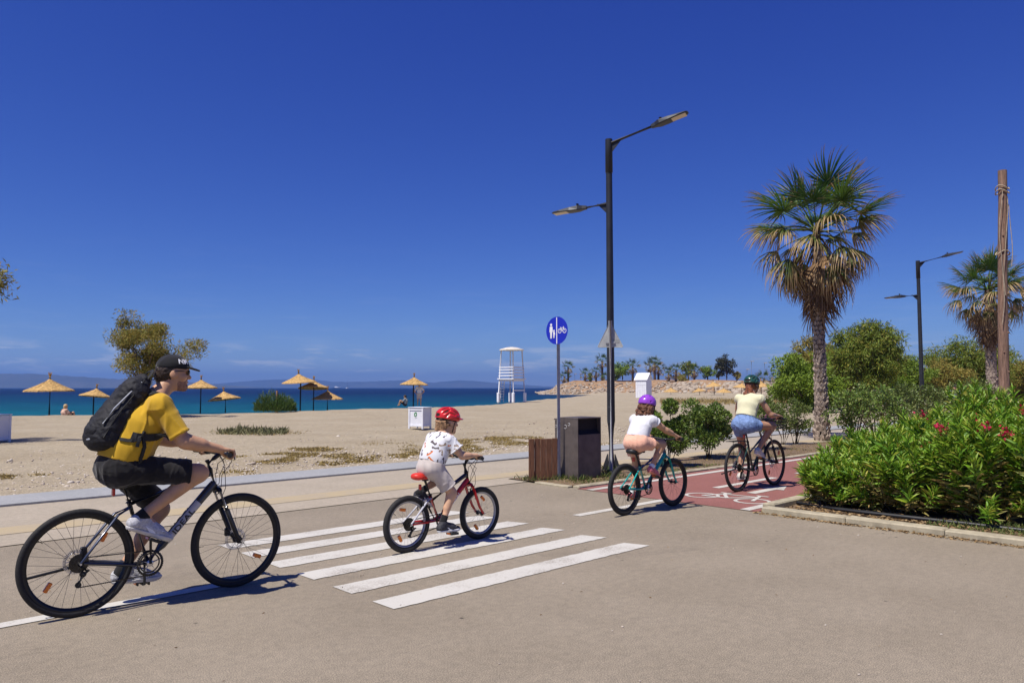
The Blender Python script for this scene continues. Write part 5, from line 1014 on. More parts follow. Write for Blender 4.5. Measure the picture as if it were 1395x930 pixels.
# --- steel litter bins and the timber screen behind them
M_bin = mat('brown_grey_steel', (.098, .080, .072, 1), .55, metal=.1, var=.2, scale=6, bump=.15, bscale=40); M_bind = mat('dark_bin_inside', (.012, .011, .011, 1), .8); M_wood = mat('weathered_planks', (.15, .066, .034, 1), .75, var=.4, scale=9, stretch=(6, 6, .5), bump=.5, bscale=30); M_stick = mat('white_sticker', (.6, .6, .6, 1), .5)
def litter_bin(loc, rz, label, w_=.58, d_=.42, h_=.985):
    r = empty('litter_bin', loc, rz, label, 'bin'); y = -d_ / 2
    for s in (-1, 1): MB().box((s * (w_ / 2 - .006), 0, h_ / 2 + .02), (.012, d_, h_), bev=.003).build('side_panel', M_bin, r)
    MB().box((0, d_ / 2 - .006, h_ / 2 + .02), (w_ - .026, .012, h_ - .004)).build('rear_panel', M_bin, r); MB().box((0, y + .012, .39), (w_ - .03, .016, .70), bev=.003).build('door', M_bin, r)
    MB().box((0, 0, h_ + .015), (w_ + .004, d_ + .006, .022), bev=.004).build('top_panel', M_bin, r); MB().box((0, .03, .84), (w_ - .03, d_ - .10, .30)).build('opening', M_bind, r)
    MB().prism([(y + .005, .745), (y + .03, .745), (.10, .99), (.08, .99)], -w_ / 2 + .014, w_ / 2 - .014, lambda a, yy, b: (yy, a, b)).build('chute', M_bind, r); MB().box((0, 0, .03), (w_ - .05, d_ - .05, .05)).build('plinth', M_bind, r)
    for yy_, z, rad in ((-.02, .90, .022), (.06, .86, .03)):
        MB().tube([(-w_ / 2 - .001, yy_ + rad * math.cos(a), z + rad * math.sin(a)) for a in np.linspace(.3, 5.6, 12)], .0035, 5).build('recycling_mark', M_stick, r)
    return r
litter_bin(W(9.39, 8.12, .0), AX, 'brown steel litter bin between timber screen and lamp, its slot facing right'); pn = empty('steel_cabinet', W(9.40, 8.41, 0), AX, 'slim brown steel cabinet standing behind the litter bin', 'cabinet'); MB().box((0, 0, .49), (.50, .10, .94), bev=.006).build('case', M_bin, pn); MB().box((0, 0, .975), (.52, .12, .02), bev=.003).build('cap', M_bin, pn); MB().tube([(-.2515, .02 + .02 * math.cos(a), .86 + .02 * math.sin(a)) for a in np.linspace(.3, 5.6, 12)], .003, 5).build('recycling_mark', M_stick, pn)
scr = empty('timber_screen', W(8.62, 8.42), R(-2) , 'low brown plank screen left of the steel litter bins', 'screen'); a, b = W(8.50, 8.42), W(8.95, 8.22)
dl = (b - a).length
for i in range(5):
    t = (i + .5) / 5; MB().box((a.lerp(b, t) - scr.location) + Vector((0, random.uniform(-.012, .012), .36)), (dl / 5 - .007, .024, .64 + random.uniform(-.01, .01)), Matrix.Rotation(math.atan2((b - a).y, (b - a).x), 3, 'Z'), bev=.004).build('plank', M_wood, scr)
for z in (.14, .56): MB().box((a.lerp(b, .45) - scr.location) + Vector((-.0, .03, z)), (.40, .03, .05), Matrix.Rotation(math.atan2((b - a).y, (b - a).x), 3, 'Z')).build('batten', M_wood, scr)
# --- wooden post with rope
M_post = mat('weathered_post', (.235, .145, .10, 1), .85, var=.4, scale=7, stretch=(5, 5, .35), bump=.8, bscale=24, bdist=.02); M_rope = mat('pale_rope', (.42, .34, .24, 1), .9, var=.2, bump=.4, bscale=200)
wp = Vector((11.75, 18.0, .0)); po_ = empty('timber_post', wp, 0, 'tall weathered timber post tied with pale rope', 'post')
pr = [(z, .128 - .004 * z + random.uniform(-.004, .004)) for z in np.linspace(0, 6.78, 18)]
mb_ = MB(); mb_.tube([(.033 * z + .01 * math.sin(z * 1.3), 0, z) for z, r_ in pr], [r_ * .93 for z, r_ in pr], 12); mb_.build('shaft', M_post, po_)
for zc in (6.35, 6.25, 4.75): MB().tube([(.033 * zc + .155 * math.cos(t), .118 * math.sin(t), zc + .05 * math.sin(t * 2 + zc)) for t in np.linspace(0, 6.5, 22)], .014, 6).build('rope_loop', M_rope, po_)
for q in range(3): MB().tube([(.033 * z + (-.12 + .1 * q) + .05 * math.sin(z * 2.1 + q * 2), -.15 + .01 * math.sin(z * 5), z) for z in np.linspace(6.3 - q * .2, 3.0 + q * .7, 24)], .009, 5).build('rope_strand', M_rope, po_)
for i in range(11):
    z = 1.4 + i * .47; MB().ell((.033 * z + (.06 if i % 2 else -.05), -.108 + .003 * z, z), (.02, .02, .028)).build('knot', M_post, po_)
# --- irrigation pipe in the planter
pt = [W(8.86, 4.2, .10), W(8.80, 3.7, .09), W(8.78, 3.0, .092), W(8.84, 2.4, .086), W(8.86, 1.8, .082), W(8.98, 1.1, .08), W(9.1, .3, .08)]; ip = pt[0].copy(); tag(MB().tube([p - ip for p in pt], .024, 8).build('irrigation_pipe', M_blackp, loc=ip), 'black irrigation pipe lying along the planter kerb', 'pipe')
# ================================================================ beach furniture
M_straw = mat('straw_thatch', (.50, .315, .115, 1), .9, var=.35, scale=9, stretch=(1, 1, 1), bump=1., bscale=45, bdist=.03); M_pdark = mat('dark_timber_pole', (.018, .015, .014, 1), .8); M_wpaint = mat('white_boards', (.74, .75, .79, 1), .55, var=.05, scale=3)
def parasol(loc, s, hgt, label, tilt=0, seed=0):
    r = empty('beach_umbrella', loc, seed, label, 'beach umbrella', 'straw beach umbrellas'); rr2 = random.Random(seed); jit = [rr2.uniform(-.075, .075) for _ in range(36)]
    MB().tube([(0, 0, -.2), (0, 0, hgt - .1)], .05 * s, 8).build('pole', M_pdark, r)
    m_ = MB().lathe([(.04 * s, hgt), (.20 * s, hgt - .13 * s), (.62 * s, hgt - .36 * s), (1.18 * s, hgt - .62 * s), (1.20 * s, hgt - .69 * s), (1.08 * s, hgt - .66 * s), (.5 * s, hgt - .38 * s), (.05 * s, hgt - .15 * s)], 36, smooth=False, jit=jit); cn = m_.build('canopy', M_straw, r)
    cn.rotation_euler = (R(tilt), R(tilt) * .6, 0)
    sm = MB()                        # loose straw on the surface and along the rim
    for i in range(260):
        a = rr2.uniform(0, 6.28); q = rr2.uniform(.1, 1.14); z = hgt + .012 - q * s * .54 - .015; ln = rr2.uniform(.12, .3); p0 = Vector((math.cos(a) * q * s, math.sin(a) * q * s, z)); d = Vector((math.cos(a + rr2.uniform(-.2, .2)), math.sin(a + rr2.uniform(-.2, .2)), -.62)) * ln * s; sdv = Vector((-math.sin(a), math.cos(a), 0)) * .012 * s
        sm.add([p0 - sdv, p0 + sdv, p0 + d], [(0, 1, 2)])
    sm.build('loose_straw', M_straw, cn)['kind'] = 'stuff'
    tm_ = MB()
    for i in range(14):
        a = i * .449; d = Vector((math.cos(a) * .09, math.sin(a) * .09, .30 + .1 * rr2.random())) * s; tm_.tube([(0, 0, hgt - .05), (d.x * .4, d.y * .4, hgt + d.z * .5), (d.x, d.y, hgt + d.z)], [.03 * s, .02 * s, .006 * s], 4)
    tm_.build('tuft', M_straw, cn)['kind'] = 'stuff'
    MB().cyl((0, 0, hgt - .02), (0, 0, hgt + .06), .07 * s, .06 * s, 8).build('binding', M_pdark, cn)
    for i in range(6):
        a = i * math.pi / 3; MB().tube([(0, 0, hgt - .2 * s), (1.12 * s * math.cos(a), 1.12 * s * math.sin(a), hgt - .68 * s)], .018, 4).build('rib', M_pdark, cn)
    return r
for i, (px, py, top, wd, lb) in enumerate(((67, 563, 509, 60, 'leftmost straw beach umbrella, its dark pole standing on the sand'), (127, 561, 524, 40, 'low straw beach umbrella behind the backpack'), (273, 559, 512, 42, "straw beach umbrella just right of the man's cap"), (307, 558, 528, 40, 'short straw beach umbrella right of the man, low over the sea'), (409, 556, 504, 43, 'tallest straw beach umbrella of the cluster by the green shrub'), (427, 555.5, 513, 40, 'middle straw beach umbrella of the cluster by the green shrub'), (446, 555, 527, 42, 'lowest straw beach umbrella of the cluster by the green shrub'), (563, 552.5, 509, 38, 'straw beach umbrella above the two beachgoers'), (914, 537.4, 525.5, 20, 'far straw umbrella right of the white cabin'), (953, 538.2, 526, 18, 'far low straw umbrella left of the rock wall group'), (973, 538, 517, 22, 'far tall straw umbrella before the rock wall'), (986, 538.3, 526, 20, 'far low straw umbrella in front of the rock wall'), (1010, 537.6, 519, 22, "far straw umbrella just left of the woman's helmet"), (1037, 537.3, 516.5, 26, "far straw umbrella just right of the woman's helmet"))):
    g_ = ground(px, py); D = g_.y; ht = EYE + (528 - top) / FPX * D - .28 * (wd / FPX * D / 2.4); parasol((g_.x, g_.y, 0), wd / FPX * D / 2.4, ht, lb, random.uniform(-7, 7), i + 1)
# --- white slatted bins on the sand
M_logo = mat('green_print', (.02, .20, .05, 1), .6)
def beach_bin(loc, rz, label, mark):
    r = empty('beach_bin', loc, rz, label, 'bin', 'white bins on the sand'); w_ = .62; hh = .70
    for sx_ in (-1, 1):
        for sy_ in (-1, 1): MB().box((sx_ * (w_ / 2 - .03), sy_ * (w_ / 2 - .03), hh / 2 + .03), (.06, .06, hh + .06), bev=.005).build('corner_post', M_wpaint, r)
    for rot in range(4):
        M_ = Matrix.Rotation(rot * math.pi / 2, 3, 'Z'); MB().box(M_ @ Vector((0, -w_ / 2 + .04, .40)), (w_ - .12, .02, .62), M_).build('side_panel', M_wpaint, r)
        MB().box(M_ @ Vector((0, -w_ / 2 + .03, .115)), (w_ - .12, .045, .06), M_).build('rail', M_wpaint, r); MB().box(M_ @ Vector((0, -w_ / 2 + .03, .71)), (w_ - .12, .045, .07), M_).build('rail', M_wpaint, r)
    MB().box((0, 0, .775), (w_ + .03, w_ + .03, .022), bev=.004).build('lid', M_wpaint, r)
    if mark:
        m_ = MB(); f_ = lambda a, y, b: (a - .02, y - w_ / 2 + .027, b + .52); m_.prism([(-.05, -.06), (.02, -.09), (.06, -.02), (.05, .08), (-.01, .09), (-.055, .04)], -.004, -.0015, f_); lg = m_.build('leaf_mark', M_logo, r); m2 = MB(); m2.prism([(-.012, -.05), (.012, -.05), (.03, .01), (.006, .05), (-.01, .0)], -.007, -.0045, f_); m2.build('leaf_figure', M_white, lg)
        MB().box((-.0, -w_ / 2 + .0285, .39), (.10, .002, .02)).build('print_line', M_signgrey, r)
    return r
g_ = ground(572, 583.5); beach_bin((g_.x, g_.y, 0), R(-24), 'white beach bin with a green leaf mark on the sand', True); g_ = ground(-12, 604); beach_bin((g_.x, g_.y, 0), R(-12), 'white beach bin cut off at the left edge of the photo', False)
# --- lifeguard tower
g_ = ground(697, 547.5); D = g_.y; px2 = D / FPX; lt = empty('lifeguard_tower', (g_.x, g_.y, 0), R(-38), 'white timber lifeguard tower with open lookout on the beach', 'lifeguard tower'); TH = 5.75; wB = 2.0 / 2; M_roof = mat('weathered_white_roof', (.62, .56, .47, 1), .8, var=.2, scale=4)
def tw(z): return wB * (1.0 - .24 * z / TH)
for sx_ in (-1, 1):
    for sy_ in (-1, 1):
        MB().tube([(sx_ * tw(0), sy_ * tw(0), -.1), (sx_ * tw(TH - .35), sy_ * tw(TH - .35), TH - .35)], .085, 4).build('post', M_wpaint, lt); MB().box((sx_ * tw(.4), sy_ * tw(.4), .48), (.26, .26, 1.0), bev=.03).build('post_footing', M_wpaint, lt)
pz = 2.42; MB().box((0, 0, pz), (2 * tw(pz) + .34, 2 * tw(pz) + .34, .12)).build('platform', M_wpaint, lt)
for z in (2.75, 3.05, 3.35, 3.62):
    for rot in range(4):
        M_ = Matrix.Rotation(rot * math.pi / 2, 3, 'Z'); MB().box(M_ @ Vector((0, -tw(z) - .05, z)), (2 * tw(z) + .2, .04, .13), M_).build('rail_board', M_wpaint, lt)
for rot in range(4):
    M_ = Matrix.Rotation(rot * math.pi / 2, 3, 'Z'); MB().box(M_ @ Vector((0, -tw(pz), pz - .16)), (2 * tw(pz), .07, .18), M_).build('beam', M_wpaint, lt)
    if rot in (1,): MB().box(M_ @ Vector((0, -tw(1.2), 1.22)), (2 * tw(1.2), .06, .12), M_).build('cross_rail', M_wpaint, lt)
for s in (-1, 1): MB().tube([(-tw(1) - .12, s * .26 - .3, 0), (-tw(pz) - .02, s * .26 - .3, pz)], .04, 4).build('ladder_stile', M_wpaint, lt)
for i in range(8): MB().box((-tw(1) - .12 + .012 * i, -.3, .28 + i * .28), (.05, .52, .05)).build('ladder_rung', M_wpaint, lt)
rf = MB(); rf.lathe([(0.02, TH), (.55, TH - .06), (1.28, TH - .26), (1.32, TH - .36), (1.2, TH - .37), (0, TH - .30)], 14, smooth=False); rf.build('roof', M_roof, lt)
# --- white cabin
g_ = ground(877, 541.5); D = g_.y; wd = 25 / FPX * D; cb = empty('beach_cabin', (g_.x, g_.y, 0), R(-38), 'small white gabled beach cabin before the headland', 'cabin'); hh = 29 / FPX * D; w2 = wd * .62 / 2
for i in range(6): MB().box((-w2 + (i + .5) * w2 / 3, -w2, hh * .42), (w2 / 3 - .015, .05, hh * .84)).build('wall_board', M_wpaint, cb)
for i in range(6): MB().box((-w2 + (i + .5) * w2 / 3, w2, hh * .42), (w2 / 3 - .015, .05, hh * .84)).build('wall_board', M_wpaint, cb)
for s in (-1, 1):
    MB().prism([(-w2, 0), (w2, 0), (w2, hh * .84), (0, hh * 1.12), (-w2, hh * .84)], s * w2 - .03, s * w2 + .03, lambda a, y, b: (y, a, b)).build('gable_wall', M_wpaint, cb)
    sl_ = math.atan2(hh * .28, w2); MB().box((0, s * w2 * .56, hh * .99), (2 * w2 + .5, math.hypot(w2, hh * .28) * 1.22, .06), Matrix.Rotation(-s * sl_, 3, 'X')).build('roof_panel', M_wpaint, cb)
MB().box((0, -w2 - .03, hh * .62), (w2 * 1.8, .03, .06)).build('trim', M_wpaint, cb)
# --- boats far out
g_ = at(473, 527, 2600); sb = empty('sailing_boat', (g_.x, g_.y, -.8), R(80), 'distant sailing boat with bare mast on the horizon', 'boat'); S_ = 1.6
MB().add([(-6 * S_, 0, 0), (-5 * S_, 1.6 * S_, 1.4), (-5 * S_, -1.6 * S_, 1.4), (3 * S_, 1.6 * S_, 1.5), (3 * S_, -1.6 * S_, 1.5), (7 * S_, 0, 1.9), (5 * S_, 0, 0)], [(0, 1, 3, 6), (0, 6, 4, 2), (6, 3, 5), (6, 5, 4), (1, 2, 4, 5, 3), (0, 2, 1)]).build('hull', M_wpaint, sb); MB().cyl((0, 0, 1), (0, 0, 28), .32, .18, 6).build('mast', M_pole, sb); MB().box((-1.5, 0, 2.2), (5, 2.4, 1.2), bev=.2).build('deckhouse', M_wpaint, sb); MB().cyl((0, 0, 4), (-8, 0, 4), .25, .2, 6).build('boom', M_wpaint, sb)
g_ = at(459, 527, 2800); mbt = empty('motor_boat', (g_.x, g_.y, -.8), R(10), 'distant white motor boat left of the sailing boat', 'boat'); MB().add([(-14, 0, 0), (-14, 3, 3), (-14, -3, 3), (8, 3, 3.4), (8, -3, 3.4), (16, 0, 4.2), (12, 0, 0)], [(0, 1, 3, 6), (0, 6, 4, 2), (6, 3, 5), (6, 5, 4), (1, 2, 4, 5, 3), (0, 2, 1)]).build('hull', M_wpaint, mbt); MB().box((-3, 0, 4.6), (14, 4.6, 2.6), taper=.8).build('cabin', M_wpaint, mbt); MB().box((-4, 0, 7), (6, 3, 2), taper=.7).build('flybridge', M_wpaint, mbt)
# ================================================================ people on the beach
M_swhite = cloth('white_shirt', (.74, .74, .76, 1)); M_greyt = cloth('grey_blue_top', (.20, .25, .29, 1)); M_lblue = cloth('light_blue_shirt', (.26, .38, .58, 1)); M_dark = cloth('dark_clothes', (.016, .016, .02, 1))
def stand(loc, rz, label, P, hgt=1.72, arms=.12, cap=None, bend=.0):
    r = empty('person', loc, rz, label, 'person', 'people about the beach'); s = hgt / 1.75; J = dict(pelvis=(0, 0, .95), chest=(.01 + bend * .6, 0, 1.22), neck=(.02 + bend, 0, 1.45), head=(.05 + bend * 1.2, 0, 1.62), d_face=(1, 0, -.1))
    for q, sg in (('L', 1), ('R', -1)): J.update({'sh' + q: (.01 + bend * .9, sg * .19, 1.40), 'el' + q: (-.02 + bend * .5, sg * (.25 + arms), 1.13), 'wr' + q: (.08 + bend, sg * .22, .92), 'hip' + q: (0, sg * .09, .92), 'kn' + q: (.02 * sg, sg * .11, .5), 'an' + q: (-.02 + .03 * sg, sg * .12, .09), 'd_foot' + q: (1, 0, 0), 'ball' + q: (.10 + .03 * sg, sg * .12, 0)})
    J = {a: tuple(np.array(b) * (1 if a.startswith('d_') else s)) for a, b in J.items()}
    H, Mh, k, fw, lf, up, V = person(J, P, r); f = Field(np.array(H(0, 0, 0)) - .2, np.array(H(0, 0, 0)) + .22, .014); f.ell(H(-.012, 0, .03), (.108, .09, .105), .02, M=Mh); f.ell(H(.09, 0, -.05), (.085, .2, .1), .02, '-', M=Mh)
    f.build('hair', M_hairdk, r)
    if cap: f = Field(np.array(H(0, 0, 0)) - .22, np.array(H(0, 0, 0)) + .26, .014); f.ell(H(-.005, 0, .05), (.115, .098, .095), .01, M=Mh, cuts=[(H(0, 0, .04), -up)]); f.ell(H(.1, 0, .05), (.1, .07, .016), .01, M=Mh); f.build('cap', cap, r)
    return r
PB = dict(h=.017, g=1., hk=1., hand=1., foot=1., skin=SK_man, shirt=M_swhite, shorts=M_beige, shoe=M_dkshoe, sole=M_dkshoe, sleeve=.8, flare=1.3, hem=-.02, waistband=.08, leglen=.85, flare_s=1.3, loose=.02, loose_s=.02, bare=True, wr=.006)
g_ = ground(571, 552.6); stand((g_.x, g_.y, 0), R(100), 'man in white shirt and cap standing facing the sea', PB, 1.75 * (31 / FPX * g_.y) / 1.75, cap=M_swhite)
g_ = at(1300, 552, 34); stand((g_.x, g_.y, .0), R(-100), 'person in light blue shirt and dark cap beyond the hedge', {**PB, 'shirt': M_lblue, 'h': .016, 'bare': False, 'shorts': M_dark}, 1.62, cap=M_dark, bend=.1)
def sit(loc, rz, label, P, hair):
    r = empty('person', loc, rz, label, 'person', 'people about the beach'); J = dict(pelvis=(0, 0, .13), chest=(-.06, 0, .40), neck=(-.02, 0, .60), head=(.03, 0, .77), d_face=(1, 0, -.15))
    for q, sg in (('L', 1), ('R', -1)): J.update({'sh' + q: (-.04, sg * .18, .56), 'el' + q: (.12, sg * .25, .34), 'wr' + q: (.34, sg * .14, .34), 'hip' + q: (.02, sg * .09, .12), 'kn' + q: (.40, sg * .12, .42), 'an' + q: (.56, sg * .10, .06), 'd_foot' + q: (1, 0, 0), 'ball' + q: (.66, sg * .10, 0)})
    H, Mh, k, fw, lf, up, V = person(J, P, r); f = Field(np.array(H(0, 0, 0)) - .24, np.array(H(0, 0, 0)) + .22, .014); f.ell(H(-.02, 0, .03), (.115, .1, .11), .02, M=Mh); f.cone(H(-.07, 0, -.02), H(-.07, 0, -.1), .06, .05, .03); f.ell(H(.09, 0, -.05), (.085, .2, .1), .02, '-', M=Mh); f.build('hair', hair, r); return r
g_ = ground(552, 552.6); sit((g_.x, g_.y, 0), R(165), 'person with black hair in grey top sitting on the sand by the umbrella', {**PB, 'shirt': M_greyt, 'shorts': M_dark, 'h': .018}, M_hairdk)
g_ = ground(80, 564); sit((g_.x, g_.y + .6, -.35), R(60), 'fair-haired person low on the shore beside the leftmost umbrella', {**PB, 'shirt': mat('skin_tone_top', (.55, .36, .27, 1), .8), 'shorts': M_dark, 'h': .02}, mat('blond_hair', (.5, .36, .18, 1), .6))
# picnic tables, board and a seated person under the trees
M_bench = mat('dark_bench_timber', (.05, .032, .022, 1), .8)
def picnic(loc, rz, label):
    r = empty('picnic_table', loc, rz, label, 'picnic table', 'tables under the trees')
    for i in range(5): MB().box((0, -.32 + i * .16, .74), (1.8, .14, .045)).build('top_plank', M_bench, r)
    for s in (-1, 1):
        MB().box((0, s * .72, .45), (1.8, .26, .045)).build('seat_plank', M_bench, r)
        MB().tube([(s * .65, -.78, 0), (s * .65, -.3, .72)], .05, 4).build('leg', M_bench, r); MB().tube([(s * .65, .78, 0), (s * .65, .3, .72)], .05, 4).build('leg', M_bench, r); MB().box((s * .65, 0, .42), (.06, 1.6, .1)).build('crossbar', M_bench, r)
g_ = at(1172, 548, 52); picnic((g_.x, g_.y, .0), .2, 'dark picnic table left of the white board under the trees'); g_ = at(1212, 549, 50); picnic((g_.x, g_.y, 0), .1, 'dark picnic table beside the seated figure under the trees')
g_ = at(1201, 549, 48.5); sit((g_.x, g_.y, .42), R(20), 'dark-clothed person sitting at a picnic table under the trees', {**PB, 'shirt': M_dark, 'shorts': M_dark, 'h': .02, 'skin': SK_wom, 'bare': False}, M_hairdk)
g_ = at(1180, 536, 58); wbd = empty('notice_board', (g_.x, g_.y, 0), R(8), 'white board standing under the trees behind the palm', 'board'); MB().box((0, 0, 1.15), (1.55, .05, 1.35), bev=.01).build('panel', M_wpaint, wbd)
for s in (-.7, .7): MB().box((s, 0, .3), (.07, .07, .6)).build('leg', M_galv, wbd)
# ================================================================ plants
def unitv(v): return v / np.maximum(np.linalg.norm(v, axis=-1, keepdims=True), 1e-9)
def leaves(P, D, ln, wd, fold=.25, curve=0., six=False):
    "blade-shaped leaves: P base points, D directions -> verts, triangles, t along the blade"
    n = len(P); D = unitv(D); r = rng.normal(size=(n, 3)); S = unitv(np.cross(D, r)); N = np.cross(S, D); flip = np.sign(N[:, 2:3]); flip[flip == 0] = 1; S = S * flip; N = N * flip
    ln = np.broadcast_to(np.asarray(ln, float), (n,))[:, None]; wd = np.broadcast_to(np.asarray(wd, float), (n,))[:, None]
    if six:
        m1 = P + D * ln * .33 + N * ln * curve * .1; m2 = P + D * ln * .68 - N * ln * curve * .12; tip = P + D * ln - N * ln * curve * .5
        V = np.stack([P, m1 + S * wd * .5 + N * wd * fold, m1 - S * wd * .5 + N * wd * fold, m2 + S * wd * .42 + N * wd * fold, m2 - S * wd * .42 + N * wd * fold, tip, m1, m2], 1)
        T = np.array([(0, 1, 6), (0, 6, 2), (1, 3, 7), (1, 7, 6), (6, 7, 4), (6, 4, 2), (3, 5, 7), (7, 5, 4)])
    else:
        m = P + D * ln * .45; V = np.stack([P, m + S * wd * .5 + N * wd * fold, P + D * ln - N * ln * curve, m - S * wd * .5 + N * wd * fold], 1); T = np.array([(0, 1, 2), (0, 2, 3)])
    k = V.shape[1]; return V.reshape(-1, 3), (T[None] + k * np.arange(n)[:, None, None]).reshape(-1, 3)
def join(parts):
    V = []; F = []; o = 0
    for v, f in parts: V.append(v); F.append(f + o); o += len(v)
    return np.concatenate(V), np.concatenate(F)
M_ole = leaf_mat('oleander_leaf', [(0.109, 0.244, 0.020, 1), (0.208, 0.378, 0.025, 1), (0.092, 0.205, 0.025, 1), (0.328, 0.427, 0.040, 1), (0.153, 0.311, 0.023, 1), (0.415, 0.370, 0.057, 1)], .42, .28)
M_olold = leaf_mat('old_oleander_leaf', [(0.176, 0.203, 0.040, 1), (0.351, 0.265, 0.079, 1), (0.096, 0.156, 0.026, 1), (0.456, 0.296, 0.112, 1), (0.088, 0.149, 0.026, 1)], .55, .2)
M_stem = mat('brown_stem', (.11, .075, .045, 1), .85, var=.3, scale=20, bump=.4); M_pit = leaf_mat('glossy_round_leaf', [(0.099, 0.180, 0.034, 1), (0.189, 0.278, 0.046, 1), (0.078, 0.134, 0.031, 1), (0.309, 0.360, 0.092, 1)], .4, .2)
M_pitl = leaf_mat('pale_round_leaf', [(0.156, 0.213, 0.044, 1), (0.111, 0.163, 0.033, 1), (0.234, 0.263, 0.083, 1)], .45, .25); M_petal = leaf_mat('crimson_petal', [(.50, .012, .055, 1), (.62, .03, .10, 1), (.36, .008, .03, 1)], .5, .25)
def oleander(u, v, h_, r_, nsh, label, seed, flowers):
    base = W(u, v, .03); root = empty('oleander_shrub', base, 0, label, 'shrub', 'oleander shrubs of the hedge'); rs = np.random.default_rng(seed)
    a = rs.uniform(0, 6.283, nsh); q = np.sqrt(rs.random(nsh)); el = rs.uniform(.1, 1, nsh) ** .6
    tip = np.stack([np.cos(a) * q * r_, np.sin(a) * q * r_, h_ * np.sqrt(np.clip(1 - .55 * q * q, 0, 1)) * np.where(rs.random(nsh) < .35, rs.uniform(.25, .8, nsh), rs.uniform(.82, 1.1, nsh))], 1)
    b0 = np.stack([np.cos(a) * q * .18, np.sin(a) * q * .18, 0 * a], 1); Ps = []; Ds = []; Ls = []; old = []
    for i in range(nsh):
        L_ = np.linalg.norm(tip[i] - b0[i]); nw = int(L_ / .042) + 3; ts = np.linspace(.22, 1, nw); mid = b0[i] * .5 + tip[i] * .5; mid[:2] = mid[:2] * 1.0 + (tip[i, :2] - b0[i, :2]) * .12
        p = ((1 - ts) ** 2)[:, None] * b0[i] + (2 * ts * (1 - ts))[:, None] * mid + (ts ** 2)[:, None] * tip[i]; d = unitv(2 * (1 - ts)[:, None] * (mid - b0[i]) + 2 * ts[:, None] * (tip[i] - mid) + np.array([0, 0, .25]))
        s = unitv(np.cross(d, np.array([.3, .2, 1.]))); n_ = np.cross(d, s)
        for k in range(3):
            ph = np.arange(nw) * .55 + k * 2.094 + rs.uniform(-.3, .3, nw); spread = np.interp(ts, [0, .8, 1], [1.5, 1.0, .42]) * rs.uniform(.8, 1.2, nw); o_ = s * np.cos(ph)[:, None] + n_ * np.sin(ph)[:, None]
            Ps.append(p); Ds.append(d + o_ * spread[:, None] + rs.normal(size=(nw, 3)) * .16); Ls.append(np.interp(ts, [0, .5, .9, 1], [.115, .155, .145, .075]) * rs.uniform(.75, 1.2, nw)); old.append(ts < rs.uniform(.3, .78))
    P, D, Ln, O = np.concatenate(Ps), np.concatenate(Ds), np.concatenate(Ls), np.concatenate(old); keep = (P[:, 2] > .04) & (rs.random(len(P)) < np.where(O, .75, 1)); P, D, Ln, O = P[keep], D[keep], Ln[keep], O[keep]
    for nm, mk, mm in (('foliage', ~O, M_ole), ('old_foliage', O, M_olold)):
        if mk.sum() > 3: V, T = leaves(P[mk], D[mk], Ln[mk], Ln[mk] * .17, .3, .35, True); tag(mobj(nm, raw_mesh(nm, V, T), mm, root), kind='stuff')
    sm = MB()
    for i in range(0, nsh, 3): sm.tube([b0[i], b0[i] * .45 + tip[i] * .5, tip[i] * .96], [.010, .007, .003], 4, cap=False)
    tag(sm.build('stem', M_stem, root), kind='stuff')
    for j in range(flowers):
        sc_f = tip[:, 2] * .5 - tip[:, 1] * .5; i = int(rs.choice(np.argsort(sc_f)[nsh // 2:])); c = tip[i] + np.array([0, 0, .03]); n = int(rs.integers(18, 34)); d = unitv(rs.normal(size=(n, 3)) + np.array([0, -.3, .5])); V, T = leaves(c + d * .02 + rs.normal(size=(n, 3)) * .028, d, .036, .034, .1); tag(mobj('flower_cluster', raw_mesh('flower_cluster', V, T), M_petal, root), kind='stuff')
    return root
rows = []; k_ = 0
names = ['front corner oleander shrub beside the cycle lane, lowest of the hedge', 'oleander shrub next to the hedge corner above the black pipe', 'oleander shrub in the middle of the kerbside row', 'tall oleander shrub in the kerbside row with crimson blooms', 'oleander shrub of the kerbside row near the right edge', 'rightmost oleander shrub of the kerbside row']
for ri, (u0, step, dens) in enumerate(((9.33, .80, 1.0), (10.35, .9, .75), (11.5, 1.0, .6))):
    v = 3.92; vi = 0
    while v > -3:
        p = W(u0, v); px = 697.5 + FPX * p.x / p.y
        if px > 1470: break
        hh = min(1.47, .62 + .32 * (3.92 - v) + .20 * ri) * random.uniform(.95, 1.06); rr0 = .62 if (ri or vi) else .46
        lab = names[min(vi, 5)] if ri == 0 else '%s oleander shrub in the %s row behind the kerbside shrubs' % (['lane-side', 'second', 'third', 'fourth', 'fifth', 'sixth', 'seventh'][min(vi, 6)], ['', 'second', 'rear'][ri])
        oleander(u0 + random.uniform(-.1, .1), v, hh, rr0, int(125 * dens), lab, 100 + ri * 20 + vi, [0, 2, 4, 7, 5, 6][min(vi, 5)] if ri == 0 else (2 if vi in (1, 3, 4, 5, 6) else 1 if vi == 2 else 0)); v -= step; vi += 1
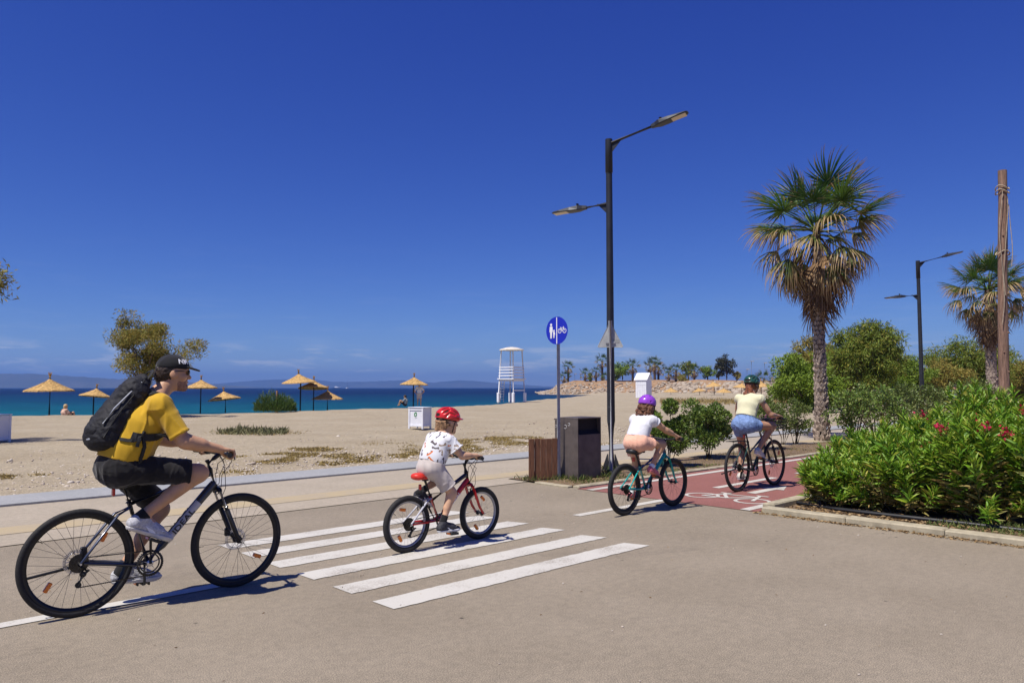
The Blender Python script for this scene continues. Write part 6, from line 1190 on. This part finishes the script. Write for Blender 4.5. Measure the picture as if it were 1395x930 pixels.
# --- round evergreen bushes
def bush(loc, r_, h_, n, label, m, seed, stems=True, leaf=(.055, .032), grp='round bushes along the verge', trunk=.22):
    root = empty('evergreen_bush', loc, 0, label, 'bush', grp); rs = np.random.default_rng(seed); nc = max(10, int(26 * r_ / .6))
    cd = unitv(rs.normal(size=(nc, 3)) + np.array([0, 0, .15])); cc = cd * np.array([r_, r_, h_ * .42]) * rs.uniform(.45, .95, (nc, 1)) + np.array([0, 0, h_ * .58]); cc = np.concatenate([cc, [[0, 0, h_ * .6]]])
    per = n // len(cc); P = []; D = []
    for c in cc:
        d = unitv(rs.normal(size=(per, 3)) + np.array([0, 0, .3])); rad = r_ * rs.uniform(.22, .36); q = c + d * rad * rs.uniform(.5, 1.05, (per, 1)); P.append(q); D.append(unitv(d + np.array([0, 0, .5]) + rs.normal(size=(per, 3)) * .5))
    P, D = np.concatenate(P), np.concatenate(D); k = P[:, 2] > .06; V, T = leaves(P[k], D[k], rs.uniform(.7, 1.2, k.sum()) * leaf[0], leaf[1], .12); tag(mobj('foliage', raw_mesh('foliage', V, T), m, root), kind='stuff')
    for i in range(0, len(cc), 3):
        c = cc[i]; MB().tube([(c[0] * .12, c[1] * .12, -.03), (c[0] * .35 + .03, c[1] * .3, h_ * trunk), tuple(c * .9)], [.026 * r_ / .6, .018 * r_ / .6, .006], 5).build('stem', M_stem, root)
    return root
for i, (px, py, rp_, hp_, m_, lb) in enumerate(((909, 637, 46, 88, M_pit, "dark round bush beyond the girl's handlebar"), (966, 625, 55, 76, M_pit, 'round bush with bare lower stems between the girl and the woman'), (1040, 613, 34, 74, M_pitl, 'loose pale bush behind the woman on the green bicycle'), (1084, 605, 28, 62, M_pitl, 'thin pale bush beside the palm trunk'), (1066, 606, 22, 45, M_pitl, 'small pale bush left of the palm trunk'))):
    g_ = ground(px, py); s = g_.y / FPX; bush((g_.x, g_.y, .02), rp_ * s * (.66 if i < 2 else .85), hp_ * s, [8500, 9000, 4200, 2600, 1700][i], lb, m_, 40 + i, leaf=(.062, .036) if i < 2 else (.055, .03))
for i, (px, D, rp_, hp_, m_, lb) in enumerate(((1160, 19.5, 34, 82, M_pit, 'dark bush just right of the palm trunk'), (1190, 20.5, 34, 84, M_pit, 'dark bush behind the hedge, right of the palm'), (1226, 21.5, 36, 76, M_pitl, 'pale bush behind the hedge near the lamp'), (1262, 23, 38, 72, M_pitl, 'pale bush behind the hedge by the second lamp'), (1318, 24, 44, 74, M_pitl, 'pale bush behind the hedge below the person in blue'))):
    p = at(px, 540, D); s = D / FPX; bush((p.x, D, 0), rp_ * s, hp_ * s * .95, 2600, lb, m_, 60 + i, leaf=(.08, .045), grp='bushes behind the hedge')
# --- trees with feathery foliage
M_bark = mat('grey_brown_bark', (.10, .07, .05, 1), .9, var=.35, scale=6, bump=.8, bscale=18, bdist=.03)
M_tam = leaf_mat('olive_green_foliage', [(0.127, 0.189, 0.021, 1), (0.218, 0.277, 0.032, 1), (0.091, 0.133, 0.018, 1), (0.360, 0.310, 0.046, 1)], .6, .25); M_tam2 = leaf_mat('dry_olive_foliage', [(0.216, 0.223, 0.039, 1), (0.359, 0.278, 0.061, 1), (0.133, 0.158, 0.024, 1), (0.466, 0.315, 0.072, 1)], .65, .25); M_tamg = leaf_mat('bright_green_foliage', [(0.139, 0.229, 0.019, 1), (0.232, 0.316, 0.030, 1), (0.092, 0.163, 0.016, 1)], .55, .25); M_gum = leaf_mat('dark_brown_green_foliage', [(.035, .042, .014, 1), (.065, .06, .022, 1), (.025, .03, .012, 1)], .6, .2)
def tree(loc, hgt, rad, n, label, m, seed, low=.12, leaf=(.30, .062), trunk=.16, clump=.24, nclump=60, lean=(0, 0), grp='trees behind the hedge', drop=.35, name='tree', sparse=1.0, extra=()):
    root = empty(name, loc, 0, label, 'tree', grp); rs = np.random.default_rng(seed); zc = hgt * (1 + low) / 2; rz_ = hgt * (1 - low) / 2
    cd = unitv(rs.normal(size=(nclump, 3))); cc = cd * np.array([rad, rad, rz_]) * (rs.random((nclump, 1)) ** .45) * .86 + np.array([lean[0], lean[1], zc]); cc = np.concatenate([cc] + [np.array([e]) for e in extra]) if len(extra) else cc
    per = int(n / len(cc)); P = []; D = []
    for c in cc:
        s = clump * rad * rs.uniform(.6, 1.25); q = np.clip(rs.normal(size=(per, 3)), -1.5, 1.5) * np.array([s, s, s * .75]) * .58 + c; P.append(q); D.append(rs.normal(size=(per, 3)) * .8 + unitv(q - c + 1e-6) * .5 + np.array([0, 0, -drop]))
    P, D = np.concatenate(P), np.concatenate(D); k = P[:, 2] > .05; V, T = leaves(P[k], D[k], rs.uniform(.6, 1.3, k.sum()) * leaf[0], leaf[1], .1, .1); tag(mobj('crown', raw_mesh('crown', V, T), m, root), kind='stuff')
    fk = np.array([lean[0] * .3, lean[1] * .3, max(hgt * low, .3) + hgt * .12]); MB().tube([(0, 0, -.1), fk * .5 + np.array([.06, 0, 0]), fk], [trunk * 1.2, trunk, trunk * .8], 9).build('trunk', M_bark, root)
    for i in range(0, len(cc), 2):
        c = cc[i]; m_ = fk * .5 + c * .5 + rs.normal(size=3) * rad * .07 + np.array([0, 0, -.06 * hgt]); MB().tube([fk * .96, m_, c], [trunk * .5, trunk * .28, trunk * .06], 5, cap=False).build('limb', M_bark, root)
    return root
def T(px, top, D, wpx, n, lab, m, seed, **kw):
    p = at(px, 540, D); tree((p.x, D, 0), EYE + (528 - top) / FPX * D, wpx / 2 / FPX * D, n, lab, m, seed, **kw)
T(1098, 478, 46, 105, 17000, 'broad bright green bushy tree left of the big palm', M_tamg, 1, low=.0, leaf=(.24, .085), trunk=.14, nclump=60)
T(1112, 455, 54, 90, 10000, 'sparse olive-brown tree rising behind the palm trunk', M_tam2, 2, low=.1, nclump=44)
T(1184, 430, 50, 112, 26000, 'tallest olive-green tree between palm and second lamp', M_tam, 3, low=.14, trunk=.24, nclump=110, clump=.2)
T(1142, 470, 52, 70, 9000, 'brownish feathery tree just right of the palm trunk', M_tam2, 4, low=.05, nclump=34)
T(1236, 482, 56, 84, 13000, 'rounded yellow-green tree left of the second lamp', M_tamg, 5, low=.04, nclump=40)
T(1276, 488, 58, 88, 13000, 'brown-tinged tree right of the second lamp', M_tam2, 6, low=.06, nclump=40)
T(1318, 460, 60, 118, 22000, 'wide olive-green tree left of the timber post', M_tam, 7, low=.12, nclump=56, trunk=.25)
T(1352, 470, 66, 90, 11000, 'olive-green tree behind the second palm', M_tam, 8, low=.1, nclump=40)
T(1392, 486, 62, 64, 9000, 'olive tree at the right edge of the photo', M_tam2, 9, low=.1, nclump=30)
p = at(198, 560, 40); tree((p.x, 40, 0), EYE + (528 - 430) / FPX * 40, 57 / FPX * 40, 16000, 'sparse brownish tamarisk tree behind the man on the beach', M_tam2, 14, low=.26, leaf=(.18, .045), trunk=.12, nclump=44, clump=.22, grp='beach trees', drop=-.1, extra=((57 / FPX * 40 + .45, 0, 3.75), (57 / FPX * 40 + .15, 0.2, 3.5), (-1.3, 0, 4.9), (-1.1, .1, 5.2)))
tree((-15.85, 19.4, 0), 5.3, 2.3, 9000, 'tree at the far left whose crown just enters the frame', M_tam2, 12, low=.45, leaf=(.17, .035), trunk=.14, nclump=44, clump=.2, grp='beach trees', drop=.1, extra=((2.3, 0, 4.3), (2.35, 0, 4.05), (2.2, 0.1, 4.5), (2.25, -.1, 4.2)))
# shrub with a stump near the umbrellas
M_shr = leaf_mat('feathery_green_shrub', [(.06, .12, .02, 1), (.10, .17, .03, 1), (.045, .09, .018, 1), (.14, .18, .05, 1)], .6, .25)
p = ground(375, 561); rs = np.random.default_rng(5); sh = empty('shrub', (p.x, p.y, 0), 0, 'feathery green shrub with a broken stump among the umbrellas', 'shrub'); n = 5200; a = rs.uniform(0, 6.28, n); q = np.sqrt(rs.random(n)); P0 = np.stack([np.cos(a) * q * 1.25, np.sin(a) * q * .8, 0 * a], 1); P0[:, 2] = rs.random(n) ** 1.1 * (.95 * np.sqrt(1 - .8 * q * q)) * (1 + .38 * noise3(np.stack([P0[:, 0], P0[:, 1], 0 * a], 1), 3, 5.5)) + .0; V_, T_ = leaves(P0, np.stack([np.cos(a) * q * .5, np.sin(a) * q * .5, 1.0 + 0 * a], 1) + rs.normal(size=(n, 3)) * .3, rs.uniform(.12, .34, n), .03, .1); tag(mobj('foliage', raw_mesh('foliage', V_, T_), M_shr, sh), kind='stuff'); MB().tube([(.1, 0, 0), (.12, .0, .8), (.08, 0, 1.32)], [.10, .09, .06], 7).build('stump', mat('dead_wood', (.30, .17, .10, 1), .9, var=.3), sh)
# --- grass and ground cover
M_dry = leaf_mat('dry_grass', [(.34, .235, .075, 1), (.27, .20, .07, 1), (.42, .31, .12, 1), (.20, .17, .06, 1)], .8, .2); M_grn = leaf_mat('green_weeds', [(.10, .15, .03, 1), (.16, .19, .05, 1), (.07, .12, .025, 1), (.24, .22, .08, 1)], .7, .25); M_sage = leaf_mat('grey_green_scrub', [(.15, .16, .07, 1), (.22, .20, .10, 1), (.10, .12, .05, 1)], .75, .2); M_lit = leaf_mat('fallen_leaf', [(.30, .19, .08, 1), (.22, .13, .055, 1), (.38, .27, .13, 1), (.14, .085, .04, 1)], .8, 0)
def grass(P, ln, wd, lean_, m, name):
    n = len(P); D = np.stack([rng.normal(size=n) * lean_, rng.normal(size=n) * lean_, np.ones(n)], 1); V, T = leaves(P, D, rng.uniform(.5, 1.2, n) * ln, wd, .05, .2); return tag(mobj(name, raw_mesh(name, V, T), m), kind='stuff')
pp = []
for (px, py, rx, ry, n) in ((660, 604, 70, 6, 2600), (600, 612, 60, 7, 2200), (560, 620, 30, 4, 700), (480, 622, 40, 4, 700), (430, 612, 36, 3, 800), (355, 626, 50, 5, 1400), (400, 620, 40, 3, 900), (330, 645, 30, 3, 300), (80, 648, 34, 2.2, 500), (5, 651, 16, 3, 300), (700, 597, 40, 3, 900), (800, 606, 40, 3, 500), (870, 600, 30, 3, 400), (490, 629, 26, 3, 350), (450, 632, 20, 2.5, 250), (120, 640, 20, 2, 120), (540, 605, 50, 4, 500)):
    for _ in range(n):
        a = random.uniform(0, 6.28); q = random.random() ** .6; g_ = ground(px + math.cos(a) * q * rx, py + math.sin(a) * q * ry); u_, v_ = UV(g_.x, g_.y)
        if v_ > 12.3: pp.append((g_.x, g_.y, .0))
pp = np.array(pp); keep = noise3(pp, 5, 2.2) + noise3(pp, 6, 6.) * .6 > -.3; pp = np.concatenate([pp[keep], pp[keep] + rng.normal(size=(keep.sum(), 3)) * np.array([.07, .07, 0])]); grass(pp, .07, .02, 1.5, M_dry, 'dry_grass')
pp = []
for _ in range(5200):
    g_ = ground(random.uniform(900, 1120), random.gauss(547, 2.0)); pp.append((g_.x, g_.y, 0))
grass(np.array(pp), .30, .05, .7, M_dry, 'dry_grass')
pp = []
for _ in range(1500):
    c_ = random.choice(((312, 590, 16), (330, 588, 10), (352, 589, 16), (368, 591, 10), (385, 590, 4), (340, 592, 30))); g_ = ground(c_[0] + random.gauss(0, .5) * c_[2], c_[1] + random.gauss(0, 1.4)); pp.append((g_.x, g_.y, 0))
grass(np.array(pp)[:900], .24, .035, .6, M_sage, 'beach_scrub'); grass(np.array(pp) + rng.normal(size=(1500, 3)) * np.array([.3, .3, 0]), .10, .02, 1.2, M_dry, 'dry_grass')
pp = np.array([(*W(random.uniform(8.55, 30), random.choice((random.gauss(7.62, .07), random.uniform(7.55, 8.85))), .02)[:2], .02) for _ in range(7000)]); keep = noise3(pp, 8, 2.4) > -.1; grass(pp[keep], .055, .009, .9, M_grn, 'verge_weeds')
pp = np.array([(*W(random.uniform(8.55, 30), random.uniform(7.52, 8.88), .02)[:2], .022) for _ in range(4200)]); grass(pp, .045, .008, 1.3, M_dry, 'dry_grass')
pp = np.array([(*W(*random.choice(((8.62, 8.42), (8.95, 8.2), (9.1, 7.85), (9.75, 7.85), (10.8, 8.5), (10.2, 8.2)))) [:2], .02) for _ in range(520)]) + rng.normal(size=(520, 3)) * np.array([.10, .10, 0]); grass(pp, .12, .012, .5, M_grn, 'verge_weeds')
pp = np.array([(*W(random.uniform(8.58, 9.2), 4.3 - 7.5 * random.random(), .1)[:2], .055) for _ in range(4600)]); w_ = np.clip((3.2 - np.array([UV(a, b)[1] for a, b, c in pp])) / 2.2, 0, 1); keep = (noise3(pp, 9, 2.5) + w_ * 1.3 > .35); grass(pp[keep], .085, .012, .9, M_grn, 'planter_weeds')
def litter(P, s, name):
    n = len(P); V, T = leaves(P, np.stack([rng.normal(size=n), rng.normal(size=n), rng.normal(size=n) * .12], 1), rng.uniform(.5, 1.3, n) * s, s * .35, .1, .1); tag(mobj(name, raw_mesh(name, V, T), M_lit), kind='stuff')
litter(np.array([(*W(8.385 - abs(random.gauss(0, .035)), random.uniform(-2, 4.5))[:2], random.uniform(.004, .02)) for _ in range(1500)]), .045, 'leaf_litter'); litter(np.array([(*W(random.uniform(8.6, 9.1), random.uniform(-2, 4.2))[:2], .072) for _ in range(1800)]), .06, 'leaf_litter')
litter(np.array([(*W(random.uniform(-1, 8.3), random.uniform(-1.5, 8.4))[:2], .006) for _ in range(120)]), .022, 'leaf_litter'); litter(np.array([(*W(random.uniform(8.5, 9.9), random.gauss(7.7, .1))[:2], .04) for _ in range(160)]), .03, 'leaf_litter')
# pebbles on the sand near the edging
M_peb = leaf_mat('pebble_stone', [(.52, .45, .37, 1), (.38, .31, .24, 1), (.62, .56, .48, 1), (.30, .24, .19, 1)], .9, 0)
pp = []
for _ in range(5200):
    v_ = 12.25 + random.expovariate(.42); u_ = random.uniform(-3, 26); g_ = W(u_, v_); pp.append((g_.x, g_.y, .012))
tag(mobj('pebbles', raw_mesh('pebbles', *rocks(pp, rng.uniform(.008, .026, len(pp)) * (1 + (rng.random(len(pp)) < .05) * 1.2))), M_peb), kind='stuff')
tag(mobj('gravel', raw_mesh('gravel', *rocks([(*W(random.uniform(-2, 8.4), random.uniform(-2, 8.3))[:2], .004) for _ in range(150)], rng.uniform(.003, .009, 150))), M_peb), kind='stuff')
# ================================================================ palms
TAN = (.36, .235, .115, 1)
M_fr = leaf_mat('green_fan_leaf', [(0.039, 0.106, 0.015, 1), (0.072, 0.150, 0.020, 1), (0.111, 0.175, 0.029, 1), (0.052, 0.119, 0.015, 1)], .42, .3, attr='t', tipcol=TAN, t0=.80, t1=1.12)
M_fr2 = leaf_mat('yellowing_fan_leaf', [(.07, .12, .02, 1), (.15, .17, .035, 1), (.20, .17, .05, 1)], .5, .3, attr='t', tipcol=(.43, .30, .15, 1), t0=.45, t1=.85)
M_fr3 = leaf_mat('dead_fan_leaf', [(.24, .145, .07, 1), (.34, .22, .11, 1), (.17, .095, .045, 1), (.42, .29, .16, 1)], .8, .12); M_boot = mat('palm_leaf_base', (.29, .23, .18, 1), .9, var=.45, scale=9, bump=.8, bscale=30, bdist=.02, stretch=(1, 1, .4)); M_core = mat('palm_trunk_core', (.10, .068, .045, 1), .95, var=.4, scale=12)
def frond(kind, seed):
    rs = np.random.default_rng(seed); V = []; F = []; t = []; pl = {'g': 1.0, 'y': .95, 'd': .55}[kind]; sag = {'g': .10, 'y': .35, 'd': .15}[kind]
    pts = [np.array([pl * s, 0, -sag * s * s * pl]) for s in np.linspace(0, 1, 5)]; mb = MB().tube(pts, [.035, .026, .02, .016, .012], 5, cap=False); V = [np.array(mb.V)]; F = [tuple(f) for f in mb.F]; o = len(mb.V); tt = [0.] * o
    quads = [f for f in mb.F]; hub = pts[-1]; n = {'g': 34, 'y': 30, 'd': 20}[kind]; span = {'g': 112, 'y': 100, 'd': 42}[kind]
    for j in range(n):
        th = R(-span + 2 * span * j / (n - 1) + rs.uniform(-2, 2)); L_ = .98 * (1 - .28 * (abs(th) / R(115)) ** 2) * rs.uniform(.88, 1.08); dr = np.array([math.cos(th), math.sin(th), 0]); sd_ = np.array([-math.sin(th), math.cos(th), 0])
        dz = {'g': rs.uniform(.15, .5), 'y': rs.uniform(.6, 1.25), 'd': rs.uniform(.1, .4)}[kind]; st = [0, .28, .55, .78, 1.0]; ws = [.006, .036, .034, .02, .003]; row = []; fold = .18 * (1 - abs(th) / R(130))
        p = hub.copy(); tilt = .25 * math.cos(th) * (kind != 'd'); prev = 0
        for s_, w__ in zip(st, ws):
            ds = (s_ - prev) * L_; prev = s_; bend = dz * s_ ** 1.5 * 1.6 - tilt + (sag if kind == 'y' else 0); bend = min(bend, 1.45); p = p + (dr * math.cos(bend) + np.array([0, 0, -math.sin(bend)])) * ds + sd_ * rs.uniform(-.006, .006)
            row.append((p - sd_ * w__ * .5 + np.array([0, 0, .010 * (s_ < .9)]), p + np.array([0, 0, -.004]), p + sd_ * w__ * .5 + np.array([0, 0, .010 * (s_ < .9)])))
        base = o; 
        for k, r3 in enumerate(row): V.append(np.array(r3)); tt += [st[k]] * 3; o += 3
        for k in range(len(row) - 1):
            for c in (0, 1): quads.append((base + k * 3 + c, base + k * 3 + c + 1, base + (k + 1) * 3 + c + 1, base + (k + 1) * 3 + c))
    return raw_mesh('frond', np.concatenate(V), np.array(quads), False, tt)
FR = {}
for kd, mm in (('g', M_fr), ('y', M_fr2), ('d', M_fr3)):
    FR[kd] = [frond(kd, 10 * ord(kd) + i) for i in range(3)]
    for me in FR[kd]: me.materials.append(mm)
bt = MB().add([(-.05, .01, -.05), (.05, .01, -.05), (.085, .01, .07), (0, -.0, .19), (-.085, .01, .07), (0, -.02, .03), (.055, -.045, .08), (-.055, -.045, .08), (0, -.062, .14)], [(0, 1, 5), (1, 2, 6, 5), (0, 5, 7, 4), (5, 6, 8, 7), (6, 2, 3, 8), (7, 8, 3, 4)])
BOOT = bt.mesh('leaf_base'); BOOT.materials.append(M_boot)
def palm(loc, ht, r0, r1, label, seed, counts, scale=1.0, boots=True, skirt=1.6, grp='fan palms'):
    root = empty('palm_tree', loc, 0, label, 'palm tree', grp); rs = random.Random(seed); lx, ly = rs.uniform(-.02, .02), 0
    def cx(z): return Vector((lx * math.sin(z / ht * 2), ly, z))
    tz = list(np.linspace(-.1, ht, 9)); tk_ = MB().tube([cx(z) for z in tz], [(r0 * 1.25 if z < .2 else r0 + (r1 - r0) * z / ht) for z in tz], 14).build('trunk', M_core, root)
    if boots:
        z = .05; row = 0
        while z < ht - skirt * .3:
            rr3 = (r0 * (1.12 if z < .5 else 1) + (r1 - r0) * z / ht); nb = 9
            for j in range(nb):
                a = 2 * math.pi * (j + .5 * (row % 2)) / nb + rs.uniform(-.14, .14); s = rr3 / .24 * rs.uniform(.8, 1.25); p = cx(z) + Vector((math.cos(a), math.sin(a), 0)) * rr3 * .97; o = mobj('leaf_base', BOOT, None, tk_)
                n_ = Vector((math.cos(a), math.sin(a), rs.uniform(-.05, .35))).normalized(); s_ = Vector((0, 0, 1)).cross(n_).normalized(); s_ = Matrix.Rotation(rs.uniform(-.4, .4), 3, n_) @ s_; up_ = n_.cross(s_); o.matrix_local = basis(s_ * s * 1.12, -n_ * s, up_ * s * rs.uniform(.95, 1.15), p)
            z += .135; row += 1
    ng, ny, nd_ = counts; top = cx(ht)
    for kd, n, e0, e1 in (('g', ng, 85, 0), ('y', ny, 34, -46), ('d', nd_, -40, -86)):
        for i in range(n):
            f_ = (i + rs.random() * .8) / max(n, 1); e = R(e0 + (e1 - e0) * f_); a = i * 2.39996 + rs.uniform(-.25, .25); d = Vector((math.cos(e) * math.cos(a), math.cos(e) * math.sin(a), math.sin(e))); s_ = Vector((-math.sin(a), math.cos(a), 0)); up_ = d.cross(s_)
            tw_ = Matrix.Rotation(rs.uniform(-.35, .35), 3, d); s_, up_ = tw_ @ s_, tw_ @ up_; k = scale * rs.uniform(.80, 1.12); zo = {'g': .1 - .1 * f_, 'y': .05 - .35 * f_, 'd': -.12 - skirt * .66 * f_}[kd] * scale
            p = top + Vector((math.cos(a), math.sin(a), 0)) * r1 * .7 + Vector((0, 0, zo)); o = mobj('frond', FR[kd][rs.randrange(3)], None, root); o.matrix_local = basis(d * k, s_ * k, up_ * k, p)
    return root
palm((8.76, 21.28, 0), 5.98, .185, .105, 'tall shaggy fan palm with brown skirt beside the cycle lane', 3, (18, 20, 26), 1.10, skirt=1.75)
p = at(1352, 540, 36); palm((p.x, 36, 0), 6.2, .24, .16, 'fan palm partly hidden by the timber post', 5, (18, 24, 30), 1.1, skirt=1.8)
# --- palms and trees on the headland
def hpalm(px, top, base, D, lab, sc_, sd_):
    p = at(px, base, D); ht = (base - top) / FPX * D; palm((p.x, D, p.z - .3), ht - .9 * sc_, .28 * sc_, .2 * sc_, lab, sd_, (9, 7, 6), sc_, False, .8, 'headland palms')
for i, (px, top, base, D, lab, s) in enumerate(((774, 494, 521, 262, 'tallest palm near the tip of the headland', 1.35), (769, 507, 521, 261, 'short bushy palm near the tip of the headland', 1.3), (797, 503, 520, 262, 'lone small palm left of the blue-sign gap on the headland', 1.25), (812, 501, 520, 258, 'headland palm left of the lamp pole', 1.25), (820.5, 485, 520, 258, 'slender tall headland palm just left of the lamp pole', 1.5), (823, 509, 520, 255, 'low headland palm hugging the lamp pole', 1.2), (862, 492, 519, 250, 'headland palm left of the white cabin', 1.5), (886, 492, 519, 250, 'headland palm of the cluster right of the cabin roof', 1.4), (892, 487, 519, 248, 'tallest palm of the cluster behind the white cabin', 1.6), (897, 495, 519, 252, 'right palm of the cluster behind the white cabin', 1.4), (921, 497, 520, 240, 'palm between two clusters on the headland', 1.6), (911, 502, 520, 238, 'small palm low on the headland bank', 1.3), (946, 497, 520, 235, 'palm beside the grey-green headland tree', 1.4), (1041, 508, 524, 215, "palm right of the woman's helmet on the headland", 1.5))): hpalm(px, top, base, D, lab, s, 20 + i)
def HT(px, top, base, D, wpx, n, lab, m, sd_, **kw):
    p = at(px, base, D); tree((p.x, D, p.z - .3), (base - top) / FPX * D, wpx / 2 / FPX * D, n, lab, m, sd_, grp='headland trees', leaf=(.75, .26), trunk=.22, **kw)
HT(848, 490, 519, 252, 30, 1300, 'round green tree on the headland right of the lamp pole', M_tamg, 31, low=.2, nclump=24); HT(838, 503, 519, 250, 12, 500, 'small dark green headland tree behind the lamp pole', M_tam, 32, low=.1, nclump=12); HT(803, 505, 520, 260, 9, 350, 'narrow green tree on the headland', M_tam, 33, low=.1, nclump=10)
HT(938, 486, 520, 238, 22, 900, 'grey-green tree in the middle of the headland', M_tam, 34, low=.15, nclump=18); HT(964, 497, 519, 236, 26, 1000, 'light green tree right of the middle headland palms', M_tamg, 35, low=.25, nclump=18); HT(990, 477, 520, 232, 30, 1500, 'tallest dark tree on the headland', M_gum, 36, low=.2, nclump=26, clump=.24); HT(979, 486, 520, 232, 16, 700, 'dark slender tree left of the tallest headland tree', M_gum, 37, low=.2, nclump=16); HT(1004, 500, 521, 232, 10, 350, 'small pale tree right of the tallest headland tree', M_tam2, 38, low=.1, nclump=10); HT(930, 508, 521, 236, 22, 600, 'low scrub bush on the headland bank', M_tam2, 39, low=.0, nclump=12)
for i, (px, top, D) in enumerate(((783, 509, 262), (791, 509, 262), (1024, 492, 225), (1042, 494, 225), (1018, 503, 225))):
    p = at(px, 520, D); o = empty('mast', (p.x, D, p.z), 0, ['thin lamp mast near the headland tip', 'second thin lamp mast near the headland tip', 'tall floodlight mast on the headland', 'right floodlight mast on the headland', 'short lamp mast on the headland'][i], 'mast', 'lamp masts on the headland'); hh = (520 - top) / FPX * D; MB().tube([(0, 0, -.5), (0, 0, hh)], [.12, .08], 6).build('pole', M_galv, o); MB().box((.3, 0, hh), (1.0, .3, .22)).build('lamp_head', M_galv, o)
# ================================================================ the air
hz = MB(); hz.add([(x, y, z) for z in (-2.8, 230) for x, y in ((-13000, -260), (13000, -260), (13000, 12500), (-13000, 12500))], [(3, 2, 1, 0), (4, 5, 6, 7), (0, 1, 5, 4), (1, 2, 6, 5), (2, 3, 7, 6), (3, 0, 4, 7)])
M_hz = bpy.data.materials.new('sea_haze'); M_hz.use_nodes = True; n = M_hz.node_tree; n.nodes.clear()
ho = n.nodes.new('ShaderNodeOutputMaterial'); pv = n.nodes.new('ShaderNodeVolumePrincipled'); pv.inputs['Density'].default_value = HAZE; pv.inputs['Color'].default_value = (.19, .42, .95, 1); pv.inputs['Anisotropy'].default_value = .2
n.links.new(pv.outputs[0], ho.inputs['Volume'])
tag(hz.build('haze', M_hz), 'pale bluish sea haze over the gulf', 'haze', kind='stuff')
